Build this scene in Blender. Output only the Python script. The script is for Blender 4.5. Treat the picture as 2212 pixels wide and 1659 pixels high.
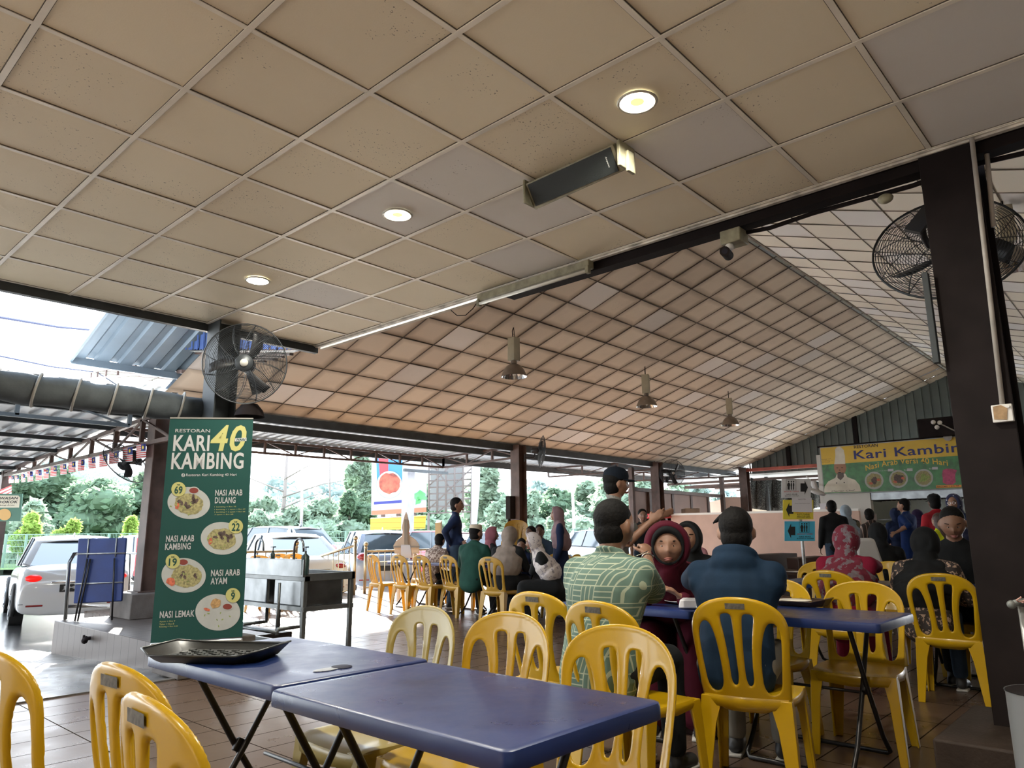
import bpy, bmesh, math, random
from mathutils import Vector, Matrix, Euler, Quaternion, noise
random.seed(7)
S = bpy.context.scene
for o in list(bpy.data.objects): bpy.data.objects.remove(o)
COL = S.collection
PI = math.pi
# ------------------------------------------------------------------ camera
EYE = Vector((0.0, 0.0, 1.19))
RGT = Vector((0.675069, -0.737699, -0.009027))
DWN = Vector((0.143521, 0.143319, -0.979215))
FWD = Vector((0.723659, 0.659742, 0.202626))
FPX = 1560.3
cam = bpy.data.cameras.new('camera'); camo = bpy.data.objects.new('camera', cam); COL.objects.link(camo)
cam.sensor_width = 36; cam.lens = 36 * FPX / 2212; cam.clip_start = 0.05; cam.clip_end = 600
m3 = Matrix((RGT, -DWN, -FWD)).transposed()
camo.matrix_world = Matrix.Translation(EYE) @ m3.to_4x4()
S.camera = camo
def ray(px, py): return RGT * ((px - 1106) / FPX) + DWN * ((py - 829.5) / FPX) + FWD
def atz(px, py, z):
    r = ray(px, py); return EYE + r * ((z - EYE.z) / r.z)
def atX(px, py, x):
    r = ray(px, py); return EYE + r * (x / r.x)
def atY(px, py, y):
    r = ray(px, py); return EYE + r * (y / r.y)
def atd(px, py, d): return EYE + ray(px, py) * d
# ------------------------------------------------------------------ world, sun, exposure
w = bpy.data.worlds.new('world'); S.world = w; w.use_nodes = True
wn = w.node_tree; wn.nodes.clear()
wo = wn.nodes.new('ShaderNodeOutputWorld'); bg = wn.nodes.new('ShaderNodeBackground')
tc = wn.nodes.new('ShaderNodeTexCoord'); sx = wn.nodes.new('ShaderNodeSeparateXYZ'); rp = wn.nodes.new('ShaderNodeValToRGB')
wn.links.new(tc.outputs['Generated'], sx.inputs[0]); wn.links.new(sx.outputs['Z'], rp.inputs[0])
rp.color_ramp.elements[0].position = 0.0; rp.color_ramp.elements[0].color = (0.93, 0.97, 1.0, 1)
rp.color_ramp.elements[1].position = 0.9; rp.color_ramp.elements[1].color = (0.62, 0.78, 1.0, 1)
wn.links.new(rp.outputs[0], bg.inputs[0]); bg.inputs[1].default_value = 3.2
wn.links.new(bg.outputs[0], wo.inputs[0])
sun = bpy.data.lights.new('sun', 'SUN'); sun.energy = 24.0; sun.angle = 0.02; sun.color = (1.0, 0.95, 0.86)
suno = bpy.data.objects.new('sun', sun); COL.objects.link(suno)
SUN_EL = math.radians(23); SUN_AZ = math.radians(66)
sd = Vector((math.cos(SUN_AZ) * math.cos(SUN_EL), math.sin(SUN_AZ) * math.cos(SUN_EL), math.sin(SUN_EL)))
suno.rotation_euler = sd.to_track_quat('Z', 'Y').to_euler()
S.view_settings.view_transform = 'Standard'; S.view_settings.look = 'None'
S.view_settings.gamma = 1; S.view_settings.use_curve_mapping = False
S.view_settings.exposure = 1.38
# ------------------------------------------------------------------ materials
MATS = {}
def mat(name, col, rough=0.6, metal=0.0, var=0.0, vscale=4.0, bump=0.0, bscale=60.0, trans=0.0, emit=None, es=0.0, coat=0.0, spec=0.5, alpha=1.0):
    if name in MATS: return MATS[name]
    m = bpy.data.materials.new(name); m.use_nodes = True; nt = m.node_tree
    b = nt.nodes['Principled BSDF']; b.inputs['Base Color'].default_value = (*col, 1)
    b.inputs['Roughness'].default_value = rough; b.inputs['Metallic'].default_value = metal
    b.inputs['Specular IOR Level'].default_value = spec
    if coat: b.inputs['Coat Weight'].default_value = coat; b.inputs['Coat Roughness'].default_value = 0.08
    t = nt.nodes.new('ShaderNodeTexCoord')
    if var:
        n = nt.nodes.new('ShaderNodeTexNoise'); n.inputs['Scale'].default_value = vscale; n.inputs['Detail'].default_value = 5
        nt.links.new(t.outputs['Object'], n.inputs['Vector'])
        r = nt.nodes.new('ShaderNodeValToRGB'); e = r.color_ramp.elements
        e[0].position = 0.3; e[1].position = 0.7
        e[0].color = (*[max(0, c * (1 - var)) for c in col], 1); e[1].color = (*[min(1, c * (1 + var * .6)) for c in col], 1)
        nt.links.new(n.outputs['Fac'], r.inputs[0]); nt.links.new(r.outputs[0], b.inputs['Base Color'])
    if bump:
        n = nt.nodes.new('ShaderNodeTexNoise'); n.inputs['Scale'].default_value = bscale; n.inputs['Detail'].default_value = 3
        nt.links.new(t.outputs['Object'], n.inputs['Vector'])
        bp = nt.nodes.new('ShaderNodeBump'); bp.inputs['Strength'].default_value = bump; bp.inputs['Distance'].default_value = 0.01
        nt.links.new(n.outputs['Fac'], bp.inputs['Height']); nt.links.new(bp.outputs[0], b.inputs['Normal'])
    if trans:
        tr = nt.nodes.new('ShaderNodeBsdfTranslucent'); tr.inputs[0].default_value = (*col, 1)
        mx = nt.nodes.new('ShaderNodeMixShader'); mx.inputs[0].default_value = trans
        nt.links.new(b.outputs[0], mx.inputs[1]); nt.links.new(tr.outputs[0], mx.inputs[2])
        nt.links.new(mx.outputs[0], nt.nodes['Material Output'].inputs[0])
    if emit: b.inputs['Emission Color'].default_value = (*emit, 1); b.inputs['Emission Strength'].default_value = es
    if alpha < 1: b.inputs['Alpha'].default_value = alpha
    MATS[name] = m; return m
def pattern(name, c1, c2, build, rough=0.8):
    """two-colour cloth/surface material; build(nt, coord) -> factor socket"""
    if name in MATS: return MATS[name]
    m = bpy.data.materials.new(name); m.use_nodes = True; nt = m.node_tree; b = nt.nodes['Principled BSDF']
    b.inputs['Roughness'].default_value = rough
    t = nt.nodes.new('ShaderNodeTexCoord'); f = build(nt, t.outputs['Object'])
    mx = nt.nodes.new('ShaderNodeMix'); mx.data_type = 'RGBA'
    mx.inputs[6].default_value = (*c1, 1); mx.inputs[7].default_value = (*c2, 1)
    nt.links.new(f, mx.inputs[0]); nt.links.new(mx.outputs[2], b.inputs['Base Color'])
    MATS[name] = m; return m
def mth(nt, op, a, b=None, c=None):
    n = nt.nodes.new('ShaderNodeMath'); n.operation = op
    for i, v in enumerate((a, b, c)):
        if v is None: continue
        if isinstance(v, (int, float)): n.inputs[i].default_value = v
        else: nt.links.new(v, n.inputs[i])
    return n.outputs[0]
def noise_t(nt, co, scale, detail=4, rough=.5):
    n = nt.nodes.new('ShaderNodeTexNoise'); n.inputs['Scale'].default_value = scale; n.inputs['Detail'].default_value = detail
    n.inputs['Roughness'].default_value = rough; nt.links.new(co, n.inputs['Vector']); return n.outputs['Fac']
def voro(nt, co, scale, out='Distance', feat='F1'):
    n = nt.nodes.new('ShaderNodeTexVoronoi'); n.feature = feat; n.inputs['Scale'].default_value = scale
    nt.links.new(co, n.inputs['Vector']); return n.outputs[out]
def sepxyz(nt, co):
    n = nt.nodes.new('ShaderNodeSeparateXYZ'); nt.links.new(co, n.inputs[0]); return n.outputs
def mixc(nt, f, a, b):
    mx = nt.nodes.new('ShaderNodeMix'); mx.data_type = 'RGBA'
    for i, v in ((0, f), (6, a), (7, b)):
        if isinstance(v, (int, float)): mx.inputs[i].default_value = v
        elif isinstance(v, tuple): mx.inputs[i].default_value = (*v, 1)
        else: nt.links.new(v, mx.inputs[i])
    return mx.outputs[2]
# ------------------------------------------------------------------ mesh helpers
class MB:
    def __init__(s): s.v = []; s.f = []; s.m = []; s.mi = 0
    def add(s, vs, fs):
        k = len(s.v); s.v += [tuple(v) for v in vs]; s.f += [tuple(k + i for i in f) for f in fs]; s.m += [s.mi] * len(fs)
    def box(s, c, d, rot=None, taper=1.0):
        x, y, z = d[0] / 2, d[1] / 2, d[2] / 2; t = taper
        vs = [Vector(p) for p in ((-x, -y, -z), (x, -y, -z), (x, y, -z), (-x, y, -z), (-x * t, -y * t, z), (x * t, -y * t, z), (x * t, y * t, z), (-x * t, y * t, z))]
        if rot is not None:
            R = rot if isinstance(rot, Matrix) else Euler(rot).to_matrix()
            vs = [R @ v for v in vs]
        c = Vector(c); s.add([v + c for v in vs], [(0, 3, 2, 1), (4, 5, 6, 7), (0, 1, 5, 4), (1, 2, 6, 5), (2, 3, 7, 6), (3, 0, 4, 7)])
        return s
    def b2(s, a, b): a = Vector(a); b = Vector(b); return s.box((a + b) / 2, (abs(b.x - a.x), abs(b.y - a.y), abs(b.z - a.z)))
    def bar(s, a, b, w, h=None, up=(0, 0, 1)):
        a = Vector(a); b = Vector(b); d = b - a; L = d.length; z = d.normalized(); u = Vector(up)
        if abs(z.dot(u)) > .98: u = Vector((1, 0, 0))
        x = u.cross(z).normalized(); y = z.cross(x)
        R = Matrix((x, y, z)).transposed(); return s.box((a + b) / 2, (w, h or w, L), R)
    def tube(s, pts, r, n=8, caps=True, closed=False):
        pts = [Vector(p) for p in pts]; N = len(pts); rr = r if isinstance(r, (list, tuple)) else [r] * N
        t0 = (pts[1] - pts[0]).normalized(); up = Vector((0, 0, 1)) if abs(t0.z) < .9 else Vector((1, 0, 0))
        x = t0.cross(up).normalized(); vs = []
        for i, p in enumerate(pts):
            if closed: t = (pts[(i + 1) % N] - pts[i - 1]).normalized()
            else: t = (pts[min(i + 1, N - 1)] - pts[max(i - 1, 0)]).normalized()
            x = (x - t * x.dot(t))
            x = x.normalized() if x.length > 1e-6 else t.orthogonal().normalized()
            y = t.cross(x)
            for k in range(n):
                a = 2 * PI * k / n; vs.append(p + (x * math.cos(a) + y * math.sin(a)) * rr[i])
        fs = []
        M = N if closed else N - 1
        for i in range(M):
            j = (i + 1) % N
            for k in range(n): fs.append((i * n + k, i * n + (k + 1) % n, j * n + (k + 1) % n, j * n + k))
        if caps and not closed: fs.append(tuple(range(n - 1, -1, -1))); fs.append(tuple((N - 1) * n + k for k in range(n)))
        s.add(vs, fs); return s
    def cyl(s, a, b, r, r2=None, n=16): return s.tube([a, b], [r, r if r2 is None else r2], n)
    def lathe(s, prof, c=(0, 0, 0), n=24, R=None, a0=0, a1=2 * PI):
        full = abs(a1 - a0 - 2 * PI) < 1e-6; vs = []; K = n if full else n + 1; c = Vector(c)
        for r, z in prof:
            for k in range(K):
                a = a0 + (a1 - a0) * k / n; v = Vector((r * math.cos(a), r * math.sin(a), z))
                vs.append((R @ v if R else v) + c)
        fs = []
        for i in range(len(prof) - 1):
            for k in range(n):
                k2 = (k + 1) % K; fs.append((i * K + k, i * K + k2, (i + 1) * K + k2, (i + 1) * K + k))
        s.add(vs, fs); return s
    def sph(s, c, r, n=12, m=8, R=None):
        r = Vector(r) if isinstance(r, (tuple, list, Vector)) else Vector((r, r, r)); c = Vector(c); vs = [];
        for i in range(1, m):
            th = PI * i / m
            for k in range(n):
                a = 2 * PI * k / n; v = Vector((r.x * math.sin(th) * math.cos(a), r.y * math.sin(th) * math.sin(a), r.z * math.cos(th)))
                vs.append((R @ v if R else v) + c)
        t = Vector((0, 0, r.z)); b = -t
        if R: t = R @ t; b = R @ b
        vs += [t + c, b + c]; T = len(vs) - 2; fs = []
        for i in range(m - 2):
            for k in range(n): fs.append((i * n + k, (i + 1) * n + k, (i + 1) * n + (k + 1) % n, i * n + (k + 1) % n))
        for k in range(n):
            fs.append((T, k, (k + 1) % n)); fs.append((T + 1, (m - 2) * n + (k + 1) % n, (m - 2) * n + k))
        s.add(vs, fs); return s
    def poly(s, pts, th=None, nrm=None):
        pts = [Vector(p) for p in pts]; n = len(pts)
        if not th: s.add(pts, [tuple(range(n))]); return s
        nr = Vector(nrm) if nrm else (pts[1] - pts[0]).cross(pts[2] - pts[0]).normalized()
        q = [p - nr * th for p in pts]
        s.add(pts + q, [tuple(range(n)), tuple(range(2 * n - 1, n - 1, -1))] + [(i, i + n, (i + 1) % n + n, (i + 1) % n) for i in range(n)]); return s
    def build(s, name, mats, parent=None, smooth=False, bevel=0, seg=2, loc=None):
        me = bpy.data.meshes.new(name); me.from_pydata(s.v, [], s.f); 
        for m in (mats if isinstance(mats, (list, tuple)) else [mats]): me.materials.append(m)
        if any(s.m): me.polygons.foreach_set('material_index', s.m)
        bm = bmesh.new(); bm.from_mesh(me); bmesh.ops.recalc_face_normals(bm, faces=bm.faces); bm.to_mesh(me); bm.free()
        o = bpy.data.objects.new(name, me); COL.objects.link(o)
        if smooth: 
            for p in me.polygons: p.use_smooth = True
            if smooth != True: me.set_sharp_from_angle(angle=math.radians(smooth))
        if bevel:
            md = o.modifiers.new('bevel', 'BEVEL'); md.width = bevel; md.segments = seg; md.limit_method = 'ANGLE'; md.angle_limit = math.radians(40)
            for p in me.polygons: p.use_smooth = True
            me.set_sharp_from_angle(angle=math.radians(35))
        setp(o, parent)
        if loc is not None: o.location = loc
        return o
def setp(o, parent):
    if parent is None: return
    o.parent = parent
    if parent.get('_w'):
        T = Matrix.Identity(4); p = parent
        T = Matrix.LocRotScale(p.location, p.rotation_euler, p.scale)
        q = p.parent
        o.matrix_parent_inverse = T.inverted()
def tag(o, label=None, cat=None, group=None, kind=None):
    if label: o['label'] = label
    if cat: o['category'] = cat
    if group: o['group'] = group
    if kind: o['kind'] = kind
    return o
def root(name, loc, label, cat, group=None, rz=0.0, world=True):
    o = bpy.data.objects.new(name, None); COL.objects.link(o); o.location = loc; o.rotation_euler = (0, 0, rz); o.empty_display_size = .05
    if world: o['_w'] = 1
    tag(o, label, cat, group); return o
KIDS = {}
def copy_tree(o, parent=None):
    c = o.copy(); COL.objects.link(c)
    if parent: c.parent = parent
    for ch in [x for x in bpy.data.objects if x.parent == o]: copy_tree(ch, c)
    return c
def dup(proto, loc, rz, label, group=None, rot=None):
    c = copy_tree(proto); c.location = loc; c.rotation_euler = rot or (0, 0, rz)
    c['label'] = label
    if group: c['group'] = group
    return c
def struct(o): o['kind'] = 'structure'; return o
def text(name, s, m, parent, M, size, xs=1.0, bold=0.0, shear=0.0, align='CENTER', ext=0.001, spacing=1.0):
    """lettering laid in the plane of matrix M (x right, y up, z out)"""
    cu = bpy.data.curves.new(name, 'FONT'); cu.body = s; cu.size = size; cu.align_x = align; cu.align_y = 'CENTER'
    cu.offset = bold; cu.shear = shear; cu.extrude = ext; cu.space_character = spacing; cu.resolution_u = 3
    t = bpy.data.objects.new(name, cu); me = bpy.data.meshes.new_from_object(t); bpy.data.objects.remove(t)
    me.transform(Matrix.Diagonal((xs, 1, 1, 1)))
    me.transform(M); me.materials.clear(); me.materials.append(m)
    o = bpy.data.objects.new(name, me); COL.objects.link(o); setp(o, parent); return o
def frame(o, xdir, up):
    """plane matrix: origin o, x along xdir, y along up"""
    x = Vector(xdir).normalized(); y = Vector(up); y = (y - x * y.dot(x)).normalized(); z = x.cross(y)
    M = Matrix((x, y, z)).transposed().to_4x4(); M.translation = Vector(o); return M
def loc(M, x, y, z=0.0): return M @ Vector((x, y, z))
def disc(mb, M, x, y, r, z=0.001, n=24, ry=None, a=0.0):
    ca, sa = math.cos(a), math.sin(a); P = []
    for k in range(n):
        t = 2 * PI * k / n; u = r * math.cos(t); v = (ry or r) * math.sin(t)
        P.append(loc(M, x + u * ca - v * sa, y + u * sa + v * ca, z))
    mb.add(P, [tuple(range(n))])
def rect(mb, M, x0, y0, x1, y1, z=0.001): mb.add([loc(M, x0, y0, z), loc(M, x1, y0, z), loc(M, x1, y1, z), loc(M, x0, y1, z)], [(0, 1, 2, 3)])
# ------------------------------------------------------------------ the building
T = 0.61
def tile_material(name, base, shade_dirt, edge_shade, speck, edge):
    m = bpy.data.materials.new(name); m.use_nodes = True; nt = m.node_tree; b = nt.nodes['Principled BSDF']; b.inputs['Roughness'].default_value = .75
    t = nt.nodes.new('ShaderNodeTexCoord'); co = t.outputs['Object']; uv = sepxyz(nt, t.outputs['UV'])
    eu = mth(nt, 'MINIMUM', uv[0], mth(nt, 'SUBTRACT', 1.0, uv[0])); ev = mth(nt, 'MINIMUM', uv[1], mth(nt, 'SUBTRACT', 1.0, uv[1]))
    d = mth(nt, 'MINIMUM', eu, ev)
    e = nt.nodes.new('ShaderNodeMapRange'); e.inputs[1].default_value = 0; e.inputs[2].default_value = edge; e.inputs[3].default_value = edge_shade; e.inputs[4].default_value = 0  # painted shade: colour darkens towards the tile edges for a sagging look
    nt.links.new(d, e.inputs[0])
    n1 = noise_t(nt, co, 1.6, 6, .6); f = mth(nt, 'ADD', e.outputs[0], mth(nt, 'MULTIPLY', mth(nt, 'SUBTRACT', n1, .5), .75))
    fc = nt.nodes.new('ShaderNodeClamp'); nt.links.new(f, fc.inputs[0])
    c = mixc(nt, fc.outputs[0], base, shade_dirt)  # edge shade and blotchy dirt share this darker colour
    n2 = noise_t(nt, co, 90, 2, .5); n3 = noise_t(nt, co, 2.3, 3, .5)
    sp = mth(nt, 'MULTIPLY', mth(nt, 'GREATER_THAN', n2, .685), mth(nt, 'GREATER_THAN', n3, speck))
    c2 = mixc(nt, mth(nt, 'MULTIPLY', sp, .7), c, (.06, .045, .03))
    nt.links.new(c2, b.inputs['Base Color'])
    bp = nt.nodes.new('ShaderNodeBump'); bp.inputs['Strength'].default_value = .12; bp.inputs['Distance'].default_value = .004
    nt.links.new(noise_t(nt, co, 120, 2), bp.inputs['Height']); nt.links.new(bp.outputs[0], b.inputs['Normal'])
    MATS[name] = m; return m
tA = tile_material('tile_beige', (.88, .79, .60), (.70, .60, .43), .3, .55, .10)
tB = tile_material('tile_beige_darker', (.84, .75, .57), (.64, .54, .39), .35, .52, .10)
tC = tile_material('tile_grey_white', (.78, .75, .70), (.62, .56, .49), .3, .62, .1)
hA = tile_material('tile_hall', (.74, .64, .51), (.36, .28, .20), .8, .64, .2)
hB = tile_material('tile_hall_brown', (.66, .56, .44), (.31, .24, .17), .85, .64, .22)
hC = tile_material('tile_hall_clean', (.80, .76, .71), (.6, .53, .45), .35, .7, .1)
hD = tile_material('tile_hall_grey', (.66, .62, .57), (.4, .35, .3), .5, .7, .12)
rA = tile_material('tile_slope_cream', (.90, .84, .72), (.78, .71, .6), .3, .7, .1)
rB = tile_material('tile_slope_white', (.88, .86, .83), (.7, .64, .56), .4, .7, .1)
def tiles(name, o, u, v, ir, jr, mats, choose, clip=None, sag=0.0):
    o = Vector(o); u = Vector(u); v = Vector(v); vs = []; fs = []; ms = []; uvs = []
    n = u.cross(v).normalized(); n = -n if n.z > 0 else n
    for i in range(*ir):
        for j in range(*jr):
            a, b2, c, d = (i, j), (i + 1, j), (i + 1, j + 1), (i, j + 1)
            P = [o + u * p[0] + v * p[1] for p in (a, b2, c, d)]
            if clip and not clip(sum(P, Vector()) / 4): continue
            k = len(vs); tw = [random.uniform(-sag, sag) for _ in range(4)]
            vs += [P[q] + n * tw[q] for q in range(4)]; fs.append((k, k + 1, k + 2, k + 3)); ms.append(choose(i, j)); uvs += [(0, 0), (1, 0), (1, 1), (0, 1)]
    me = bpy.data.meshes.new(name); me.from_pydata(vs, [], fs)
    for m in mats: me.materials.append(m)
    me.polygons.foreach_set('material_index', ms)
    l = me.uv_layers.new(); l.data.foreach_set('uv', [c for uv in uvs for c in uv])
    ob = bpy.data.objects.new(name, me); COL.objects.link(ob); return struct(ob)
rnd = random.Random(5)
def pick(w):
    def f(i, j):
        r = rnd.random(); s = 0
        for k, x in enumerate(w):
            s += x
            if r < s: return k
        return 0
    return f
# flat ceiling of the front bay
FX, FY = 0.6153, 3.1883
XE, YE, ZC = FX + 6 * T, 6.87, 3.26
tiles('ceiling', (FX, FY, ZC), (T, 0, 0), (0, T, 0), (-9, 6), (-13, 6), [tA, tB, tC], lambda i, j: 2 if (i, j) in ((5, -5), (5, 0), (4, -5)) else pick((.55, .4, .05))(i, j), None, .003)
mb = MB(); mb.b2((-4.87, FY + 6 * T - .002, ZC - .001), (XE, YE, ZC + .02)); mb.build('ceiling', tB); struct(bpy.data.objects['ceiling.001'])
grid_m = mat('grid_white', (.88, .83, .72), .45, var=.2, vscale=3)
mb = MB()
for i in range(-9, 7): mb.b2((FX + i * T - .013, -4.75, ZC - .008), (FX + i * T + .013, YE, ZC + .002))
for j in range(-13, 7):
    for i in range(-9, 6): mb.b2((FX + i * T + .013, FY + j * T - .013, ZC - .006), (FX + (i + 1) * T - .013, FY + j * T + .013, ZC + .001))
struct(mb.build('trim_1', grid_m))
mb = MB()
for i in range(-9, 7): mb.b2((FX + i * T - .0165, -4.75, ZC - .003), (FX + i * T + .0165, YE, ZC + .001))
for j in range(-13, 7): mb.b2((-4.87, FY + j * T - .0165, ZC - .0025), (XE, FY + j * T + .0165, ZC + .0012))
struct(mb.build('trim_1', mat('grid_edge_shade', (.10, .085, .065), .8)))  # dark strips just wider than the bars, painting the shadow along their edges
dark = mat('steel_dark', (.014, .010, .010), .75, var=.3, vscale=6, spec=.15)
steel = mat('steel_blue_grey', (.045, .052, .056), .6, var=.3, vscale=5, spec=.3)
rust = mat('steel_brown', (.09, .055, .045), .6, var=.4, vscale=5)
white_trim = mat('trim_white', (.75, .7, .62), .5, var=.45, vscale=9)
mb = MB(); mb.b2((XE + .012, -5, 3.235), (XE + .042, YE, 3.285)); mb.b2((XE - .005, -5, 3.247), (XE + .04, YE, 3.253)); struct(mb.build('trim_2', white_trim))
mb = MB(); mb.b2((XE + .045, -5, 3.235), (XE + .15, 4.0, 3.245)); mb.b2((XE + .06, -5, 3.17), (XE + .075, 4.0, 3.235)); mb.b2((XE + .045, -5, 3.165), (XE + .15, 4.0, 3.175)); struct(mb.build('trim_3', dark))
mb = MB(); mb.b2((-5, YE, 3.18), (XE + .05, YE + .06, 3.3)); mb.b2((-5, YE + .3, 3.3), (XE, YE + .34, 3.42)); struct(mb.build('trim_4', steel))
# hall ceiling: two sloping planes of tiles meeting in a ridge
cA, sA = math.cos(.3315), math.sin(.3315); YR = 4.2; HX0, HX1 = 4.45, 23.1
clean = {}
for px, py in ((990, 728), (1190, 905), (1245, 905), (1150, 925), (1210, 935), (1480, 955), (1520, 945), (1560, 960), (1500, 985), (1600, 940), (1640, 955), (1800, 870), (1850, 850), (1900, 830), (1700, 920), (620, 850), (700, 860)):
    r = ray(px, py); dn = 2.7136 + 8.8838 * .344; k = dn / (.344 * r.y + r.z); p = EYE + r * k
    clean[(math.floor((p.x - 6.0713) / T), math.floor((8.8838 - p.y) / (T * cA)))] = 3 if py > 900 and px > 1100 else 2
pk = pick((.55, .37, .03, .05))
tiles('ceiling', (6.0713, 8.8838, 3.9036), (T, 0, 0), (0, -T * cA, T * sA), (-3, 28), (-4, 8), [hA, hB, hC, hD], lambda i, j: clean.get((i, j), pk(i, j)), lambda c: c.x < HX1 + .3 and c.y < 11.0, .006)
pr_ = pick((.72, .28))
cB, sB = math.cos(.3275), math.sin(.3275)
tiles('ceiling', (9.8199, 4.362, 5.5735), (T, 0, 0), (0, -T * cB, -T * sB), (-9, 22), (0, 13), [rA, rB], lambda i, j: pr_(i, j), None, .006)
seam = mat('grid_sooty', (.10, .075, .055), .7, var=.3)
seamr = mat('grid_right', (.22, .18, .13), .7, var=.3)
mb = MB()
for i in range(-2, 29):
    x = 6.0713 + i * T
    mb.bar((x, 8.8838 + 3.4 * T * cA, 3.9036 - 3.4 * T * sA - .004), (x, YR, 5.51), .014, .008)
for j in range(-3, 9):
    y = 8.8838 - j * T * cA; z = 3.9036 + j * T * sA
    if z < 5.5: mb.bar((HX0, y, z - .005), (HX1, y, z - .005), .008, .016)
struct(mb.build('trim_5', seam))
mb = MB()
for i in range(-8, 23):
    x = 9.8199 + i * T
    mb.bar((x, YR, 5.51), (x, 4.362 - 12 * T * cB, 5.5735 - 12 * T * sB - .004), .012, .008)
for j in range(1, 12):
    y = 4.362 - j * T * cB; z = 5.5735 - j * T * sB; mb.bar((HX0, y, z - .005), (HX1, y, z - .005), .008, .014)
struct(mb.build('trim_6', seamr))
mb = MB(); mb.bar((HX0, YR, 5.515), (HX1, YR, 5.515), .03, .03); struct(mb.build('trim_7', seamr))
# corrugated sheets
def corr(o, u, v, pitch=.18, depth=.03, flip=1, lip=.35):
    """sheet spanning u (rib direction) and v (across); returns MB"""
    o = Vector(o); u = Vector(u); v = Vector(v); n = u.cross(v).normalized() * flip; L = v.length; vd = v / L; P = []; s = 0
    while s < L:
        for q, h in ((0, 0), (pitch * (1 - lip) * .8, 0), (pitch * (1 - lip), depth), (pitch * .92, depth)):
            if s + q <= L: P.append((s + q, h))
        s += pitch
    P.append((L, 0)); m = MB(); vs = []
    for q, h in P: vs += [o + vd * q + n * h, o + vd * q + n * h + u]
    m.add(vs, [(2 * i, 2 * i + 1, 2 * i + 3, 2 * i + 2) for i in range(len(P) - 1)]); return m
zinc = mat('zinc_sheet', (.42, .44, .45), .5, metal=.3, var=.25, vscale=1.5)
zinc_b = mat('zinc_blue', (.10, .17, .42), .5, var=.15, vscale=1.5, trans=.45)
zinc_g = mat('zinc_grey_green', (.13, .15, .14), .6, metal=.1, var=.2, vscale=1.5)
zinc_u = mat('zinc_panel', (.14, .18, .22), .5, metal=.2, var=.2, vscale=1.5)
def lz(y): return 3.9036 + (8.8838 - y) * .344
struct(corr((HX0, 11.3, lz(11.3) + .35), (0, YR - 11.3, lz(YR) - lz(11.3)), (HX1 + .5 - HX0, 0, 0), .2, .03).build('roof', zinc_u))
struct(corr((2.98, 10.75, lz(10.75) + .3), (0, YR - 10.75, lz(YR) - lz(10.75)), (HX0 - 2.98, 0, 0), .3, .04).build('roof', zinc_u))
struct(corr((2.98, YR, 5.8), (0, -7.2, -2.45), (HX1 + .5 - 2.98, 0, 0), .2, .03).build('roof', zinc_u))
mb = MB(); mb.bar((2.98, 10.75, lz(10.75) + .27), (HX0, 10.75, lz(10.75) + .27), .05, .1); mb.bar((3.0, 9.3, lz(9.3) + .27), (HX0, 9.3, lz(9.3) + .27), .05, .07)
mb.bar((2.98, 10.75, lz(10.75) + .28), (2.98, YR, 5.78), .03, .08); struct(mb.build('trim_8', zinc_u))
# gable fascia over the flat ceiling edge, blue translucent sheets at its left end
m_int = mat('fascia_board', (.55, .48, .38), .8, var=.2)
mb = MB(); mb.poly([(XE + .16, 7.0, 3.27), (XE + .16, 7.0, lz(7)), (XE + .16, YR, 5.52), (XE + .16, -2.9, 3.1), (XE + .16, -2.9, 3.27)], .05, (-1, 0, 0)); struct(mb.build('wall_front', m_int))
mb = MB(); n = 17
for k in range(n):
    y0 = 7.02 + k * .175; y1 = y0 + .15; zb = 3.25 + (y0 - 7.02) * .18
    mb.b2((4.2, y0, zb), (4.205, y1, lz(y0) + .2)); mb.b2((4.17, y1, zb), (4.18, y1 + .03, lz(y0) + .2))
struct(mb.build('wall_left', zinc_b))
# purlined lean-to sheet seen between hall ceiling and the flat bay
def pl(px, py):
    r = ray(px, py); n = Vector((0, -.186, 1)); d = 3.23 - .186 * 7.12 - 1.19
    return EYE + r * (d / n.dot(r))
mb = MB(); N = 13
for k in range(N):
    t0 = k / N; t1 = (k + .62) / N
    L0 = pl(372 - 180 * t0, 757 + 52 * t0); L1 = pl(372 - 180 * t1, 757 + 52 * t1); R0 = pl(645 - 245 * t0, 757 + 72 * t0); R1 = pl(645 - 245 * t1, 757 + 72 * t1)
    mb.poly([L0, R0, R1, L1], .01)
struct(mb.build('roof', mat('zinc_light', (.26, .25, .24), .5, var=.2)))
mb = MB()
for k in range(N):
    t = (k + .8) / N; a = pl(372 - 180 * t, 757 + 52 * t); b = pl(645 - 245 * t, 757 + 72 * t); mb.bar(a - Vector((0, 0, .02)), b - Vector((0, 0, .02)), .05, .03)
a0, b0 = pl(192, 803), pl(400, 757)
for f in (0, .25):
    o = Vector((0, 0, -.06 - f)); mb.bar(a0 + o, b0 + o, .05, .05)
c0, d0 = pl(290, 836), pl(400, 790); mb.bar(c0, d0, .05, .05); mb.bar(pl(330, 800), pl(660, 800), .05, .05)
for k in range(6):
    p = a0.lerp(b0, (k + .5) / 6); mb.bar(p + Vector((0, 0, -.05)), p + Vector((0, 0, -.32)), .05, .05)
for k in range(4):
    p = pl(430 + 55 * k, 822 - 14 * k); mb.bar(p, p + Vector((0, 0, .3)), .05, .05)
struct(mb.build('trim_9', rust))
mb = MB(); mb.bar(atd(412, 690, 11), atd(382, 757, 11.5), .1, .1); struct(mb.build('trim_10', steel))
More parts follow.
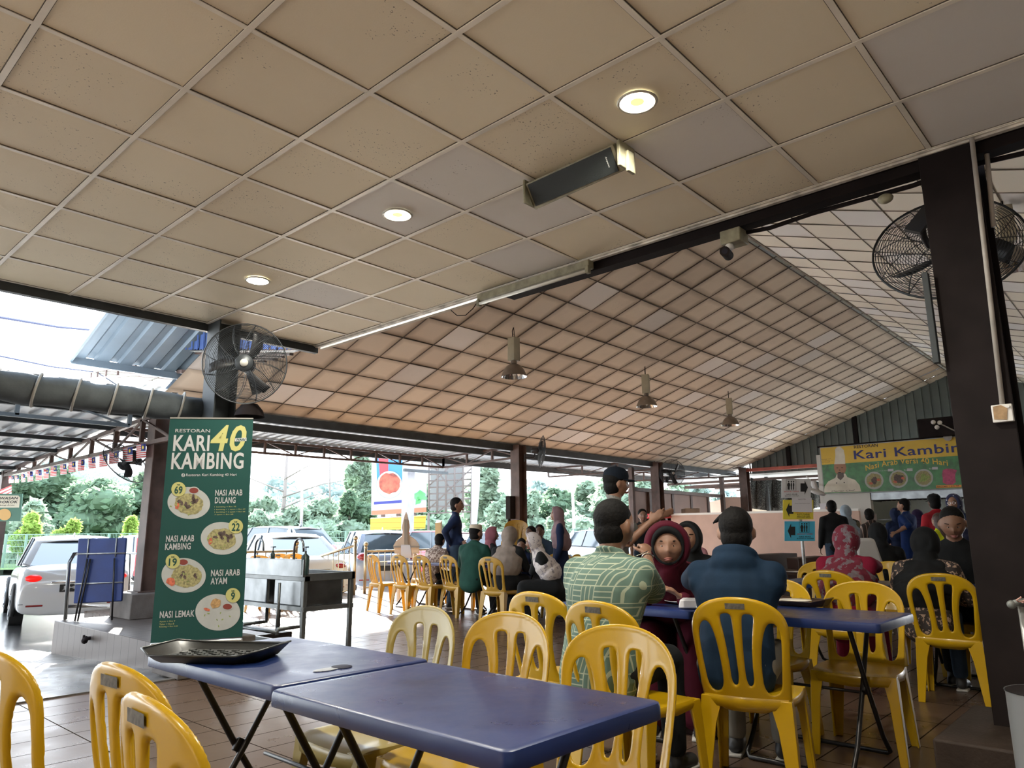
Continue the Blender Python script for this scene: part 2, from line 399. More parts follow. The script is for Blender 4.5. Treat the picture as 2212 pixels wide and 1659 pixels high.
# awning along the left side of the hall
YO = 14.0
struct(corr((3.9, YO + .35, 3.12), (0, -(YO + .35 - 11.0), .24), (20.6, 0, 0), .2, .03).build('roof', zinc))
mb = MB(); mb.b2((4.3, 10.95, 3.02), (23.2, 11.03, 3.16)); mb.b2((3.9, 12.25, 3.06), (24.4, 12.33, 3.2)); mb.b2((3.9, YO - .06, 2.98), (24.4, YO + .02, 3.14))
struct(mb.build('trim_11', steel))
def truss(a, b, h, n, w=.045, m=rust, name='roof_truss', zig=True, taper=False):
    a = Vector(a); b = Vector(b); mb = MB(); mb.bar(a, b, w, w); up = Vector((0, 0, h))
    if not taper: mb.bar(a + up, b + up, w, w)
    else: mb.bar(a + up * 1.0, b + up * .18, w, w)
    prev = None
    for k in range(n + 1):
        t = k / n; p = a.lerp(b, t); hh = h * (1 - .82 * t) if taper else h; q = p + Vector((0, 0, hh)); mb.bar(p, q, w, w)
        if zig and prev:
            if k % 2: mb.bar(prev[0], q, w * .5, w * .5)
            else: mb.bar(prev[1], p, w * .5, w * .5)
        prev = (p, q)
    return mb.build(name, m)
for args, lab in (((( 4.0, YO - .2, 2.86), (12.5, YO - .2, 2.86), .24, 12), 'long steel truss under the awning edge above the sink and parked cars'),
                  (((12.3, 11.0, 2.9), (12.5, YO - .2, 2.86), .26, 3), 'short cross truss from the post nearest the standing man in navy to the awning edge'),
                  (((18.1, 11.0, 2.95), (17.2, YO + .2, 2.88), .26, 3), 'cross truss above the man in the cap, running out from the second post'),
                  (((22.9, 10.6, 2.98), (20.6, YO + .2, 2.88), .28, 4), 'cross truss farthest along the awning beside the pink panels')):
    tag(truss(*args), lab, 'roof truss', 'trusses of the hall awning')
# outer awning beyond X 12.5 is carried on posts
def icolumn(name, c, sx, sy, z0, z1, m, label, group, tf=.014):
    r = root(name, (c[0], c[1], z0), label, 'column', group)
    mb = MB(); x, y = c; mb.b2((x - sx / 2, y - sy / 2, z0), (x - sx / 2 + tf, y + sy / 2, z1)); mb.b2((x + sx / 2 - tf, y - sy / 2, z0), (x + sx / 2, y + sy / 2, z1))
    mb.b2((x - sx / 2 + tf, y - tf / 2, z0), (x + sx / 2 - tf, y + tf / 2, z1)); mb.build('steel_section', m, r, bevel=.003)
    mb = MB(); mb.b2((x - sx / 2 - .05, y - sy / 2 - .05, z0), (x + sx / 2 + .05, y + sy / 2 + .05, z0 + .015)); mb.build('base_plate', m, r); return r
colR = icolumn('steel_column', (4.43, .68), .26, .27, .2, 3.25, dark, 'broad dark brown steel column at the right edge carrying the fan and conduit', None)
colL = icolumn('steel_column', (3.18, 6.75), .22, .26, .3, 3.25, steel, 'grey steel column behind the top of the green menu banner', None)
for p, z, l in (((12.15, 10.9), 3.15, 'brown steel post nearest the standing man in navy, with a dark box on its side'), ((18.05, 10.9), 3.15, 'brown steel post behind the man in the cap'), ((22.95, 10.55), 3.25, 'reddish steel post at the far corner beside the black netting')):
    icolumn('steel_post', p, .26, .26, 0, z, rust, l, 'posts along the open left side of the hall')
colA = icolumn('steel_column', (3.95, 9.98), .28, .24, .5, 2.75, rust, 'dark steel column on a concrete plinth beside the folded blue table', None)
conc = mat('concrete', (.12, .105, .095), .7, var=.3, vscale=5, bump=.2, spec=.15)
conc_d = mat('concrete_dark', (.035, .025, .02), .6, var=.3, vscale=5, bump=.2, spec=.15)
mb = MB(); mb.b2((3.62, 9.62, .2), (4.3, 10.3, .5)); tag(mb.build('column_plinth', conc, bevel=.01), 'grey concrete plinth on the tiled step under the column', 'plinth')
mb = MB(); mb.b2((3.86, .25, 0), (4.72, .98, .27)); tag(mb.build('column_plinth', conc_d, bevel=.012), 'dark low plinth at the foot of the broad right column', 'plinth')
mb = MB(); mb.b2((2.86, 6.45, 0), (3.55, 7.0, .3)); tag(mb.build('column_plinth', conc, bevel=.012), 'plinth hidden behind the tray and menu banner', 'plinth')
mb = MB(); mb.b2((11.98, 11.05, 1.35), (12.12, 11.1, 1.75)); mb.b2((11.84, 10.88, 1.5), (12.01, 11.02, 2.0)); tag(mb.build('fuse_box', dark, bevel=.01), 'dark metal box fixed to the left face of the nearest hall post', 'fuse box')
# floor
def floor_mat():
    m = bpy.data.materials.new('floor_tile'); m.use_nodes = True; nt = m.node_tree; b = nt.nodes['Principled BSDF']
    t = nt.nodes.new('ShaderNodeTexCoord'); co = t.outputs['Object']; s = sepxyz(nt, co)
    gy = mth(nt, 'PINGPONG', mth(nt, 'SUBTRACT', s[1], 6.5 - .305 * 60), .1525); gx = mth(nt, 'PINGPONG', mth(nt, 'SUBTRACT', s[0], 1.72 - .61 * 20), .305)
    g = mth(nt, 'MAXIMUM', mth(nt, 'LESS_THAN', gy, .0042), mth(nt, 'LESS_THAN', gx, .0042))
    n = noise_t(nt, co, 1.2, 6, .6); c = mixc(nt, n, (.115, .068, .043), (.06, .036, .025))
    n2 = noise_t(nt, co, 14, 4, .6); c = mixc(nt, mth(nt, 'MULTIPLY', n2, .35), c, (.15, .11, .085))
    nt.links.new(mixc(nt, g, c, (.025, .018, .014)), b.inputs['Base Color'])
    r = nt.nodes.new('ShaderNodeMapRange'); r.inputs[3].default_value = .18; r.inputs[4].default_value = .42; nt.links.new(noise_t(nt, co, 3.5, 5, .65), r.inputs[0])
    nt.links.new(r.outputs[0], b.inputs['Roughness']); nt.links.new(mth(nt, 'MULTIPLY', mth(nt, 'SUBTRACT', 1.0, g), .5), b.inputs['Specular IOR Level'])
    bp = nt.nodes.new('ShaderNodeBump'); bp.inputs['Strength'].default_value = .12; bp.inputs['Distance'].default_value = .003
    nt.links.new(mth(nt, 'SUBTRACT', mth(nt, 'MULTIPLY', noise_t(nt, co, 8, 3), .4), g), bp.inputs['Height']); nt.links.new(bp.outputs[0], b.inputs['Normal'])
    return m
fl = floor_mat()
mb = MB(); mb.b2((-6, -4, -.3), (3.05, 6.52, 0)); mb.b2((3.05, -4, -.3), (24.5, 10.37, 0)); mb.b2((4.4, 10.37, -.3), (24.5, 13.6, 0)); struct(mb.build('floor', fl))
def ramp_mat():
    m = bpy.data.materials.new('ramp_tile'); m.use_nodes = True; nt = m.node_tree; b = nt.nodes['Principled BSDF']
    t = nt.nodes.new('ShaderNodeTexCoord'); co = t.outputs['Object']; s = sepxyz(nt, co)
    row = mth(nt, 'FLOOR', mth(nt, 'DIVIDE', s[0], .3)); off = mth(nt, 'MULTIPLY', mth(nt, 'MODULO', row, 2), .3)
    gy = mth(nt, 'PINGPONG', s[0], .15); gx = mth(nt, 'PINGPONG', mth(nt, 'ADD', s[1], off), .3)
    g = mth(nt, 'MAXIMUM', mth(nt, 'LESS_THAN', gy, .003), mth(nt, 'LESS_THAN', gx, .003))
    c = mixc(nt, noise_t(nt, co, 1.5, 6, .6), (.13, .12, .11), (.075, .068, .06)); nt.links.new(mixc(nt, mth(nt, 'MULTIPLY', g, .7), c, (.07, .06, .055)), b.inputs['Base Color'])
    r = nt.nodes.new('ShaderNodeMapRange'); r.inputs[1].default_value = .35; r.inputs[2].default_value = .65; r.inputs[3].default_value = .12; r.inputs[4].default_value = .5; nt.links.new(noise_t(nt, co, 1.1, 4, .6), r.inputs[0]); nt.links.new(r.outputs[0], b.inputs['Roughness'])
    return m
mb = MB(); mb.add([(-8, 6.52, 0), (3.05, 6.52, 0), (3.05, 11.2, -.22), (-8, 11.2, -.22)], [(0, 1, 2, 3)]); mb.b2((-8, 6.5, -.05), (3.05, 6.56, .012)); struct(mb.build('floor', ramp_mat()))
asp = mat('asphalt', (.60, .59, .57), .4, var=.35, vscale=.6, bump=.3, bscale=40)
mb = MB(); mb.add([(-60, 11.2, -.25), (90, 11.2, -.25), (90, 150, -.25), (-60, 150, -.25), (-60, -40, -.35), (90, -40, -.35), (90, 11.2, -.3), (-60, 11.2, -.3)], [(0, 1, 2, 3), (4, 5, 6, 7)]); struct(mb.build('ground', asp))
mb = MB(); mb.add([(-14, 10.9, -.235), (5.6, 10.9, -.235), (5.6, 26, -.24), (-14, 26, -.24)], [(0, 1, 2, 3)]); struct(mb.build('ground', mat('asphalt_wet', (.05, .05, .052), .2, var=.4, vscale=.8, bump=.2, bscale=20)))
# tiled step
stepm = pattern('step_tile', (.10, .082, .073), (.02, .016, .013), lambda nt, co: mth(nt, 'MAXIMUM', mth(nt, 'LESS_THAN', mth(nt, 'PINGPONG', sepxyz(nt, co)[1], .1), .004), mth(nt, 'LESS_THAN', mth(nt, 'PINGPONG', mth(nt, 'SUBTRACT', sepxyz(nt, co)[0], .03), .1525), .004)), .4)
stepm.node_tree.nodes['Principled BSDF'].inputs['Specular IOR Level'].default_value = .12
mb = MB(); mb.b2((3.03, 7.1, -.2), (4.32, 10.37, .2)); struct(mb.build('floor', stepm, bevel=.006))
mb = MB(); mb.tube([(3.03, 9.1, .1), (2.98, 9.1, .1)], .02, 10); mb.tube([(3.0, 9.14, .1), (2.96, 9.05, .085), (2.93, 8.98, .1)], [.025, .035, .02], 8); mb.b2((2.955, 9.09, .1), (2.975, 9.11, .14)); tag(mb.build('water_tap', dark, smooth=True), 'small black tap sticking out of the tiled step face', 'tap')
# walls that close the place
wallc = mat('wall_beige', (.38, .31, .24), .8, var=.15)
mb = MB(); mb.b2((4.4, -2.95, 0), (23.3, -2.85, 3.15)); struct(mb.build('wall_right', wallc))
mb = MB(); mb.b2((-5.1, -4.9, 0), (-5, 6.5, 3.3)); mb.b2((-5, -4.9, 0), (4.4, -4.8, 3.3)); mb.b2((4.35, -4.8, 0), (4.45, -2.9, 3.3)); struct(mb.build('wall_back', wallc))
# gable end
g = MB(); pitch = .22; y = -2.8
while y < 10.4:
    zt = lz(y) if y > YR else 5.52 - (YR - y) * .34
    zb = 3.05
    if zt > zb:
        g.b2((23.12, y, zb), (23.14, y + .17, zt + .12)); g.b2((23.06, y + .17, zb), (23.08, y + pitch, zt + .12))
    y += pitch
g.poly([(23.16, -2.8, 3.05), (23.16, 10.3, 3.05), (23.16, 10.3, lz(10.3) + .1), (23.16, YR, 5.62), (23.16, -2.8, 3.2)], .01, (-1, 0, 0)); struct(g.build('wall_far', zinc_g))
mb = MB(); mb.b2((22.95, -2.8, 3.12), (23.05, 10.5, 3.22)); struct(mb.build('trim_12', mat('beam_red', (.42, .09, .06), .5, var=.3)))
mb = MB()
for y in (9.0, 6.9, 1.5): mb.b2((23.0, y, 3.2), (23.1, y + .12, lz(y) if y > YR else 5))
struct(mb.build('trim_13', dark))
struct(corr((23.2, 14.4, 3.05), (0, -12, .12), (9, 0, 0), .2, .03).build('roof', zinc))
mb = MB()
for x in (24.2, 26, 28, 30): mb.b2((x, 2.5, 2.9), (x + .06, 14.2, 2.98))
struct(mb.build('trim_14', rust))
# left lower awning with its truss
def az(y): return 2.84 - .054 * (y - 10.43)
struct(corr((-9, 17.2, az(17.2)), (0, 9.05 - 17.2, az(9.05) - az(17.2)), (12.85, 0, 0), .25, .035).build('roof', zinc))
mb = MB()
for y in (9.15, 10.3, 11.4, 12.6, 13.8, 15.0, 16.2, 17.1): mb.b2((-9, y - .03, az(y) - .07), (3.85, y + .03, az(y) - .01))
struct(mb.build('trim_15', steel))
tag(truss((3.8, 9.3, 2.41), (3.8, 17.0, 2.40), .38, 8, .055, rust, 'roof_truss', True, True), 'tapering steel truss above the string of small flags', 'roof truss')
tag(truss((3.25, 9.2, 2.5), (-6, 9.2, 2.5), .3, 8, .04, steel, 'roof_truss', True), 'truss along the inner edge of the left awning, under the rolled blind', 'roof truss')
mb = MB(); mb.b2((3.76, 16.95, -.25), (3.92, 17.11, 2.6)); tag(mb.build('steel_post', rust), 'thin brown post at the left edge carrying the smoking area sign', 'post')
# car-park side fence and road
# ------------------------------------------------------------------ shaped plates from outlines with openings
def chaikin(P, n=2):
    for _ in range(n):
        Q = []
        for i in range(len(P)):
            a = Vector(P[i]); b = Vector(P[(i + 1) % len(P)]); Q += [a * .75 + b * .25, a * .25 + b * .75]
        P = Q
    return [tuple(p) for p in P]
def sd_poly(x, y, P):
    d = 1e9; ins = False; n = len(P); j = n - 1
    for i in range(n):
        x0, y0 = P[j]; x1, y1 = P[i]; ex, ey = x1 - x0, y1 - y0; wx, wy = x - x0, y - y0
        t = max(0, min(1, (wx * ex + wy * ey) / (ex * ex + ey * ey + 1e-12))); dx, dy = wx - ex * t, wy - ey * t
        d = min(d, dx * dx + dy * dy)
        if (y0 > y) != (y1 > y) and x < (x1 - x0) * (y - y0) / (y1 - y0) + x0: ins = not ins
        j = i
    d = math.sqrt(d); return -d if ins else d
def sdf_plate(outer, holes, step, th, fn, lip=0.0):
    """plate with rounded edges; fn(u, v, off) -> 3D"""
    us = [p[0] for p in outer]; vs_ = [p[1] for p in outer]; x0, x1, y0, y1 = min(us) - step, max(us) + step, min(vs_) - step, max(vs_) + step
    nx = int((x1 - x0) / step) + 2; ny = int((y1 - y0) / step) + 2; F = {}
    for i in range(nx):
        for j in range(ny):
            x, y = x0 + i * step, y0 + j * step; d = sd_poly(x, y, outer)
            for h in holes: d = max(d, -sd_poly(x, y, h))
            F[i, j] = d
    V2 = []; idx = {}; polys = []
    def node(i, j):
        k = ('n', i, j)
        if k not in idx: idx[k] = len(V2); V2.append((x0 + i * step, y0 + j * step, F[i, j]))
        return idx[k]
    def edge(a, b):
        k = ('e',) + tuple(sorted((a, b)))
        if k not in idx:
            fa, fb = F[a], F[b]; t = fa / (fa - fb); idx[k] = len(V2); V2.append((x0 + (a[0] + (b[0] - a[0]) * t) * step, y0 + (a[1] + (b[1] - a[1]) * t) * step, 0.0))
        return idx[k]
    for i in range(nx - 1):
        for j in range(ny - 1):
            c = [(i, j), (i + 1, j), (i + 1, j + 1), (i, j + 1)]; P = []
            for k in range(4):
                a, b = c[k], c[(k + 1) % 4]
                if F[a] < 0: P.append(node(*a))
                if (F[a] < 0) != (F[b] < 0): P.append(edge(a, b))
            if len(P) >= 3: polys.append(P)
    h = th / 2; vs = []; N = len(V2)
    for sgn in (1, -1):
        for u, v, d in V2:
            q = min(1, -d / h); o = h * math.sqrt(max(0, 1 - (1 - q) ** 2))
            vs.append(fn(u, v, sgn * max(o, .0006) + (lip * max(0, 1 + d / .012) if lip else 0)))
    fs = [tuple(p) for p in polys] + [tuple(N + q for q in reversed(p)) for p in polys]
    from collections import Counter
    E = Counter()
    for p in polys:
        for k in range(len(p)): E[(p[k], p[(k + 1) % len(p)])] += 1
    for (a, b) in list(E):
        if (b, a) not in E: fs.append((b, a, N + a, N + b))
    m = MB(); m.add(vs, fs); return m
# ------------------------------------------------------------------ the plastic chair
yel = mat('chair_yellow', (.52, .31, .003), .3, var=.07, vscale=3, trans=.04, coat=.25)
pale = mat('chair_faded', (.44, .34, .09), .34, var=.1, vscale=3, trans=.15, coat=.2)
amber = mat('chair_amber', (.50, .29, .035), .34, var=.08, vscale=3, trans=.3, coat=.2)
sticker = mat('sticker_grey', (.12, .11, .09), .7, var=.5, vscale=60)
half = [(0, -.07), (.10, -.07), (.125, -.045), (.20, -.02), (.205, .02), (.208, .1), (.216, .2), (.224, .29), (.222, .335), (.205, .385), (.165, .425), (.11, .45), (.05, .462)]
outl = chaikin(half + [(0, .464)] + [(-a, b) for a, b in half[:0:-1]], 2)
s1 = chaikin([(.016, .055), (.05, .055), (.052, .15), (.06, .26), (.078, .37), (.07, .385), (.03, .388), (.022, .36), (.017, .2)], 2)
s2 = chaikin([(.092, .02), (.165, .02), (.178, .15), (.188, .27), (.182, .325), (.157, .352), (.127, .338), (.103, .26), (.09, .15)], 2)
slots = [s1, [(-a, b) for a, b in s1], s2, [(-a, b) for a, b in s2]]
def back_fn(u, v, o):
    t = math.radians(11); c = v + .02
    x = -.20 - c * math.sin(t) - .012 * math.sin(max(0, min(1, c / .48)) * PI) * 1.5 + .85 * u * u
    return (x + o * math.cos(t), u, .435 + v * math.cos(t) - o * math.sin(t))
back_mb = sdf_plate(outl, slots, .0075, .015, back_fn, .004)
def leg_mb(x0, y0, x1, y1, sx, sy, wt, wb):
    """L-shaped tapered leg, corner outward (sx,sy)"""
    m = MB(); t = .011
    def ring(x, y, z, w, w2): return [(x, y, z), (x - sx * w2, y, z), (x - sx * w2, y - sy * t, z), (x - sx * t, y - sy * t, z), (x - sx * t, y - sy * w, z), (x, y - sy * w, z)]
    R = [ring(x0, y0, .43, wt, .085), ring(x0 + (x1 - x0) * .35, y0 + (y1 - y0) * .35, .30, wt * .72, .062), ring(x1, y1, 0.0, wb, .04)]
    vs = sum(R, []); fs = [tuple(range(6)), tuple(range(17, 11, -1))]
    for r in range(2):
        for k in range(6): fs.append((r * 6 + k, r * 6 + (k + 1) % 6, r * 6 + 6 + (k + 1) % 6, r * 6 + 6 + k))
    m.add(vs, fs); return m
leg_data = [leg_mb(-.205, .205, -.245, .225, -1, 1, .10, .045), leg_mb(-.205, -.205, -.245, -.225, -1, -1, .10, .045), leg_mb(.20, .215, .225, .235, 1, 1, .07, .04), leg_mb(.20, -.215, .225, -.235, 1, -1, .07, .04)]
def seat_mb():
    m = MB(); n = 16; vs = []
    def P(i, j, dz=0):
        a, b = i / n * 2 - 1, j / n * 2 - 1
        k = 1 - .10 * (a * a * b * b); x = a * .215 * k; y = b * (.218 + .006 * a) * k
        e = max(abs(a), abs(b)); z = .44 - .012 * (1 - min(1, e * e)) - (.01 * max(0, a - .7) / .3)
        if e > .93: z -= .004
        return (x, y, z + dz)
    for i in range(n + 1):
        for j in range(n + 1): vs.append(P(i, j))
    fs = [(i * (n + 1) + j, (i + 1) * (n + 1) + j, (i + 1) * (n + 1) + j + 1, i * (n + 1) + j + 1) for i in range(n) for j in range(n)]
    rim = [(i, 0) for i in range(n)] + [(n, j) for j in range(n)] + [(i, n) for i in range(n, 0, -1)] + [(0, j) for j in range(n, 0, -1)]
    k = len(vs)
    for i, j in rim:
        x, y, z = P(i, j); q = Vector((x, y, 0)).normalized(); d = .035 + .012 * (1 if i in (0, n) else 0) - .012 * abs(math.cos(PI * (j / n if i in (0, n) else i / n)))
        vs.append((x + q.x * .006, y + q.y * .006, z - .012)); vs.append((x + q.x * .004, y + q.y * .004, z - d - .012))
    L = len(rim)
    for a in range(L):
        b = (a + 1) % L; A = rim[a][0] * (n + 1) + rim[a][1]; B = rim[b][0] * (n + 1) + rim[b][1]
        fs += [(A, B, k + 2 * b, k + 2 * a), (k + 2 * a, k + 2 * b, k + 2 * b + 1, k + 2 * a + 1)]
    m.add(vs, fs); return m
seat_d = seat_mb()
def make_chair(m):
    t = root('plastic_chair', (0, 0, -50), 'chair', 'chair', None, world=False)
    back_mb.build('backrest', m, t, True); s = seat_d.build('seat', m, t, 50); md = s.modifiers.new('solid', 'SOLIDIFY'); md.thickness = .006; md.offset = -1
    for l in leg_data:
        o = l.build('leg', m, t, bevel=.003)
    p = MB(); q = [back_fn(u, v, -.0125) for u, v in ((-.045, .405), (.045, .405), (.045, .432), (-.045, .432))]; p.poly(q)
    st = p.build('sticker', sticker, t); st['label'] = 'worn dark sticker'; return t
PROTO = {'y': make_chair(yel), 'p': make_chair(pale), 'a': make_chair(amber)}
used = set()
def chair(x, y, rz, label, group=None, k='y', z=0, rot=None, back=True, kids=True):
    """x, y: where the top of the backrest is (back=True) or the seat centre"""
    rz = math.radians(rz)
    if back: x += .31 * math.cos(rz); y += .31 * math.sin(rz)
    if k not in used and kids:
        used.add(k); c = PROTO[k]; c.location = (x, y, z); c.rotation_euler = rot or (0, 0, rz); c['label'] = label
        if group: c['group'] = group
        return c
    return dup(PROTO[k], (x, y, z), rz, label, group, rot)
# ------------------------------------------------------------------ folding table
blue = mat('table_blue', (.010, .026, .115), .36, var=.3, vscale=2.5, bump=.03, bscale=8)
# scuffed satin top
nt = blue.node_tree; rg = nt.nodes.new('ShaderNodeMapRange'); rg.inputs[1].default_value = .3; rg.inputs[2].default_value = .7; rg.inputs[3].default_value = .24; rg.inputs[4].default_value = .40
tcn = nt.nodes.new('ShaderNodeTexCoord'); nt.links.new(noise_t(nt, tcn.outputs['Object'], 5, 7, .65), rg.inputs[0]); nt.links.new(rg.outputs[0], nt.nodes['Principled BSDF'].inputs['Roughness'])
tubem = mat('tube_black', (.022, .02, .02), .35, metal=.4, var=.3, vscale=12)
def make_table():
    t = root('folding_table', (0, 0, 0), 'table', 'table', None, world=False)
    out = chaikin([(-.31, -.48), (.31, -.48), (.31, .48), (-.31, .48)], 1)
    A = []
    for sx, sy, a0 in ((1, -1, -90), (1, 1, 0), (-1, 1, 90), (-1, -1, 180)):
        for k in range(5):
            a = math.radians(a0 + 90 * k / 4); A.append((sx * .285 + .025 * math.cos(a), sy * .455 + .025 * math.sin(a)))
    m = MB(); rings = [(.995, .70), (1.0, .704), (1.0, .732), (.992, .742), (.975, .745)]; n = len(A); vs = []
    for s, z in rings: vs += [(x * s, y * (1 - (1 - s) * .65), z) for x, y in A]
    vs += [(x * .93, y * .95, .7445) for x, y in A]; vs += [(x * .97, y * .98, .70) for x, y in A]; vs += [(x * .97, y * .98, .722) for x, y in A]
    fs = []
    for r in range(5):
        for k in range(n): fs.append((r * n + k, r * n + (k + 1) % n, (r + 1) * n + (k + 1) % n, (r + 1) * n + k))
    fs.append(tuple(5 * n + k for k in range(n))); fs.append(tuple(7 * n + k for k in range(n)))
    for k in range(n):
        fs.append((k, (k + 1) % n, 6 * n + (k + 1) % n, 6 * n + k)); fs.append((6 * n + k, 6 * n + (k + 1) % n, 7 * n + (k + 1) % n, 7 * n + k))
    m.add(vs, fs); m.build('tabletop', blue, t, 40)
    for s, yy in ((1, .30), (-1, .27)):
        P = [(-s * .20, yy, .715), (-s * .20, yy, .70), (-s * .02, yy, .40), (s * .16, yy, .12), (s * .25, yy, .03), (s * .275, yy - .02, .014), (s * .28, 0, .014), (s * .275, -yy + .02, .014), (s * .25, -yy, .03), (s * .16, -yy, .12), (-s * .02, -yy, .40), (-s * .20, -yy, .70), (-s * .20, -yy, .715)]
        mb = MB(); mb.tube(P, .0125, 10); mb.build('leg_frame', tubem, t, True)
    for a_, b_, r_ in (((-.2, -.33, .712), (-.2, .33, .712), .011), ((.2, -.33, .712), (.2, .33, .712), .011), ((.1, -.27, .34), (.1, .27, .34), .008)): mb = MB(); mb.tube([a_, b_], r_, 8); mb.build('cross_tube', tubem, t, True)
    for y in (-.285, .285):
        mb = MB(); mb.box((0, y, .385), (.05, .02, .05), (0, math.radians(30), 0)); mb.build('hinge', tubem, t, bevel=.005)
    return t
TABLE = make_table(); tused = []
def table(x, y, label, group=None, rz=0):
    if not tused:
        tused.append(1); t = TABLE; t.location = (x, y, 0); t.rotation_euler = (0, 0, math.radians(rz)); t['label'] = label
    else: t = dup(TABLE, (x, y, 0), math.radians(rz), label)
    if group: t['group'] = group
    return t
G = 'folding tables with blue tops'
table(1.497, 1.585, 'blue folding table nearest the camera, empty, running off the bottom edge', G)
table(1.535, 2.575, 'blue folding table carrying the empty black tray, behind the green banner side', G, 0)
table(4.2, 1.64, 'blue folding table beside the blue hoodie, its free corner pointing right', G)
table(4.17, 2.63, 'blue folding table the green shirted man and the maroon veiled woman share', G)
table(6.9, 1.35, 'blue folding table in front of the man in black by the right column', G)
table(6.9, 2.35, 'blue folding table in front of the red flowered headscarf', G)
table(6.6, 3.6, 'blue folding table farther behind the maroon veiled woman', G)
table(8.15, 8.55, 'blue folding table between the row of amber chairs and the navy shirted man', G)
table(8.1, 7.4, 'blue folding table the boy with the straw sits at', G)
table(8.25, 9.7, 'blue folding table beside the plywood cutout, nearest the car park', G)
CG = 'yellow plastic chairs in the hall'
# near left, seen from behind
chair(.56, 2.50, 8, 'brown looking chair cut off by the left edge of the photo', CG)
chair(.70, 1.98, 4, 'left foreground chair seen edge-on behind the other, with a dark sticker', CG)
chair(.60, 1.55, -2, 'bottom left foreground chair with its top rail closest to the camera', CG)
# near right, tucked under the front tables
chair(2.17, 2.45, 178, 'faded pale chair tucked at the far table, left of three facing tables', CG, 'p')
chair(2.21, 2.00, 181, 'middle chair of the three tucked under the front blue tables', CG)
chair(2.13, 1.43, 180, 'large glossy chair tucked at the right corner of the nearest table', CG)
chair(2.98, 2.60, 0, 'empty chair left of the green patterned shirt, with a worn sticker', CG)
chair(2.74, 2.03, -4, 'chair behind the green patterned shirt, top rail slanting down to the right', CG)
chair(3.27, 1.60, 14, 'chair holding the person in the blue hoodie, back toward camera', CG)
chair(4.80, 1.50, 186, 'chair facing the camera across the table right of the blue hoodie', CG)
chair(4.74, 1.99, 180, 'chair half hidden behind the right arm of the blue hoodie', CG)
chair(4.78, 2.7, 180, 'chair carrying the woman in the maroon headscarf', CG)
chair(4.78, 3.2, 184, 'chair carrying the black headscarf beside the maroon one', CG)
chair(5.9, 1.34, 4, 'chair holding the woman in black headscarf and batik, beside the column', CG)
chair(5.9, 2.12, -3, 'chair holding the red flowered headscarf', CG)
chair(5.95, 2.95, -6, 'empty chair whose top shows right of the blue hoodie collar', CG)
chair(7.55, 1.25, 180, 'chair of the man in black looking down', CG)
chair(7.6, 1.83, 178, 'chair with a pale label between the red scarf and the black scarf', CG)
chair(7.95, 2.2, 176, 'chair behind the one with the pale label', CG)
chair(7.6, 2.75, 180, 'chair showing as a yellow sliver left of the red flowered headscarf', CG)
AG = 'amber chairs in a row beside the sink'
for (x, y, rz, l) in ((7.10, 6.95, 4, 'chair at the near end of the amber row, behind the beige headscarf'), (7.42, 8.15, -6, 'second chair of the amber row, behind the man in green'), (7.25, 8.55, -4, 'third chair of the amber row counted from the right'),
                      (7.15, 8.95, -3, 'fourth chair of the amber row counted from the right'), (7.2, 9.67, -12, 'leftmost chair of the amber row with its legs in sunlight')):
    chair(x, y, rz, l, AG, 'a')
for p, rz, l in (((8.95, 9.9), 180, 'sunlit orange chair facing the row across the table'), ((8.9, 8.75), 180, 'sunlit orange chair next to the navy shirted man'), ((9.1, 7.3), 200, 'yellow chair between the boy and the white flowered headscarf'), ((8.6, 6.55), 150, 'chair under the woman with the white flowered headscarf')):
    chair(*p, rz, l, AG, 'a')
for px, l in ((556, 'left sunlit chair top showing above the steel sink'), (600, 'middle sunlit chair top showing above the steel sink'), (632, 'right sunlit chair top showing above the steel sink')):
    q = atz(px, 1200 if px < 600 else 1196, .88); chair(q.x, q.y, 30, l, 'chairs beyond the steel sink', 'a')
# stacked chairs
SG = 'stacked orange chairs by the hall post'
for k in range(11):
    q = atd(1100, 1150, 13.2); q = Vector((q.x, q.y, 0)); dirv = Vector((RGT.x, RGT.y, 0)).normalized()
    chair(q.x + dirv.x * .012 * k, q.y + dirv.y * .012 * k, -50, ('orange plastic chair nested in the stack beside the hall post' if k not in (0, 10) else ('topmost chair of the orange stack by the hall post' if k == 10 else 'lowest chair of the orange stack by the hall post')), SG, 'a', z=k * .055, rot=(0, 0, math.radians(-140)), back=False)
# ------------------------------------------------------------------ fittings on ceiling and columns
def tfit(name, s, m, parent, M, cx, cy, wd, ht, bold=0.0, shear=0.0, z=.002, ext=.0008, arc=None):
    cu = bpy.data.curves.new(name, 'FONT'); cu.body = s; cu.size = 1; cu.align_x = 'CENTER'; cu.align_y = 'CENTER'; cu.offset = bold * .42; cu.shear = shear; cu.resolution_u = 3; cu.extrude = 0; cu.space_character = 1 + bold * 1.6
    t = bpy.data.objects.new(name, cu); me = bpy.data.meshes.new_from_object(t); bpy.data.objects.remove(t)
    xs = [v.co.x for v in me.vertices]; ys = [v.co.y for v in me.vertices]; x0, x1, y0, y1 = min(xs), max(xs), min(ys), max(ys)
    for v in me.vertices:
        x = (v.co.x - (x0 + x1) / 2) / (x1 - x0) * wd; y = (v.co.y - (y0 + y1) / 2) / (y1 - y0) * ht
        if arc: y += arc * (1 - (2 * x / wd) ** 2) - arc * .5
        v.co = M @ Vector((cx + x, cy + y, z))
    me.materials.clear(); me.materials.append(m); o = bpy.data.objects.new(name, me); COL.objects.link(o); setp(o, parent); return o
lamp_on = mat('lamp_disc', (1, 1, 1), .5, emit=(1.0, .98, .80), es=6)
lamp_core = mat('lamp_core', (1, 1, .4), .5, emit=(.80, .85, .16), es=.9)
lamp_rim = mat('lamp_rim', (.6, .58, .5), .4, var=.3, vscale=30)
DL = []
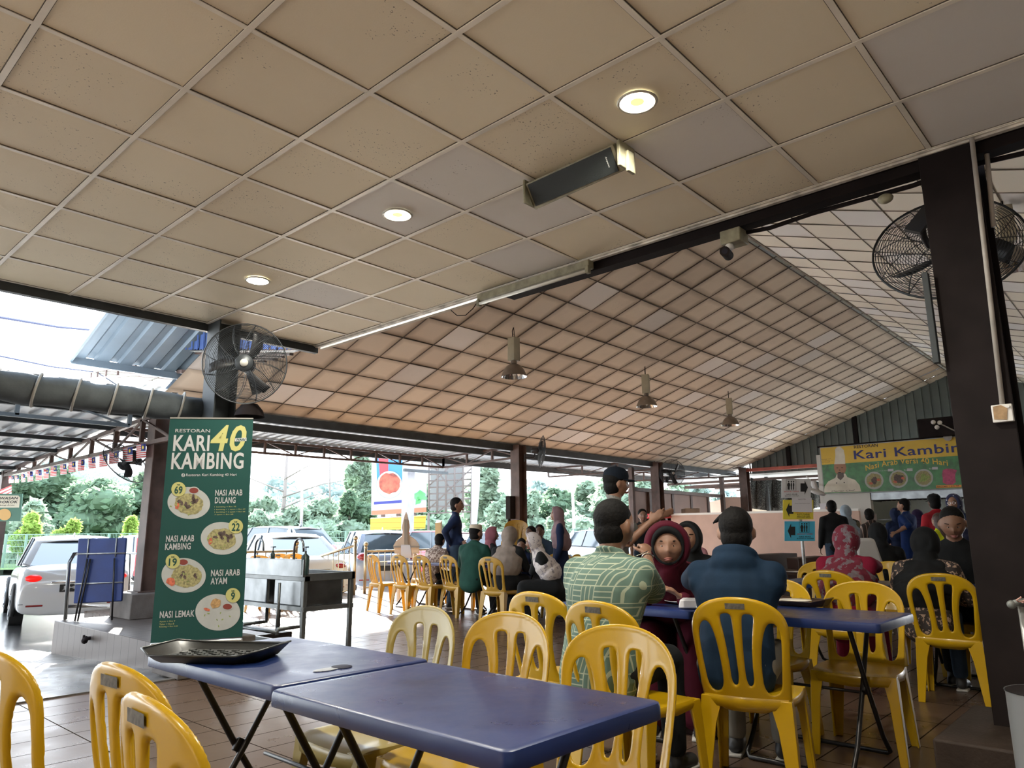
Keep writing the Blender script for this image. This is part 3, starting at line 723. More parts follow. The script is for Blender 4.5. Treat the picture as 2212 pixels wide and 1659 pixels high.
def downlight(x, y, label, core=True, p=24):
    r = root('downlight', (x, y, ZC), label, 'ceiling light', 'round downlights in the flat ceiling')
    m = MB(); m.lathe([(.088, -.003), (.1, -.012), (.094, -.02), (.078, -.014), (.076, -.003)], (x, y, ZC)); m.build('rim', lamp_rim, r, True)
    m = MB(); m.lathe([(.0, -.006), (.076, -.006)], (x, y, ZC)); m.build('diffuser', lamp_on, r)
    if core: m = MB(); m.lathe([(.0, -.009), (.034, -.009)], (x, y, ZC - .002)); m.build('led_core', lamp_core, r)
    l = bpy.data.lights.new('downlight_bulb', 'AREA'); l.shape = 'DISK'; l.size = .15; l.energy = p; l.color = (1, .95, .82); lo = bpy.data.objects.new('downlight_bulb', l); COL.objects.link(lo); lo.location = (x, y, ZC - .0075); return r
downlight(2.77, 1.68, 'lit round downlight nearest the camera, above the wall speaker'); downlight(2.77, 3.53, 'lit round downlight in the middle of the three'); downlight(2.77, 5.35, 'lit round downlight farthest, toward the car park', False)
for x, y in ((.94, .4), (-1.5, 1.7)): downlight(x, y, 'added round downlight in the flat ceiling, out of view')  # unseen lamps added to brighten the interior
# line speaker
r = root('speaker', (3.05, 2.28, 3.2), 'long black column speaker mounted under the ceiling beside a downlight', 'speaker')
cream = mat('cream_plastic', (.30, .28, .19), .5, var=.4, vscale=12); grille = mat('grille_black', (.012, .016, .015), .6, bump=.3, bscale=300)
tl, tr_, br, bl = Vector((2.985, 2.60, 3.22)), Vector((2.99, 1.98, 3.235)), Vector((3.075, 1.965, 3.11)), Vector((3.07, 2.60, 3.085))
n = (tr_ - tl).cross(bl - tl).normalized(); n = -n if n.x > 0 else n
m = MB(); q = [p - n * .10 for p in (tl, tr_, br, bl)]; m.add([tl, tr_, br, bl] + q, [(0, 1, 2, 3), (7, 6, 5, 4), (0, 4, 5, 1), (1, 5, 6, 2), (2, 6, 7, 3), (3, 7, 4, 0)]); m.build('case', cream, r, bevel=.004)
Ms = frame((tl + br) / 2 + n * .004, tr_ - tl, tl - bl)
m = MB(); w_, h_ = .30, .066; m.add([loc(Ms, a, b, c) for c in (0, .006) for a, b in ((-w_, -h_), (w_ - .012, -h_), (w_ - .012, h_), (-w_, h_))], [(0, 1, 2, 3), (4, 5, 6, 7), (0, 1, 5, 4), (1, 2, 6, 5), (2, 3, 7, 6), (3, 0, 4, 7)]); m.build('grille', grille, r)
m = MB(); m.b2((2.99, 1.935, 3.10), (3.14, 1.955, 3.25)); m.b2((3.04, 1.915, 3.08), (3.10, 1.935, 3.2)); m.build('bracket', cream, r, bevel=.004); m = MB(); m.b2((2.98, 2.60, 3.1), (3.1, 2.615, 3.25)); m.build('bracket', cream, r, bevel=.004)
Mt = Ms @ Matrix.Rotation(math.radians(-90), 4, 'Z'); tfit('lettering', 'Amperes', mat('ink_white', (.8, .8, .78), .6), r, Mt, 0, .245, .06, .012, z=.008)
# fluorescent batten
r = root('fluorescent_lamp', (4.27, 3.65, 3.2), 'unlit fluorescent batten under the ceiling edge, one wire hanging from its end', 'lamp')
m = MB(); m.b2((4.23, 3.06, 3.165), (4.3, 4.26, 3.23)); m.build('housing', cream, r, bevel=.006)
m = MB(); m.tube([(4.235, 3.09, 3.14), (4.235, 4.23, 3.14)], .014, 10); m.build('tube', mat('tube_glass', (.8, .8, .74), .2), r, True)
m = MB()
for y in (3.075, 4.245): m.b2((4.22, y - .015, 3.12), (4.26, y + .015, 3.18))
m.build('lamp_holder', cream, r, bevel=.003)
m = MB(); m.tube([(4.26, 4.26, 3.19), (4.25, 4.33, 3.12), (4.25, 4.42, 3.08), (4.25, 4.53, 3.1), (4.26, 4.62, 3.17)], .004, 6); m.build('wire', dark, r, True)
# beam cable
m = MB(); P = [(4.40, 2.0 - .28 * k + .0, 3.155 - .03 * abs(math.sin(k * 1.3))) for k in range(14)]; m.tube(P, .014, 6); tag(m.build('cable', dark, smooth=True), 'black cable bundle strapped along the dark beam to the right column', 'cable')
# camera on the beam
r = root('security_camera', (4.35, 1.93, 3.1), 'small security camera with white joint hanging below the dark beam', 'camera')
m = MB(); m.b2((4.29, 1.88, 3.06), (4.42, 2.02, 3.155)); m.build('junction_box', cream, r, bevel=.006)
m = MB(); m.sph((4.32, 1.97, 3.04), .03, 12, 8); m.build('joint', mat('white_plastic', (.75, .73, .7), .4), r, True)
m = MB(); m.cyl((4.22, 1.96, 2.98), (4.36, 2.0, 3.0), .033, n=16); m.build('camera_body', dark, r, 40)
m = MB(); m.cyl((4.214, 1.958, 2.978), (4.222, 1.961, 2.98), .02, n=16); m.build('lens', mat('lens', (.02, .02, .03), .1), r)
r = root('sensor', (4.33, 1.0, 3.08), 'small white round sensor under the dark beam left of the right column', 'sensor'); m = MB(); m.sph((4.37, 1.02, 3.085), (.03, .045, .03), 12, 8); m.build('sensor_dome', cream, r, True)
# high-bay lamps
lam_g = mat('lamp_cream', (.46, .42, .30), .5, var=.2); lam_s = mat('reflector', (.30, .26, .22), .35, metal=.6, var=.25, vscale=8); lam_i = mat('reflector_inside', (.85, .83, .78), .15, metal=.9)
def highbay(x, y, zt, label, first=[]):
    g = 'unlit high-bay lamps hanging from the hall ceiling'
    if not first:
        t = root('pendant_lamp', (0, 0, 0), 'l', 'pendant lamp', g, world=False)
        m = MB(); m.tube([(0, 0, 0), (-.03, 0, -.06), (-.025, 0, -.17)], .007, 6); m.tube([(0, 0, 0), (.012, 0, -.08), (.02, 0, -.17)], .006, 6); m.tube([(-.03, 0, -.11), (.02, 0, -.11)], .004, 6); m.build('cord', dark, t, True)
        m = MB(); m.b2((-.07, -.07, -.55), (.07, .07, -.17)); m.build('ballast_box', lam_g, t, bevel=.006)
        m = MB(); m.lathe([(.045, -.55), (.05, -.57), (.045, -.60), (.06, -.62)], n=16); m.build('neck', lam_s, t, True)
        m = MB(); m.lathe([(.06, -.60), (.11, -.63), (.16, -.69), (.195, -.77), (.203, -.80), (.208, -.805)], n=32); m.build('reflector', lam_s, t, True)
        m = MB(); m.lathe([(.05, -.63), (.10, -.64), (.152, -.70), (.19, -.775), (.203, -.803)], n=32); m.build('reflector_lining', lam_i, t, True)
        m = MB(); m.sph((0, 0, -.72), (.035, .035, .06), 12, 8); m.build('bulb', mat('bulb_glass', (.8, .8, .78), .1), t, True)
        first.append(t); t.location = (x, y, zt); t['label'] = label; return t
    return dup(first[0], (x, y, zt), .4, label)
for X_, lab in ((8.21, 'high-bay pendant lamp nearest the camera on the left slope'), (12.07, 'middle high-bay pendant lamp of the left slope'), (15.66, 'farthest high-bay pendant lamp of the left slope')): highbay(X_, 7.44, lz(7.44) + .0, lab)
q = atd(2168, 470, 7.2); highbay(q.x, q.y, q.z + .28, 'high-bay pendant lamp peeking out right of the broad column')
# ------------------------------------------------------------------ wall fans
wirem = mat('fan_wire', (.03, .035, .04), .45, metal=.3); blade_m = mat('fan_blade', (.012, .012, .014), .45); hubm = mat('fan_hub', (.35, .34, .31), .5)
def make_fan(R=.36):
    t = root('mounted_fan', (0, 0, 0), 'fan', 'fan', 'black wall fans on the posts', world=False)   # faces +X
    for side, x0 in (('guard', .0), ('guard', -.0)):
        s = 1 if side == 'guard' and x0 == .0 and not t.get('g') else -1; t['g'] = 1
        m = MB(); dep = .075
        def prof(q): return s * dep * (1 - q ** 3.2) + .001 * s
        for k in range(22):
            rr = R * (.24 + .76 * k / 21); m.tube([(prof(rr / R), rr * math.cos(a), rr * math.sin(a)) for a in [2 * PI * i / 40 for i in range(40)]], .0016 if k < 21 else .006, 4 if k < 21 else 6, closed=True)
        for k in range(12):
            a = 2 * PI * k / 12; m.tube([(prof(q), R * q * math.cos(a + .5 * (1 - q)), R * q * math.sin(a + .5 * (1 - q))) for q in (.22, .4, .6, .8, .9, 1)], .0028, 4)
        m.build('guard', wirem, t, True)
    m = MB(); m.lathe([(0, .012), (.075, .01), (.08, 0), (0, 0)], (.072, 0, 0), 24, Matrix.Rotation(PI / 2, 3, 'Y')); m.build('badge', wirem, t, True)
    m = MB(); m.lathe([(0, .018), (.034, .015), (.036, 0)], (.078, 0, 0), 20, Matrix.Rotation(PI / 2, 3, 'Y')); m.build('centre_cap', hubm, t, True)
    m = MB(); m.tube([(.03, 0, 0), (-.04, 0, 0)], .05, 20); m.build('hub', blade_m, t, 40)
    for k in range(3):
        a = 2 * PI * k / 3 + .5; m = MB(); n = 8; vs = []
        for i in range(n + 1):
            q = .04 + (R * .86 - .04) * i / n; wd = .055 + .06 * math.sin(PI * min(1, i / n * 1.05) * .8)
            for sgn in (-1, 1):
                b = a + sgn * wd / (q + .07) * .55 + .5 * q / R; vs.append((sgn * .028 - .005, q * math.cos(b), q * math.sin(b)))
        m.add(vs, [(2 * i, 2 * i + 1, 2 * i + 3, 2 * i + 2) for i in range(n)]); o = m.build('blade', blade_m, t, True); md = o.modifiers.new('s', 'SOLIDIFY'); md.thickness = .003
    m = MB(); m.tube([(-.07, 0, 0), (-.09, 0, 0), (-.22, 0, 0), (-.245, 0, 0)], [.05, .075, .07, .04], 20); m.build('motor', blade_m, t, 50)
    m = MB(); m.tube([(-.15, 0, -.06), (-.16, 0, -.15), (-.26, 0, -.18), (-.37, 0, -.18)], .016, 8); m.b2((-.38, -.04, -.26), (-.36, .04, -.1)); m.build('bracket', blade_m, t, 50); del t['g']
    return t
FAN = make_fan(); FAN['label'] = 'large black fan on the grey column behind the menu banner'
def place_fan(o, c, dirv, roll=0, scale=1):
    o.location = c; d = Vector(dirv).normalized(); o.rotation_euler = (d.to_track_quat('X', 'Z').to_matrix() @ Matrix.Rotation(roll, 3, 'X')).to_euler(); o.scale = (scale,) * 3
place_fan(FAN, (3.12, 6.16, 2.74), (-.55, -.83, -.12), .3, 1.02)
def fan(c, d, label, roll=0, scale=1):
    f = copy_tree(FAN); f['label'] = label; place_fan(f, c, d, roll, scale)
fan(atd(2046, 533, 4.85), (.88, .17, -.42), 'black fan behind the broad right column, its cage showing on both sides', .6, 1.25)
fan(atd(272, 1000, 10.0), (-.25, .55, -.45), 'fan on the column by the string of flags, seen edge-on', 0, .95)
fan(atd(1170, 975, 15.6), (.72, -.66, -.1), 'small distant fan seen edge-on beside the nearest hall post', 0, .95)
fan(atd(1452, 1022, 20.3), (-.6, -.8, -.1), 'distant fan with open cage beside the post behind the man in the cap', 0, 1.05)
# conduits and socket on the right column
r = root('conduit', (4.29, .6, 3.2), 'white electrical conduit running down the broad right column to a socket', 'conduit')
grey_pl = mat('conduit_grey', (.45, .42, .38), .5, var=.2, vscale=8)
m = MB(); m.tube([atX(2098, 288, 4.285), atX(2120, 480, 4.285), atX(2166, 880, 4.285)], .012, 10); m.build('pipe', grey_pl, r, True)
m = MB(); m.tube([atX(2128, 290, 4.36), atX(2146, 490, 4.36)], .012, 10); m.build('pipe', grey_pl, r, True)
r = root('power_socket', atX(2166, 893, 4.28), 'square white power socket with brown tape at the foot of the conduit', 'socket')
Mq = frame(atX(2166, 893, 4.285), (0, -1, 0), (0, 0, 1)); m = MB(); m.box(atX(2166, 893, 4.28), (.03, .088, .088)); m.build('plate', mat('white_plastic', (.75, .73, .7), .4), r, bevel=.004)
m = MB(); m.add([loc(Mq, a, b, .023) for a, b in ((-.036, -.03), (.018, -.036), (.026, .02), (.0, .04), (-.034, .035))], [(0, 1, 2, 3, 4)]); m.build('tape', mat('tape_brown', (.38, .24, .12), .6, var=.3, vscale=40), r)
m = MB(); q = loc(Mq, .03, .028, .02); m.tube([q, q + Vector((-.012, 0, 0))], .007, 10); m.build('switch', mat('white_plastic', (.75, .73, .7), .4), r)
m = MB(); m.b2((4.24, .83, 2.05), (4.28, .86, 2.55)); tag(m.build('fan_mount', steel, bevel=.003), 'blue grey metal strip on the left side of the broad right column', 'bracket')
# dirty work light up in the gable
r = root('gable_lamp', atd(2030, 918, 16.5), 'dark lamp with small white bulbs above the shop banner', 'lamp')
m = MB(); c = atd(2035, 922, 16.6); m.box(c, (.05, 1.0, .45), (0, 0, 0)); m.build('back_board', dark, r, bevel=.08)
for dx, dy in ((-8, -6), (6, -5), (0, 5)):
    m = MB(); m.sph(atd(2024 + dx, 918 + dy, 16.4), .05, 10, 8); m.build('bulb', mat('white_plastic', (.75, .73, .7), .4), r, True)
m = MB(); m.tube([atd(2030, 915, 16.4), atd(2072, 935, 16.4)], .015, 6); m.build('arm', grey_pl, r)
# ------------------------------------------------------------------ flat printed things
class Panel:
    def __init__(s, M, ox, oy, sc): s.M = M; s.o = M.translation; s.n = M.to_3x3() @ Vector((0, 0, 1)); s.I = M.inverted(); s.ox = ox; s.oy = oy; s.sc = sc
    def uv(s, x, y):
        r = ray(s.ox + x / s.sc, s.oy + y / s.sc); k = (s.o - EYE).dot(s.n) / r.dot(s.n); p = s.I @ (EYE + r * k); return (p.x, p.y)
    def t(s, txt, m, parent, x0, y0, x1, y1, bold=.0, shear=0, z=.003, arc=None, name='lettering'):
        L = Vector(s.uv(x0, (y0 + y1) / 2)); R = Vector(s.uv(x1, (y0 + y1) / 2)); T_ = Vector(s.uv((x0 + x1) / 2, y0)); B = Vector(s.uv((x0 + x1) / 2, y1))
        c = (L + R) / 2; return tfit(name, txt, m, parent, s.M, c.x, (T_.y + B.y) / 2, (R - L).length, abs(T_.y - B.y), bold, shear, z, arc=arc)
    def pg(s, mb, pts, z=.002): mb.add([loc(s.M, *s.uv(*p), z) for p in pts], [tuple(range(len(pts)))])
    def el(s, mb, x, y, rx, ry, z=.002, n=28, a=0, j=0, rn=random.Random(3)):
        ca, sa = math.cos(a), math.sin(a)
        P = []
        for k in range(n):
            t = 2 * PI * k / n; q = 1 + rn.uniform(-j, j); u, v = rx * q * math.cos(t), ry * q * math.sin(t); P.append((x + u * ca - v * sa, y + u * sa + v * ca))
        s.pg(mb, P, z)
ink_w = mat('ink_pale', (.42, .42, .42), .6); ink_y = mat('ink_yellow', (.42, .40, .14), .6); ink_g = mat('print_green', (.010, .058, .050), .45, var=.08, vscale=1, spec=.3); ink_k = mat('ink_black', (.015, .015, .015), .6)
ink_r = mat('ink_red', (.55, .03, .03), .6); ink_o = mat('ink_orange', (.75, .30, .06), .6); plate_w = mat('print_plate', (.38, .39, .37), .6, var=.1, vscale=8); rice = mat('print_rice', (.30, .27, .12), .6, var=.5, vscale=60)
meat = mat('print_meat', (.09, .06, .05), .6, var=.6, vscale=50); sal = mat('print_salad', (.25, .33, .08), .6, var=.6, vscale=60); tom = mat('print_tomato', (.5, .12, .06), .6, var=.4, vscale=50); sauce = mat('print_sauce', (.18, .03, .02), .6)
# --- roll-up menu banner
r = root('menu_banner', (2.95, 6.4, .3), 'tall green roll-up menu banner with food plates, beside the grey column', 'banner')
TL = Vector((2.67, 6.6, 2.235)); BL = Vector((2.67, 6.6, .31)); TR = Vector((3.245, 6.18, 2.245)); BR = Vector((3.265, 6.165, .335))
xd = (TR - TL).normalized(); Mb = frame(BL, xd, (0, 0, 1)); PB = Panel(Mb, 320, 890, 3.254)
nn = xd.cross(Vector((0, 0, 1)))
m = MB(); m.poly([BL, BR, TR, TL], .004, nn); m.build('fabric', ink_g, r)
m = MB(); m.bar(BL - Vector((0, 0, .035)) - nn * .02, BR - Vector((0, 0, .05)) - nn * .02, .05, .07, (0, 0, 1)); m.build('roller_base', mat('alu', (.5, .5, .48), .35, metal=.8), r, bevel=.008)
m = MB(); m.bar(TL, TR, .012, .012); m.build('top_rail', mat('alu', (.5, .5, .48), .35, metal=.8), r)
m = MB(); m.tube([(BL + BR) / 2 - nn * .03, (TL + TR) / 2 - nn * .02], .008, 6); m.build('support_pole', mat('alu', (.5, .5, .48), .35, metal=.8), r)
PB.t('RESTORAN', ink_w, r, 192, 120, 436, 144, .01); PB.t('KARI', ink_w, r, 178, 162, 432, 275, .055); PB.t('KAMBING', ink_w, r, 165, 285, 672, 402, .055)
PB.t('40', ink_y, r, 440, 92, 690, 278, .05, .18); m = MB(); PB.pg(m, [(610, 186), (692, 180), (692, 204), (610, 208)], .004); m.build('label_patch', ink_w, r); PB.t('HARI', ink_g, r, 622, 186, 684, 202, .05, .2, .006)
m = MB(); PB.el(m, 247, 444, 13, 13); m.build('logo', ink_w, r); PB.t('f', ink_g, r, 243, 434, 252, 456, .06, 0, .005); PB.t('Restoran Kari Kambing 40 Hari', ink_w, r, 267, 432, 622, 456, .03)
PB.t('NASI ARAB', ink_w, r, 472, 545, 663, 588, .05); PB.t('DULANG', ink_w, r, 470, 598, 615, 642, .05)
for k, s_ in enumerate(('1 kambing = Rm 75', '1 kambing = 1 ayam = Rm 69', '1 kambing = 2 ayam = Rm 66', '3 ayam = Rm 60')): PB.t(s_, ink_y, r, 467, 662 + k * 18, 618 + (65 if k in (1, 2) else -20 * (k == 3)), 672 + k * 18, .0)
PB.t('NASI ARAB', ink_w, r, 127, 866, 324, 912, .05); PB.t('KAMBING', ink_w, r, 120, 922, 300, 968, .05)
PB.t('NASI ARAB', ink_w, r, 443, 1106, 645, 1152, .05); PB.t('AYAM', ink_w, r, 440, 1164, 555, 1210, .05)
PB.t('NASI LEMAK', ink_w, r, 83, 1396, 326, 1444, .05)
for k, s_ in enumerate(('Ayam = Rm 9', 'Telur = Rm 8', 'Kosong = Rm 3.50')): PB.t(s_, ink_y, r, 80, 1466 + k * 18, 190 + 18 * (k == 2) - 8 * (k == 1), 1478 + k * 18)
for x, y, rx, ry, a, kind in ((286, 640, 150, 112, .1, 0), (518, 888, 148, 115, .05, 1), (250, 1148, 156, 122, .05, 2), (490, 1408, 158, 128, .05, 3)):
    m = MB(); PB.el(m, x, y, rx, ry, .002, 48, a); m.build('plate_print', plate_w, r)
    m = MB()
    if kind < 3: PB.el(m, x + (20 if kind == 2 else 0), y + 6, rx * .68, ry * .66, .003, 30, a, .06); m.build('rice_print', rice, r)
    else: PB.el(m, x + 5, y + 40, 52, 52, .003, 30); m.build('rice_print', plate_w, r)
    m = MB(); q = random.Random(kind)
    if kind == 3: PB.el(m, x - 15, y - 62, 40, 32, .004, 12, -.6, .15)
    else:
        for _ in range(9 if kind < 2 else 5): PB.el(m, x + q.gauss(0, 34), y + q.gauss(-18 if kind < 2 else 10, 20), q.uniform(12, 24), q.uniform(8, 15), .004, 8, q.uniform(0, 3), .25)
    m.build('meat_print', meat if kind != 3 else mat('print_fried', (.42, .25, .1), .6, var=.4, vscale=60), r)
    m = MB()
    for _ in range(7): PB.el(m, x + q.gauss(-10, 50), y + q.gauss(25, 22), 9, 4, .0045, 6, q.uniform(0, 3), .2)
    m.build('salad_print', sal, r)
    m = MB(); 
    if kind == 2: PB.el(m, x - 88, y + 45, 34, 26, .004, 10, .3, .15)
    elif kind == 3: PB.el(m, x - 75, y - 20, 24, 12, .004, 10, .3, .2)
    else: PB.el(m, x - 80, y + 20, 14, 24, .004, 8, .3, .2)
    m.build('garnish_print', tom, r)
    if kind != 1:
        cx_, cy_ = {0: (322, 552), 2: (248, 1055), 3: (558, 1368)}[kind]; m = MB(); PB.el(m, cx_, cy_, 40, 27, .004); m.build('bowl_print', plate_w, r); m = MB(); PB.el(m, cx_, cy_, 32, 20, .005); m.build('sauce_print', sauce, r)
for x, y, n_ in ((215, 543, '69'), (617, 803, '22'), (175, 1050, '19'), (597, 1288, '9')):
    m = MB(); PB.el(m, x, y, 51, 51, .006, 36); m.build('price_badge', ink_y, r); w_ = 28 if len(n_) == 2 else 14; PB.t(n_, ink_g, r, x - w_, y - 22, x + w_, y + 32, .05, 0, .008); PB.t('RM', ink_g, r, x - 10, y - 36, x + 10, y - 26, .03, 0, .008)
# --- shop banner over the kitchen
XB = 19.0
r = root('shop_banner', (XB, 5, 2), 'wide yellow and green shop banner with a chef in tall hat above the kitchen', 'banner')
A = atX(1770, 967, XB); B = atX(1781, 1068, XB); zt, zb_ = A.z, B.z; y0 = A.y; y1 = y0 - 4.6
Mk = frame((XB - .02, y0, zb_), (0, -1, 0), (0, 0, 1)); PK = Panel(Mk, 1760, 920, 6.506)
pyel = mat('print_yellow', (.62, .40, .01), .4, var=.08, vscale=2); pgrn = mat('print_leaf_green', (.03, .17, .04), .4, var=.5, vscale=7); navy_i = mat('print_navy', (.01, .015, .13), .5)
m = MB(); m.b2((XB, y1, zb_), (XB + .05, y0, zt)); m.build('backing', plate_w, r)
H_ = zt - zb_; m = MB(); rect(m, Mk, .03, .02, 4.57, H_ * .625, .001); m.build('green_print', pgrn, r); m = MB(); rect(m, Mk, .03, H_ * .625, 4.57, H_ - .02, .0012); m.build('yellow_print', pyel, r)
PK.t('RESTORAN', ink_k, r, 550, 262, 886, 306, .03, 0, .006); 
L = PK.uv(555, 460); R_ = PK.uv(2055, 300); U = .33 * H_
tfit('lettering', 'Kari Kambing', navy_i, r, Mk, L[0] + 1.09 * (R_[0] - L[0]) / 2, H_ * .755, (R_[0] - L[0]) * 1.09, H_ * .24, .03, 0, .006)
tfit('lettering', 'Nasi Arab Versi 40 Hari', pyel, r, Mk, (PK.uv(715, 600)[0] + PK.uv(1875, 560)[0]) / 2, H_ * .545, PK.uv(1875, 560)[0] - PK.uv(715, 600)[0], H_ * .115, .03, 0, .006, arc=.11)
for q, (x, y) in enumerate(((835, 768), (1178, 745), (1532, 730))):
    m = MB(); PK.el(m, x, y, 132, 125, .004, 40); m.build('plate_print', plate_w, r); m = MB(); PK.el(m, x, y, 108, 100, .006, 26, 0, .06); m.build('rice_print', rice, r)
    m = MB(); PK.el(m, x + 5, y - 5, (40, 72, 55)[q], (55, 62, 50)[q], .008, 14, .2, .25); m.build('meat_print', (meat, meat, sal)[q], r); m = MB(); PK.el(m, x - 45, y + 40, 28, 18, .009, 9, .2, .2); PK.el(m, x + 60, y - 10, 26, 20, .009, 9, .2, .2); m.build('garnish_print', tom if q < 2 else sal, r)
m = MB(); PK.pg(m, [(1800, 620), (1850, 600), (1940, 605), (2000, 625), (1975, 680), (1975, 740), (1985, 790), (1940, 825), (1850, 825), (1800, 795), (1800, 730), (1790, 690)], .005); m.build('drink_print', mat('print_pink', (.42, .05, .13), .5, var=.4, vscale=20), r)
m = MB(); PK.pg(m, [(1706, 838), (2062, 828), (2062, 862), (1706, 872)], .005); m.build('label_patch', ink_o, r); PK.t('PERCUMA: 1 JUG AIR', ink_k, r, 1718, 840, 2035, 864, .02, 0, .008)
for x, y in ((1068, 622), (1336, 616), (1690, 596)): m = MB(); PK.pg(m, [(x - 40, y - 18), (x + 40, y - 20), (x + 40, y + 16), (x - 40, y + 18)], .006); m.build('price_patch', ink_w, r)
PK.t('Rm', ink_w, r, 1255, 606, 1290, 632, .02); PK.t('Rm', ink_w, r, 1608, 590, 1642, 612, .02); PK.t('Nasi Arab Ayam', ink_w, r, 872, 624, 1022, 640)
for k, s_ in enumerate(('Resepi asli', 'yang dimasak oleh', 'Chef')): PK.t(s_, ink_k, r, 96, 462 + k * 20, (226, 264, 220)[k], 474 + k * 20)
coat_p = mat('print_coat', (.62, .58, .48), .6, var=.15, vscale=4); skin_p = mat('print_skin', (.33, .17, .10), .6)
m = MB(); PK.pg(m, [(275, 540), (290, 420), (286, 330), (310, 300), (345, 290), (375, 305), (408, 340), (425, 430), (430, 535)], .004); m.build('hat_print', coat_p, r)
m = MB(); PK.pg(m, [(272, 540), (432, 536), (446, 590), (430, 650), (395, 690), (330, 695), (290, 655), (270, 600)], .0045); m.build('face_print', skin_p, r)
m = MB(); PK.pg(m, [(310, 680), (430, 670), (460, 720), (570, 760), (630, 830), (655, 922), (130, 938), (140, 850), (190, 780), (290, 730)], .004); m.build('coat_print', coat_p, r)
m = MB(); PK.pg(m, [(318, 660), (408, 655), (412, 715), (365, 765), (320, 730)], .0046); m.build('neck_print', mat('print_neck', (.10, .08, .07), .6), r)
m = MB()
for x, y, a, b in ((308, 803, 9, 9), (415, 796, 9, 9), (318, 590, 16, 5), (385, 588, 16, 5), (350, 655, 22, 5), (352, 622, 10, 5)): PK.el(m, x, y, a, b, .006, 12)
m.build('detail_print', ink_k, r); PK.t('Owner Chef', ink_k, r, 238, 900, 566, 922, .0, .2, .006)
m = MB(); m.tube([atX(2047, 944, XB - .1), atX(2047, 944, XB + .0)], .09, 12); m.build('pipe_end', grey_pl, r)
# --- sign post with three queue boards
PDp = 9.6; Pc = atd(1725, 1100, PDp); fx = Vector((.60, -.80, 0)); Ms = frame(Pc, fx, (0, 0, 1)); PS = Panel(Ms, 1650, 1000, 5.53)
r = root('sign_post', (Pc.x, Pc.y, 0), 'grey post with white, yellow and blue arrow queue boards', 'sign')
q = loc(Ms, PS.uv(465, 1000)[0], 0, 0); m = MB(); m.tube([(q.x, q.y, .03), (q.x, q.y, 1.75)], .022, 10); m.build('pole', mat('galvanised', (.4, .41, .4), .4, metal=.6, var=.3, vscale=20), r, True)
m = MB(); m.cyl((q.x, q.y, 0), (q.x, q.y, .03), .2, n=24); m.build('base', dark, r)
nz = .024
bwhite = mat('board_white', (.62, .62, .62), .5, var=.1, vscale=4); byel = mat('board_yellow', (.70, .58, .05), .5); bblu = mat('board_blue', (.06, .42, .62), .5)
def board(bm_, x0, y0, x1, y1, name='board'):
    m = MB(); pts = [loc(Ms, *PS.uv(*p), nz) for p in ((x0, y1), (x1, y1), (x1, y0), (x0, y0))]; m.poly(pts, .008); return m.build(name, bm_, r, bevel=.002)
board(bwhite, 205, 190, 555, 420); board(byel, 222, 443, 585, 675); board(bblu, 242, 698, 605, 932); 
m = MB(); m.add([loc(Ms, *PS.uv(*p), nz + .004) for p in ((330, 585), (575, 590), (565, 415), (328, 422))], [(0, 1, 2, 3)]); m.build('paper_notice', mat('paper', (.62, .6, .62), .6), r)
def arrow(x, y, w_, h_, d):
    m = MB(); P = [(-.5, -.28), (.05, -.28), (.05, -.5), (.5, 0), (.05, .5), (.05, .28), (-.5, .28)]; m.add([loc(Ms, *PS.uv(x + d * a * w_, y + b * h_), nz + .003) for a, b in P], [tuple(range(7))]); m.build('arrow_print', ink_k, r)
arrow(475, 295, 88, 175, 1); arrow(302, 560, 88, 175, -1); arrow(323, 812, 90, 180, -1)
for x, y, rr in ((318, 265, ink_r), (475, 768, ink_r)):
    m = MB(); Q = [loc(Ms, *PS.uv(x + a, y + b), nz + .004) for a, b in ((-58, -62), (58, -62), (58, 62), (-58, 62))]; m.tube(Q, .0022, 4, closed=True)
    for k, (hw) in enumerate((20, 10, 10)):
        u = -28 + k * 26 + (6 if k else 0)
        for cx, cy, rx, ry in ((u, -40, 9, 9), (u, 0, hw * .9, 28), (u - hw * .3, 36, hw * .35, 24), (u + hw * .3, 36, hw * .35, 24)):
            P = [loc(Ms, *PS.uv(x + cx + rx * math.cos(t * PI / 6), y + cy + ry * math.sin(t * PI / 6)), nz + .003) for t in range(12)]; m.add(P, [tuple(range(12))])
    m.build('queue_symbol', ink_k, r)
PS.t('BERATUR / QUEUE', ink_r, r, 236, 336, 410, 352, .03, 0, nz + .003); PS.t('NASI ARAB', ink_k, r, 262, 368, 392, 384, .03, 0, nz + .003); PS.t('MAKAN SAHAJA', ink_k, r, 246, 390, 412, 404, .03, 0, nz + .003)
PS.t('ROTI CANAI', ink_k, r, 392, 606, 537, 624, .03, 0, nz + .003); PS.t('BERATUR SINI', ink_k, r, 390, 630, 540, 645, .03, 0, nz + .003); PS.t('(SARAPAN PAGI)', ink_k, r, 385, 650, 550, 665, .03, 0, nz + .003); PS.t('BERATUR / QUEUE', ink_r, r, 372, 590, 560, 602, .03, 0, nz + .006)
PS.t('BERATUR / QUEUE', ink_r, r, 392, 842, 575, 858, .03, 0, nz + .003); PS.t('NASI ARAB', ink_k, r, 415, 872, 552, 890, .03, 0, nz + .003); PS.t('BUNGKUS SAHAJA', ink_k, r, 388, 896, 590, 912, .03, 0, nz + .003)
PS.t('NOTIS', ink_k, r, 405, 430, 490, 440, .02, 0, nz + .006); PS.t('Hanya NASI ARAB sahaja', ink_k, r, 362, 480, 540, 490, .01, 0, nz + .006)
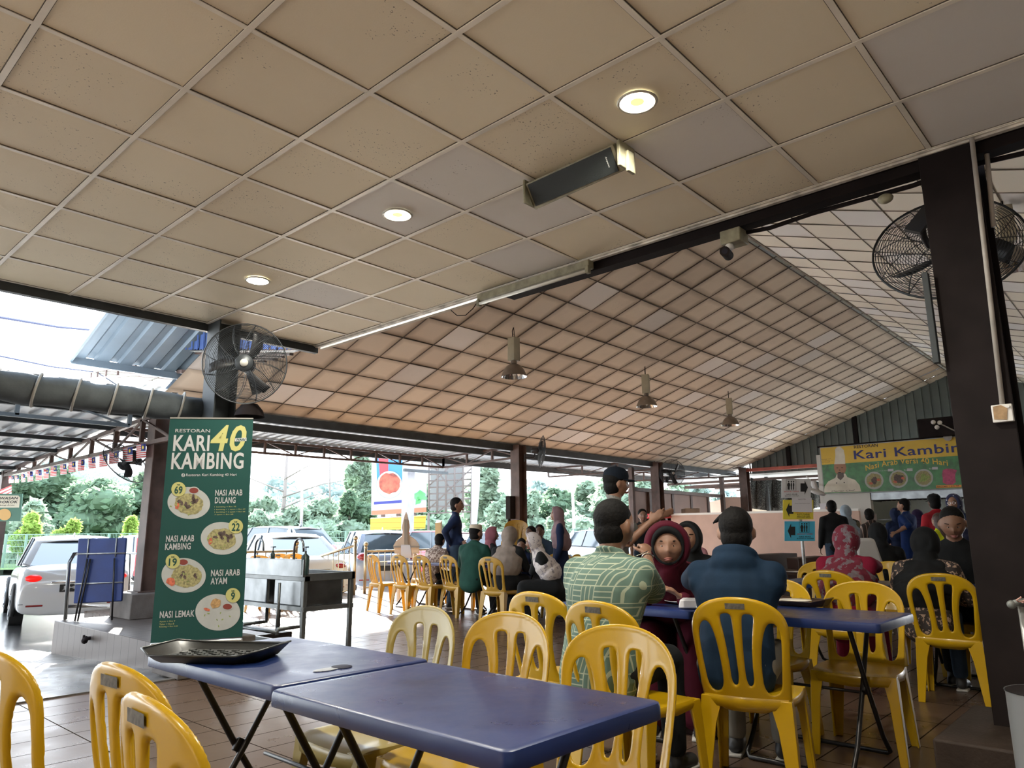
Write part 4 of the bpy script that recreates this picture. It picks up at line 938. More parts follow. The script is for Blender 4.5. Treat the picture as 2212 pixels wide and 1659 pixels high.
# --- smoking-area board at the left edge
Pq = atX(20, 1096, 3.74); Mw = frame(Pq, (.64, -.77, 0), (0, 0, 1)); PW = Panel(Mw, 0, 1000, 4.1475)
r = root('area_sign', tuple(Pq), 'green framed KAWASAN MEROKOK board cut off by the left edge', 'sign')
m = MB(); m.add([loc(Mw, *PW.uv(x, y), z) for z in (0, -.02) for x, y in ((-210, 525), (182, 522), (200, 275), (-190, 275))], [(0, 1, 2, 3), (7, 6, 5, 4), (0, 4, 5, 1), (1, 5, 6, 2), (2, 6, 7, 3), (3, 7, 4, 0)]); m.build('board', mat('sign_green', (.01, .13, .07), .4), r)
m = MB(); PW.pg(m, [(-170, 402), (172, 400), (182, 310), (165, 292), (-160, 290)], .003); m.build('text_field', mat('sign_cream', (.72, .66, .5), .5), r)
PW.t('KAWASAN', ink_k, r, -60, 304, 163, 328, .05, .15, .006); PW.t('MEROKOK', ink_k, r, -70, 338, 160, 362, .05, .15, .006); PW.t('Smoking Area', ink_k, r, -60, 372, 132, 387, .02, .15, .006)
m = MB(); PW.el(m, 42, 462, 58, 52, .004, 28); m.build('disc_print', mat('sign_orange', (.72, .42, .12), .5), r)
# --- string of small flags
r_ = mat('flag_red', (.65, .04, .04), .7, trans=.35); w__ = mat('flag_white', (.75, .75, .75), .7, trans=.35); b_ = mat('flag_blue', (.03, .04, .2), .7, trans=.3); y_ = mat('flag_gold', (.75, .55, .05), .7)
FC = [(150, 840, 70, 90), (222, 832, 50, 100), (306, 818, 55, 105), (398, 800, 76, 130), (510, 782, 82, 135), (614, 760, 72, 135), (715, 730, 82, 140), (838, 704, 86, 135), (955, 675, 95, 140), (1080, 652, 90, 150), (1220, 622, 100, 150), (1375, 592, 110, 165), (1515, 552, 130, 165), (1695, 512, 135, 190), (1872, 466, 130, 190)]
m = MB(); m.tube([atX(x / 6.144, 900 + (y - h / 2 - 4) / 6.144, 3.74) for x, y, w_, h in FC], .004, 5); tag(m.build('flag_rope', ink_w), 'thin rope carrying the small striped flags', 'rope')
for k, (x, y, w_, h) in enumerate(FC):
    m = MB(); sk = random.uniform(-.15, .15)
    def FP(a, b): return atX((x - w_ / 2 + w_ * a + sk * h * b * .4) / 6.144, 900 + (y - h / 2 + h * b - w_ * .10 * a) / 6.144, 3.74 + .02 * math.sin(a * 5 + k))
    for sgi in range(14):
        m.mi = sgi % 2
        for i in range(4):
            a0, a1 = i / 4, (i + 1) / 4; b0, b1 = sgi / 14, (sgi + 1) / 14
            m.mi = 2 if (a0 >= .5 and b0 < .5) else sgi % 2
            m.add([FP(a0, b0), FP(a1, b0), FP(a1, b1), FP(a0, b1)], [(0, 1, 2, 3)])
    m.mi = 3
    c = [FP(.72 + .09 * math.cos(t * PI / 6), .25 + .12 * math.sin(t * PI / 6)) - Vector((.004, 0, 0)) for t in range(12)]; m.add(c, [tuple(range(12))])
    f = m.build('small_flag', [r_, w__, b_, y_], None)
    tag(f, 'small red and white striped flag with blue corner hanging from the truss rope', 'flag', 'striped flags along the left truss')
m = MB()
for sgi in range(9): m.mi = sgi % 2; q = sgi / 9; m.add([atX(-8 + 30 * (.1 + a) , 1048 + 34 * b + (1 - a) * 12, 3.76) for a, b in ((0, q), (1, q * .8), (1, (q + .11) * .8), (0, q + .11))], [(0, 1, 2, 3)])
tag(m.build('large_flag', [r_, w__]), 'larger drooping striped flag at the left edge above the smoking sign', 'flag')
# --- rolled blind
r = root('rolled_blind', (1.5, 6.95, 2.4), 'long rolled-up dark blind wrapped in rope, left of the grey column', 'blind')
blm = mat('blind_cloth', (.085, .10, .11), .85, var=.35, vscale=5, bump=.5, bscale=12)
m = MB(); P = []; R__ = []
for k in range(40): P.append((-2.2 + 5.28 * k / 39, 6.95, 2.405 + .006 * math.sin(k * 1.7))); R__.append(.128 + .008 * math.sin(k * 2.3) - (.02 if k > 37 else 0))
m.tube(P, R__, 20); m.build('roll', blm, r, True)
for k in range(17):
    x = -1.9 + .3 * k; m = MB(); m.tube([(x + .05 * math.sin(t * 2 * PI / 24 + 1), 6.95 + .142 * math.cos(t * 2 * PI / 24), 2.405 + .142 * math.sin(t * 2 * PI / 24)) for t in range(24)], .011, 6, closed=True); m.build('rope', mat('rope_grey', (.36, .35, .32), .8, bump=.6, bscale=150), r, True)
pq_ = atY(390, 900, 7.03).x; m = MB(); m.b2((pq_ - .05, 6.98, .3), (pq_ + .05, 7.08, 2.27)); tag(m.build('steel_post', steel), 'thin post under the rolled blind, hidden by the banner', 'post')
m = MB(); m.b2((-2.35, 6.85, 0), (-2.2, 7.05, 3.2)); tag(m.build('steel_post', steel), 'post carrying the far left end of the rolled blind', 'post')
m = MB(); m.lathe([(0, .14), (.07, .12), (.12, .06), (.14, 0)], (3.33, 6.42, 2.30), 20); tag(m.build('round_cover', dark, smooth=True), 'dark dome cover behind the top right corner of the menu banner', 'cover')
# --- trays, plates, cups, food
trm = mat('tray_black', (.02, .022, .022), .32, var=.2, vscale=10); traybr = mat('tray_brown', (.06, .038, .028), .35); china = mat('white_plate', (.78, .77, .74), .25)
def tray(c, rz, m_, label, L=.44, W=.32, octo=True, weave=True):
    r = root('serving_tray', c, label, 'tray', rz=rz, world=False)
    out = [(-L / 2 + .07, -W / 2), (L / 2 - .07, -W / 2), (L / 2, -W / 2 + .06), (L / 2, W / 2 - .06), (L / 2 - .07, W / 2), (-L / 2 + .07, W / 2), (-L / 2, W / 2 - .06), (-L / 2, -W / 2 + .06)]
    n = 8; m = MB(); inn = [(x * .84, y * .80) for x, y in out]
    vs = [(x, y, .045 if abs(x) > L / 2 - .01 else .03) for x, y in out] + [(x, y, .006) for x, y in inn] + [(x * .985, y * .98, (.045 if abs(x) > L / 2 - .01 else .03) - .005) for x, y in out] + [(x * .99, y * .985, .0) for x, y in inn]
    fs = [(k, (k + 1) % n, n + (k + 1) % n, n + k) for k in range(n)] + [tuple(n + k for k in range(n))] + [(2 * n + k, 2 * n + (k + 1) % n, 3 * n + (k + 1) % n, 3 * n + k) for k in range(n)] + [tuple(3 * n + k for k in range(n))] + [(k, (k + 1) % n, 2 * n + (k + 1) % n, 2 * n + k) for k in range(n)]
    m.add(vs, fs); m.build('tray_body', m_, r, bevel=.003)
    m = MB(); m.tube([(x, y, .045 if abs(x) > L / 2 - .01 else .03) for x, y in out], .004, 6, closed=True); m.build('rim', m_, r, True)
    if weave:
        m = MB()
        for i in range(12):
            for j in range(8):
                if (i + j) % 2: m.box((-.165 + i * .03, -.105 + j * .03, .008), (.024, .018, .004))
        m.build('woven_base', m_, r)
    return r
p0 = atz(338, 1400, .78); p1 = atz(600, 1404, .78); c = (p0 + p1) / 2; tray((c.x + .02, c.y + .03, .746), math.atan2(p1.y - p0.y, p1.x - p0.x), trm, 'empty black woven tray with raised corners on the far front table', (p1 - p0).length * .98, .34)
def plate(c, r_, label, food=None, parent=None):
    r = root('plate', c, label, 'plate', world=False); m = MB(); m.lathe([(0, .004), (r_ * .55, .004), (r_ * .7, .008), (r_, .018), (r_, .021), (r_ * .7, .012), (r_ * .5, .007), (0, .007)], n=28); m.build('dish', china, r, True)
    if food: m = MB(); rr = random.Random(4); [m.sph((rr.uniform(-.5, .5) * r_, rr.uniform(-.5, .5) * r_, .018), (.02, .016, .012), 8, 6) for _ in range(14)]; m.build('food', food, r, True)
    return r
tq = atz(1738, 1306, .75); tray((tq.x, tq.y + .02, .746), math.radians(-88), traybr, 'brown tray by the right elbow of the blue hoodie', .34, .26, weave=False); plate((tq.x, tq.y + .06, .755), .10, 'white plate lying in the brown tray by the blue hoodie')
tq = atz(1722, 1240, .75); tray((tq.x, tq.y, .746), 1.2, traybr, 'brown tray on the table left of the red flowered headscarf', .4, .3, weave=False); plate((tq.x, tq.y, .755), .12, 'white plate in the tray left of the red flowered headscarf')
fd = mat('rice_food', (.6, .42, .1), .6, var=.5, vscale=60)
plate((4.25, 2.42, .746), .12, 'white plate of rice in front of the maroon veiled woman', fd); plate((3.98, 2.05, .746), .12, 'white plate between the patterned shirt and the blue hoodie', fd)
m = MB(); m.box((4.02, 2.02, .765), (.17, .10, .03), (0, 0, .5)); tag(m.build('handbag', mat('olive_case', (.035, .05, .035), .6), bevel=.008), 'small dark olive case on the table by the patterned sleeve', 'case')
m = MB(); m.box((4.02, 2.24, .775), (.16, .13, .05), (0, 0, .4), .85); tag(m.build('food_box', mat('paper', (.62, .6, .62), .6), bevel=.008), 'white food box on the table by the patterned sleeve', 'food box')
cupm = mat('cup_white', (.75, .72, .68), .4, trans=.2); straw_p = mat('straw_pink', (.75, .45, .5), .4)
def cup(px, py, label, lean):
    q = atz(px, py + 24, .75); r = root('paper_cup', (q.x, q.y, .746), label, 'cup', 'paper cups with straws on the shared table', world=False)
    m = MB(); m.lathe([(0, 0), (.028, 0), (.04, .10), (.043, .102), (.041, .105), (.037, .10), (.026, .01), (0, .01)], n=20); m.build('cup_body', cupm, r, 60)
    m = MB(); m.tube([(0, 0, .02), (RGT.x * lean, RGT.y * lean, .19)], .0035, 8); m.build('straw', straw_p, r, True)
cup(1462, 1268, 'paper cup with a pink striped straw leaning left, before the maroon woman', -.05); cup(1486, 1246, 'second paper cup with an upright straw, beside the blue shoulder', -.01)
# ------------------------------------------------------------------ sink, rails, folded table
inox = mat('stainless', (.17, .18, .185), .3, metal=.9, var=.3, vscale=6); inox_d = mat('stainless_dull', (.15, .16, .16), .4, metal=.7, var=.3, vscale=5); brass = mat('brass_rail', (.48, .40, .27), .3, metal=.85)
r = root('wash_sink', (4.1, 6.65, 0), 'stainless wash sink on a steel stand, right of the menu banner', 'sink')
SX0, SX1, SY0, SY1, SZ = 3.80, 4.36, 6.08, 7.45, .84
m = MB(); m.b2((SX0 - .02, SY0, SZ - .03), (SX0, SY1, SZ + .125)); m.b2((SX0 - .02, SY0, SZ + .12), (SX0 + .03, SY1, SZ + .13)); m.build('splashback', inox, r, bevel=.003)
m = MB(); m.b2((SX0, SY0, SZ - .07), (SX1, SY0 + .03, SZ)); m.b2((SX0, SY1 - .03, SZ - .07), (SX1, SY1, SZ)); m.b2((SX1 - .04, SY0, SZ - .07), (SX1, SY1, SZ)); m.b2((SX0, SY0, SZ - .07), (SX0 + .06, SY1, SZ - .02)); m.build('rim', inox_d, r, bevel=.004)
for a, b in ((SY0 + .08, SY0 + .60), (SY0 + .72, SY1 - .08)):
    m = MB(); m.b2((SX0 + .03, a, .52), (SX1 - .07, b, SZ - .04)); m.build('basin', inox, r, bevel=.03, seg=4)
for x in (SX0 + .02, SX1 - .03):
    for y in (SY0 + .03, SY1 - .03): m = MB(); m.b2((x - .02, y - .02, 0), (x + .02, y + .02, SZ - .06)); m.build('leg', inox_d, r, bevel=.004)
m = MB()
for z in (.18, .5): m.b2((SX0 + .005, SY0, z), (SX0 + .035, SY1, z + .04)); m.b2((SX1 - .045, SY0, z), (SX1 - .015, SY1, z + .04)) if z > .4 else None
m.b2((SX0, SY0 + .015, .5), (SX1, SY0 + .045, .54)); m.build('stand_bar', inox_d, r)
m = MB()
for y in (SY0 + .35, SY0 + 1.0): m.tube([(SX0 + .2, y, .55), (SX0 + .2, y, .33), (SX0 - .06, y - .02, .33), (SX0 - .06, y - .02, .28)], .02, 8)
m.tube([(SX0 - .06, SY0 + .33, .30), (SX0 - .06, SY0 + 1.3, .30)], .016, 8); m.tube([(SX0 - .05, SY0 + .35, .75), (SX0 - .05, SY0 + .35, .3)], .014, 8); m.build('drain_pipe', inox_d, r, True)
for y in (SY0 + .24, SY0 + .98):
    m = MB(); m.tube([(SX0 + .02, y, SZ + .12), (SX0 + .02, y, SZ + .24)] + [(SX0 + .02 + .0, y - .08 + .08 * math.cos(t), SZ + .24 + .08 * math.sin(t)) for t in [PI * k / 8 for k in range(1, 9)]] + [(SX0 + .02, y - .165, SZ + .2)], .011, 8); m.build('faucet', inox, r, True)
for k, (y, l) in enumerate(((SY0 + .62, 'small black soap pump on the sink splashback between the taps'), (SY0 + .03, 'larger green black soap bottle at the right corner of the sink'))):
    s_ = 1 + k * .7; rr = root('soap_bottle', (SX0 + .02, y, SZ + .13 if not k else SZ), l, 'bottle'); z0 = SZ + .13 if not k else SZ - .01
    m = MB(); m.lathe([(0, 0), (.022 * s_, 0), (.022 * s_, .045 * s_ * (2.2 if k else 1)), (.01, .06 * s_ * (1.9 if k else 1)), (.01, .075 * s_ * (1.7 if k else 1)), (0, .075 * s_ * (1.7 if k else 1))], (SX0 + .015, y, z0), 14); m.build('bottle_body', mat('bottle_dark', (.012, .03, .028), .25), rr, 50)
    h_ = .075 * s_ * (1.7 if k else 1); m = MB(); m.tube([(SX0 + .015, y, z0 + h_), (SX0 + .015, y, z0 + h_ + .035)], .005, 6); m.b2((SX0 - .01, y - .035, z0 + h_ + .03), (SX0 + .025, y + .008, z0 + h_ + .042)); m.build('pump', mat('bottle_dark', (.012, .03, .028), .25), rr)
def railing(P0, P1, h, n, label, post0=True, post1=True, m_=brass, zb=0.0, ball=True, z1=None):
    P0 = Vector(P0); P1 = Vector(P1); r = root('railing', tuple(P0), label, 'railing'); z1 = zb if z1 is None else z1
    B0 = Vector((P0.x, P0.y, zb)); B1 = Vector((P1.x, P1.y, z1)); up = Vector((0, 0, 1))
    m = MB(); m.tube([B0 + up * h, B1 + up * h], .024, 10); m.tube([B0 + up * .12, B1 + up * .12], .014, 8); m.build('handrail', m_, r, True)
    for k in range(1, n): q = B0.lerp(B1, k / n); m = MB(); m.tube([q + up * .12, q + up * h], .010, 6); m.build('baluster', m_, r, True)
    for ok, B in ((post0, B0), (post1, B1)):
        if ok: m = MB(); m.tube([B, B + up * (h + .08)], .032, 12); m.lathe([(.03, 0), (.045, .01), (.03, .03), (.028, .04)], B + up * (h + .06), 12); (m.sph(B + up * (h + .145), .05, 12, 8) if ball else None); m.build('newel_post', m_, r, True)
    return r
RP = Vector((9.05, 12.65, 0)); railing(RP, (8.75, 14.9, 0), .98, 14, 'brass coloured stair railing sloping down left of the amber chairs', z1=-.5, zb=0)
railing((7.75, 12.75, 0), (5.2, 12.75, 0), .9, 12, 'level railing above the sink with a ball topped post'); railing(RP + Vector((.3, .05, 0)), (12.2, 12.9, 0), .85, 16, 'low railing behind the seated groups, beyond the amber chairs', True, False)
r = root('handrail', (3.15, 10.2, .2), 'bent stainless handrail on the tiled step behind the folded table', 'railing')
m = MB(); a = atd(141, 1338, 8.95); b = atd(150, 1215, 9.0); c_ = atd(160, 1197, 9.1); d_ = atd(180, 1195, 9.6); e_ = atd(292, 1196, 11.6); m.tube([a, b, c_, d_, e_], .022, 10); m.tube([atd(147, 1310, 8.98), atd(250, 1309, 10.8)], .02, 10); m.build('rail_tube', inox, r, True)
m = MB(); [m.tube([atd(x, 1197, 11.3), atd(x - 3, 1300, 11.2)], .012, 8) for x in (268, 281)]; m.build('baluster', inox, r, True)
# folded table leaning upright on the step
r = root('folded_table', (3.5, 9.8, .2), 'folded blue table standing on end on the tiled step, legs toward us', 'table')
C4 = [atd(158, 1304, 8.75), atd(263, 1299, 8.85), atd(273, 1162, 9.0), atd(169, 1163, 8.9)]
nn = (C4[1] - C4[0]).cross(C4[3] - C4[0]).normalized(); nn = -nn if nn.dot(FWD) < 0 else nn
m = MB(); m.add(C4 + [p + nn * .045 for p in C4], [(0, 1, 2, 3), (7, 6, 5, 4), (0, 4, 5, 1), (1, 5, 6, 2), (2, 6, 7, 3), (3, 7, 4, 0)]); m.build('tabletop', mat('table_blue_deep', (.01, .03, .13), .45, var=.25, vscale=4), r, bevel=.012)
def fp(u, v, o=0): return C4[0].lerp(C4[1], u).lerp(C4[3].lerp(C4[2], u), v) - nn * o
for a_, b_ in ((fp(0, .30, .01), fp(1, .30, .01)), (fp(0, .76, .01), fp(1, .76, .01)), (fp(.22, 1, .01), fp(.22, .7, .01)), (fp(.8, 1, .01), fp(.8, .7, .01))): m = MB(); m.tube([a_, b_], .008, 8); m.build('cross_tube', mat('galvanised', (.4, .41, .4), .4, metal=.6, var=.3, vscale=20), r, True)
for u0, u1 in ((.24, .08), (.8, .84), (.3, .14)):
    m = MB(); P = fp(u0, .68, .03); e = fp(u1, -.28, .03); e.z = .205; m.tube([P, e], .011, 8); m.build('leg', tubem, r, True)
# ------------------------------------------------------------------ cars
paint = {'white': mat('paint_white', (.58, .59, .60), .22, coat=1), 'grey': mat('paint_grey', (.30, .34, .42), .25, coat=1, metal=.3), 'red': mat('paint_red', (.55, .02, .03), .25, coat=1), 'dark': mat('paint_dark', (.06, .07, .08), .25, coat=1), 'silver': mat('paint_silver', (.45, .47, .5), .22, coat=1, metal=.4)}
glass = mat('car_glass', (.03, .045, .055), .06, coat=.5); tyre = mat('tyre', (.015, .015, .015), .8); rimm = mat('wheel_rim', (.4, .42, .45), .3, metal=.8); tl = mat('tail_light', (.22, .003, .004), .2, coat=1); tll = mat('tail_lit', (.3, .005, .005), .3, emit=(1, .015, .01), es=.35); chrome = mat('chrome', (.7, .7, .7), .12, metal=1)
def car(x, y, z, yaw, col, label, kind='sedan', lit=False, plate=None, s=1.0):
    r = root('car', (x, y, z), label, 'car', rz=yaw, world=False); r.scale = (s, s, s); P = paint[col]; hatch = kind != 'sedan'
    if not hatch: st = [(-2.15, .62, .70, .80), (-2.1, .86, .76, .82), (-2.0, .98, .80, .83), (-1.6, 1.02, .82, .84), (-.9, .98, .83, .85), (0, .95, .83, .85), (.9, .94, .82, .85), (1.4, .88, .80, .84), (1.9, .76, .74, .82), (2.12, .62, .62, .72), (2.2, .45, .52, .62)]
    else: st = [(-2.0, .62, .70, .80), (-1.97, .9, .78, .83), (-1.9, 1.0, .8, .84), (-1.4, 1.02, .82, .86), (-.7, 1.0, .83, .86), (0, .97, .83, .86), (.9, .96, .82, .86), (1.3, .92, .80, .85), (1.8, .8, .74, .82), (2.05, .65, .62, .72), (2.12, .45, .52, .62)]
    m = MB(); vs = []; K = 13
    for X, zb, wt, wb in st:
        sec = [(wb * .9, .2), (wb, .32), (wb * 1.0, .5), (wb * .99, zb * .78), (wt, zb * .96), (wt * .8, zb), (0, zb + .015)]
        full = [(-a, b) for a, b in sec[:-1]] + [sec[-1]] + sec[-2::-1]; vs += [(X, a, b) for a, b in full]
    fs = [(i * K + k, i * K + k + 1, (i + 1) * K + k + 1, (i + 1) * K + k) for i in range(len(st) - 1) for k in range(K - 1)] + [(i * K + K - 1, i * K, (i + 1) * K, (i + 1) * K + K - 1) for i in range(len(st) - 1)] + [tuple(range(K - 1, -1, -1)), tuple((len(st) - 1) * K + k for k in range(K))]
    m.add(vs, fs); b = m.build('body', P, r, 50); md = b.modifiers.new('s', 'SUBSURF'); md.levels = md.render_levels = 2
    # greenhouse
    if not hatch: bot = [(-1.62, 1.0), (-1.0, .98), (.3, .95), (1.15, .93)]; top = [(-.95, 1.38), (-.55, 1.45), (.15, 1.47), (.4, 1.43)]
    else: bot = [(-1.86, 1.0), (-1.0, 1.0), (.3, .97), (1.15, .95)]; top = [(-1.5, 1.45), (-.8, 1.52), (.1, 1.52), (.42, 1.46)]
    def ringP(u, side, lvl):
        i = min(2, int(u * 3)); f = u * 3 - i; A = bot if lvl == 0 else top; xx = A[i][0] * (1 - f) + A[i + 1][0] * f; zz = A[i][1] * (1 - f) + A[i + 1][1] * f
        return Vector((xx, side * ((.76 if lvl == 0 else .58) - (.05 if u in (0, 1) else 0)), zz))
    m = MB(); N = 9; R0 = [ringP(k / N, 1, 0) for k in range(N + 1)] + [ringP(k / N, -1, 0) for k in range(N, -1, -1)]; R1 = [ringP(k / N, 1, 1) for k in range(N + 1)] + [ringP(k / N, -1, 1) for k in range(N, -1, -1)]
    L = len(R0); m.add(R0 + R1, [(k, (k + 1) % L, L + (k + 1) % L, L + k) for k in range(L)]); m.build('window', glass, r, 30)
    m = MB(); vs = []
    for k in range(N + 1):
        for sd_ in (-1, -.5, 0, .5, 1): p = ringP(k / N, 1, 1); vs.append((p.x * 1.01, p.y * sd_ * 1.02, p.z + .035 * (1 - sd_ * sd_) + .005))
    m.add(vs, [(k * 5 + q, k * 5 + q + 1, k * 5 + q + 6, k * 5 + q + 5) for k in range(N) for q in range(4)]); o = m.build('roof', P, r, True); md = o.modifiers.new('s', 'SOLIDIFY'); md.thickness = .02
    for u, w_ in ((0, .12), (.06 if hatch else .0, .16), (.42, .045), (.70, .045), (1, .05)):
        for sd_ in (1, -1):
            m = MB(); a = ringP(u, sd_, 0); c = ringP(u, sd_, 1); a.y *= 1.01; c.y *= 1.02; m.bar(a, c, w_, .03, (0, 1, 0) if u not in (0, 1) else (1, 0, 0))
            m.build('pillar', P if u in (0, 1, .06) else paint['dark'], r, bevel=.01)
    xr = st[0][0]
    for sd_ in (1, -1):
        m = MB(); zc = .80 if not hatch else .9; m.sph((xr + .10, sd_ * .62, zc), (.09, .14, .07 if not hatch else .12), 14, 10); m.build('tail_light', tll if lit else tl, r, True)
        m = MB(); m.b2((xr + .0, sd_ * .58 - .12, .36), (xr + .05, sd_ * .58 + .12, .39)); m.build('reflector', tl, r, bevel=.01)
        for X in (-1.32, 1.33):
            m = MB(); m.cyl((X, sd_ * .68, .31), (X, sd_ * .875, .31), .31, n=28); m.build('wheel', tyre, r, 40, bevel=0); m = MB(); m.cyl((X, sd_ * .86, .31), (X, sd_ * .885, .31), .20, n=20)
            for q in range(5): a = q * 2 * PI / 5; m.bar((X, sd_ * .885, .31), (X + .19 * math.cos(a), sd_ * .885, .31 + .19 * math.sin(a)), .05, .02, (0, 1, 0))
            m.build('rim', rimm, r)
            m = MB(); m.tube([(X + .37 * math.cos(t), sd_ * .845, .31 + .37 * math.sin(t)) for t in [PI * (q - 1) / 10 for q in range(13)]], .035, 6); m.build('wheel_arch', tyre if X else tyre, r, True)
    m = MB(); m.b2((xr - .01, -.38, .72 if not hatch else .78), (xr + .07, .38, .755 if not hatch else .81)); m.build('trim_strip', chrome, r, bevel=.01)
    m = MB(); m.b2((xr - .03, -.25, .58), (xr + .04, .25, .70)); m.build('number_plate', ink_k, r)
    if plate: Mp = frame((xr - .033, 0, .64), (0, -1, 0), (0, 0, 1)); tfit('plate_text', plate, ink_w, r, Mp, -.02, 0, .40, .07, .02, 0, .002)
    m = MB(); m.b2((xr + .02, -.8, .40), (xr + .07, .8, .41)); m.build('bumper_seam', paint['dark'], r)
    m = MB(); m.sph((-.8 if not hatch else -1.2, 0, 1.5 if not hatch else 1.57), (.06, .015, .05), 8, 6); m.build('antenna', P, r, True)
    return r
def gat(px, d, z=-.25): q = atd(px, 1150, d); return (q.x, q.y, z)
vd = math.atan2(FWD.y, FWD.x)
x, y, z = gat(152, 14.0); car(x, y, z - .02, vd + math.radians(36), 'white', 'white sedan with lit tail light and black number plate at the left', 'sedan', True, 'JM  4')
x, y, z = gat(612, 16.8); car(x, y, z, vd + math.radians(34), 'white', 'white sedan glinting in the sun behind the steel sink')
x, y, z = gat(806, 19.6); car(x, y, z, vd + math.radians(22), 'grey', 'blue grey hatchback behind the stair railing', 'hatch')
x, y, z = gat(915, 24); car(x, y, z, vd + math.radians(70), 'red', 'red car half hidden behind the plywood cutout', 'hatch')
x, y, z = gat(585, 24); car(x, y, z, vd + math.radians(60), 'dark', 'dark van roof behind the glinting white sedan', 'hatch', s=1.12)
x, y, z = gat(1062, 24); car(x, y, z, vd + math.radians(60), 'silver', 'pale car behind the pink and beige headscarves', 'sedan')
x, y, z = gat(1318, 25); car(x, y, z, vd + math.radians(-150), 'silver', 'silver car with its windscreen toward us behind the patterned shirt', 'hatch')
x, y, z = gat(312, 23); car(x, y, z, vd + math.radians(60), 'silver', 'pale car between the folded table and the menu banner', 'sedan')
m = MB(); q = Vector(gat(370, 17)); m.box(q + Vector((0, 0, 1.0)), (1.2, 1.0, .85), (0, 0, vd)); m.box(q + Vector((0, 0, .3)), (.12, .12, .6)); tag(m.build('red_sign', mat('sign_red', (.45, .04, .05), .5), bevel=.02), 'red notice board between the column and the menu banner', 'sign')
# kerb blocks by the left car
m = MB(); q = atz(207, 1325, -.1); m.box((q.x, q.y, -.14), (.25, .25, .26)); tag(m.build('kerb_block', conc, bevel=.02), 'small concrete block beneath the folded table, by the car', 'block')
# ------------------------------------------------------------------ far things
def pquad(name, pts, d, th, m_, label, cat, parent=None, group=None, bevel=0):
    """board standing at distance(s) d facing the hall"""
    if not isinstance(d, (list, tuple)): d = [d] * len(pts)
    P = [atd(x, y, dd) for (x, y), dd in zip(pts, d)]; n = (P[1] - P[0]).cross(P[2] - P[0]).normalized(); n = -n if n.dot(FWD) < 0 else n
    m = MB(); k = len(P); m.add(P + [p + n * th for p in P], [tuple(range(k)), tuple(range(2 * k - 1, k - 1, -1))] + [(i, i + k, (i + 1) % k + k, (i + 1) % k) for i in range(k)]); o = m.build(name, m_, parent, bevel=bevel)
    if label: tag(o, label, cat, group)
    return o
r = root('billboard', (20, 25, -.25), 'roadside billboard showing a bowl of red chicken, beyond the parked cars', 'billboard')
DB = 33; bp = atd(860, 1045, DB); MBb = frame(bp, (.80, -.60, 0), (0, 0, 1)); BBp = Panel(MBb, 800, 960, 9.0)
bbw = mat('billboard_white', (.24, .27, .31), .6, var=.08, vscale=.5); bbb = mat('billboard_blue', (.02, .12, .36), .6); bbr = mat('billboard_red', (.36, .02, .03), .6); bbo = mat('billboard_brown', (.24, .08, .04), .6); bbg = mat('billboard_leaf', (.05, .26, .07), .6, var=.4, vscale=3)
m = MB(); m.add([loc(MBb, *BBp.uv(x, y), z) for z in (0, -.35) for x, y in ((15, 1375), (1090, 1315), (1110, 60), (30, 60))], [(0, 1, 2, 3), (7, 6, 5, 4), (0, 4, 5, 1), (1, 5, 6, 2), (2, 6, 7, 3), (3, 7, 4, 0)]); m.build('panel', bbw, r)
for pts, mm, nm in ((((20, 1375), (1090, 1315), (1090, 1225), (20, 1290)), bbo, 'brown_print'), (((115, 200), (650, 300), (650, 820), (130, 720)), bbb, 'blue_print'), (((150, 150), (350, 170), (345, 620), (190, 640)), bbr, 'red_print'), (((70, 1170), (640, 1130), (640, 1080), (70, 1120)), navy_i, 'navy_print')):
    m = MB(); BBp.pg(m, pts, .02 if nm != 'red_print' else .04); m.build(nm, mm, r)
m = MB(); BBp.el(m, 370, 780, 245, 260, .06, 36); m.build('bowl_print', plate_w, r); m = MB(); BBp.el(m, 370, 760, 210, 200, .08, 20, 0, .08); m.build('chicken_print', mat('print_chicken', (.32, .05, .025), .6, var=.7, vscale=4), r); m = MB(); BBp.el(m, 960, 1000, 130, 95, .05, 16, 0, .3); BBp.el(m, 930, 1100, 50, 80, .05, 9, .3, .3); m.build('leaf_print', bbg, r)
m = MB(); BBp.el(m, 960, 350, 75, 80, .05, 24); m.build('seal_print', mat('print_seal', (.35, .5, .4), .6), r); m = MB()
for u in (.2, .5, .8): a = loc(MBb, *BBp.uv(50 + 1000 * u, 1340), -.2); m.tube([a, (a.x, a.y, -.25)], .1, 8)
m.build('leg', rust, r)
r = root('concrete_pole', tuple(gat(880, 26)), 'pale square concrete pole standing in front of the billboard', 'pole'); a = gat(880, 26); m = MB(); m.b2((a[0] - .16, a[1] - .16, -.25), (a[0] + .16, a[1] + .16, 6.5)); m.build('shaft', mat('concrete_pale', (.25, .26, .27), .8, var=.15), r)
m = MB(); m.b2((a[0] - .5, a[1] - .4, 3.4), (a[0] + 1.6, a[1] - .3, 3.5)); m.build('cross_arm', steel, r)
# yellow barrier
pquad('yellow_barrier', [(800, 1145), (918, 1142), (920, 1114), (800, 1120)], 27, .1, pattern('barrier_yellow', (.50, .38, .03), (.20, .13, .015), lambda nt, co: mth(nt, 'LESS_THAN', mth(nt, 'PINGPONG', sepxyz(nt, co)[2], .09), .012), .5), 'yellow ribbed metal barrier beneath the billboard', 'barrier')
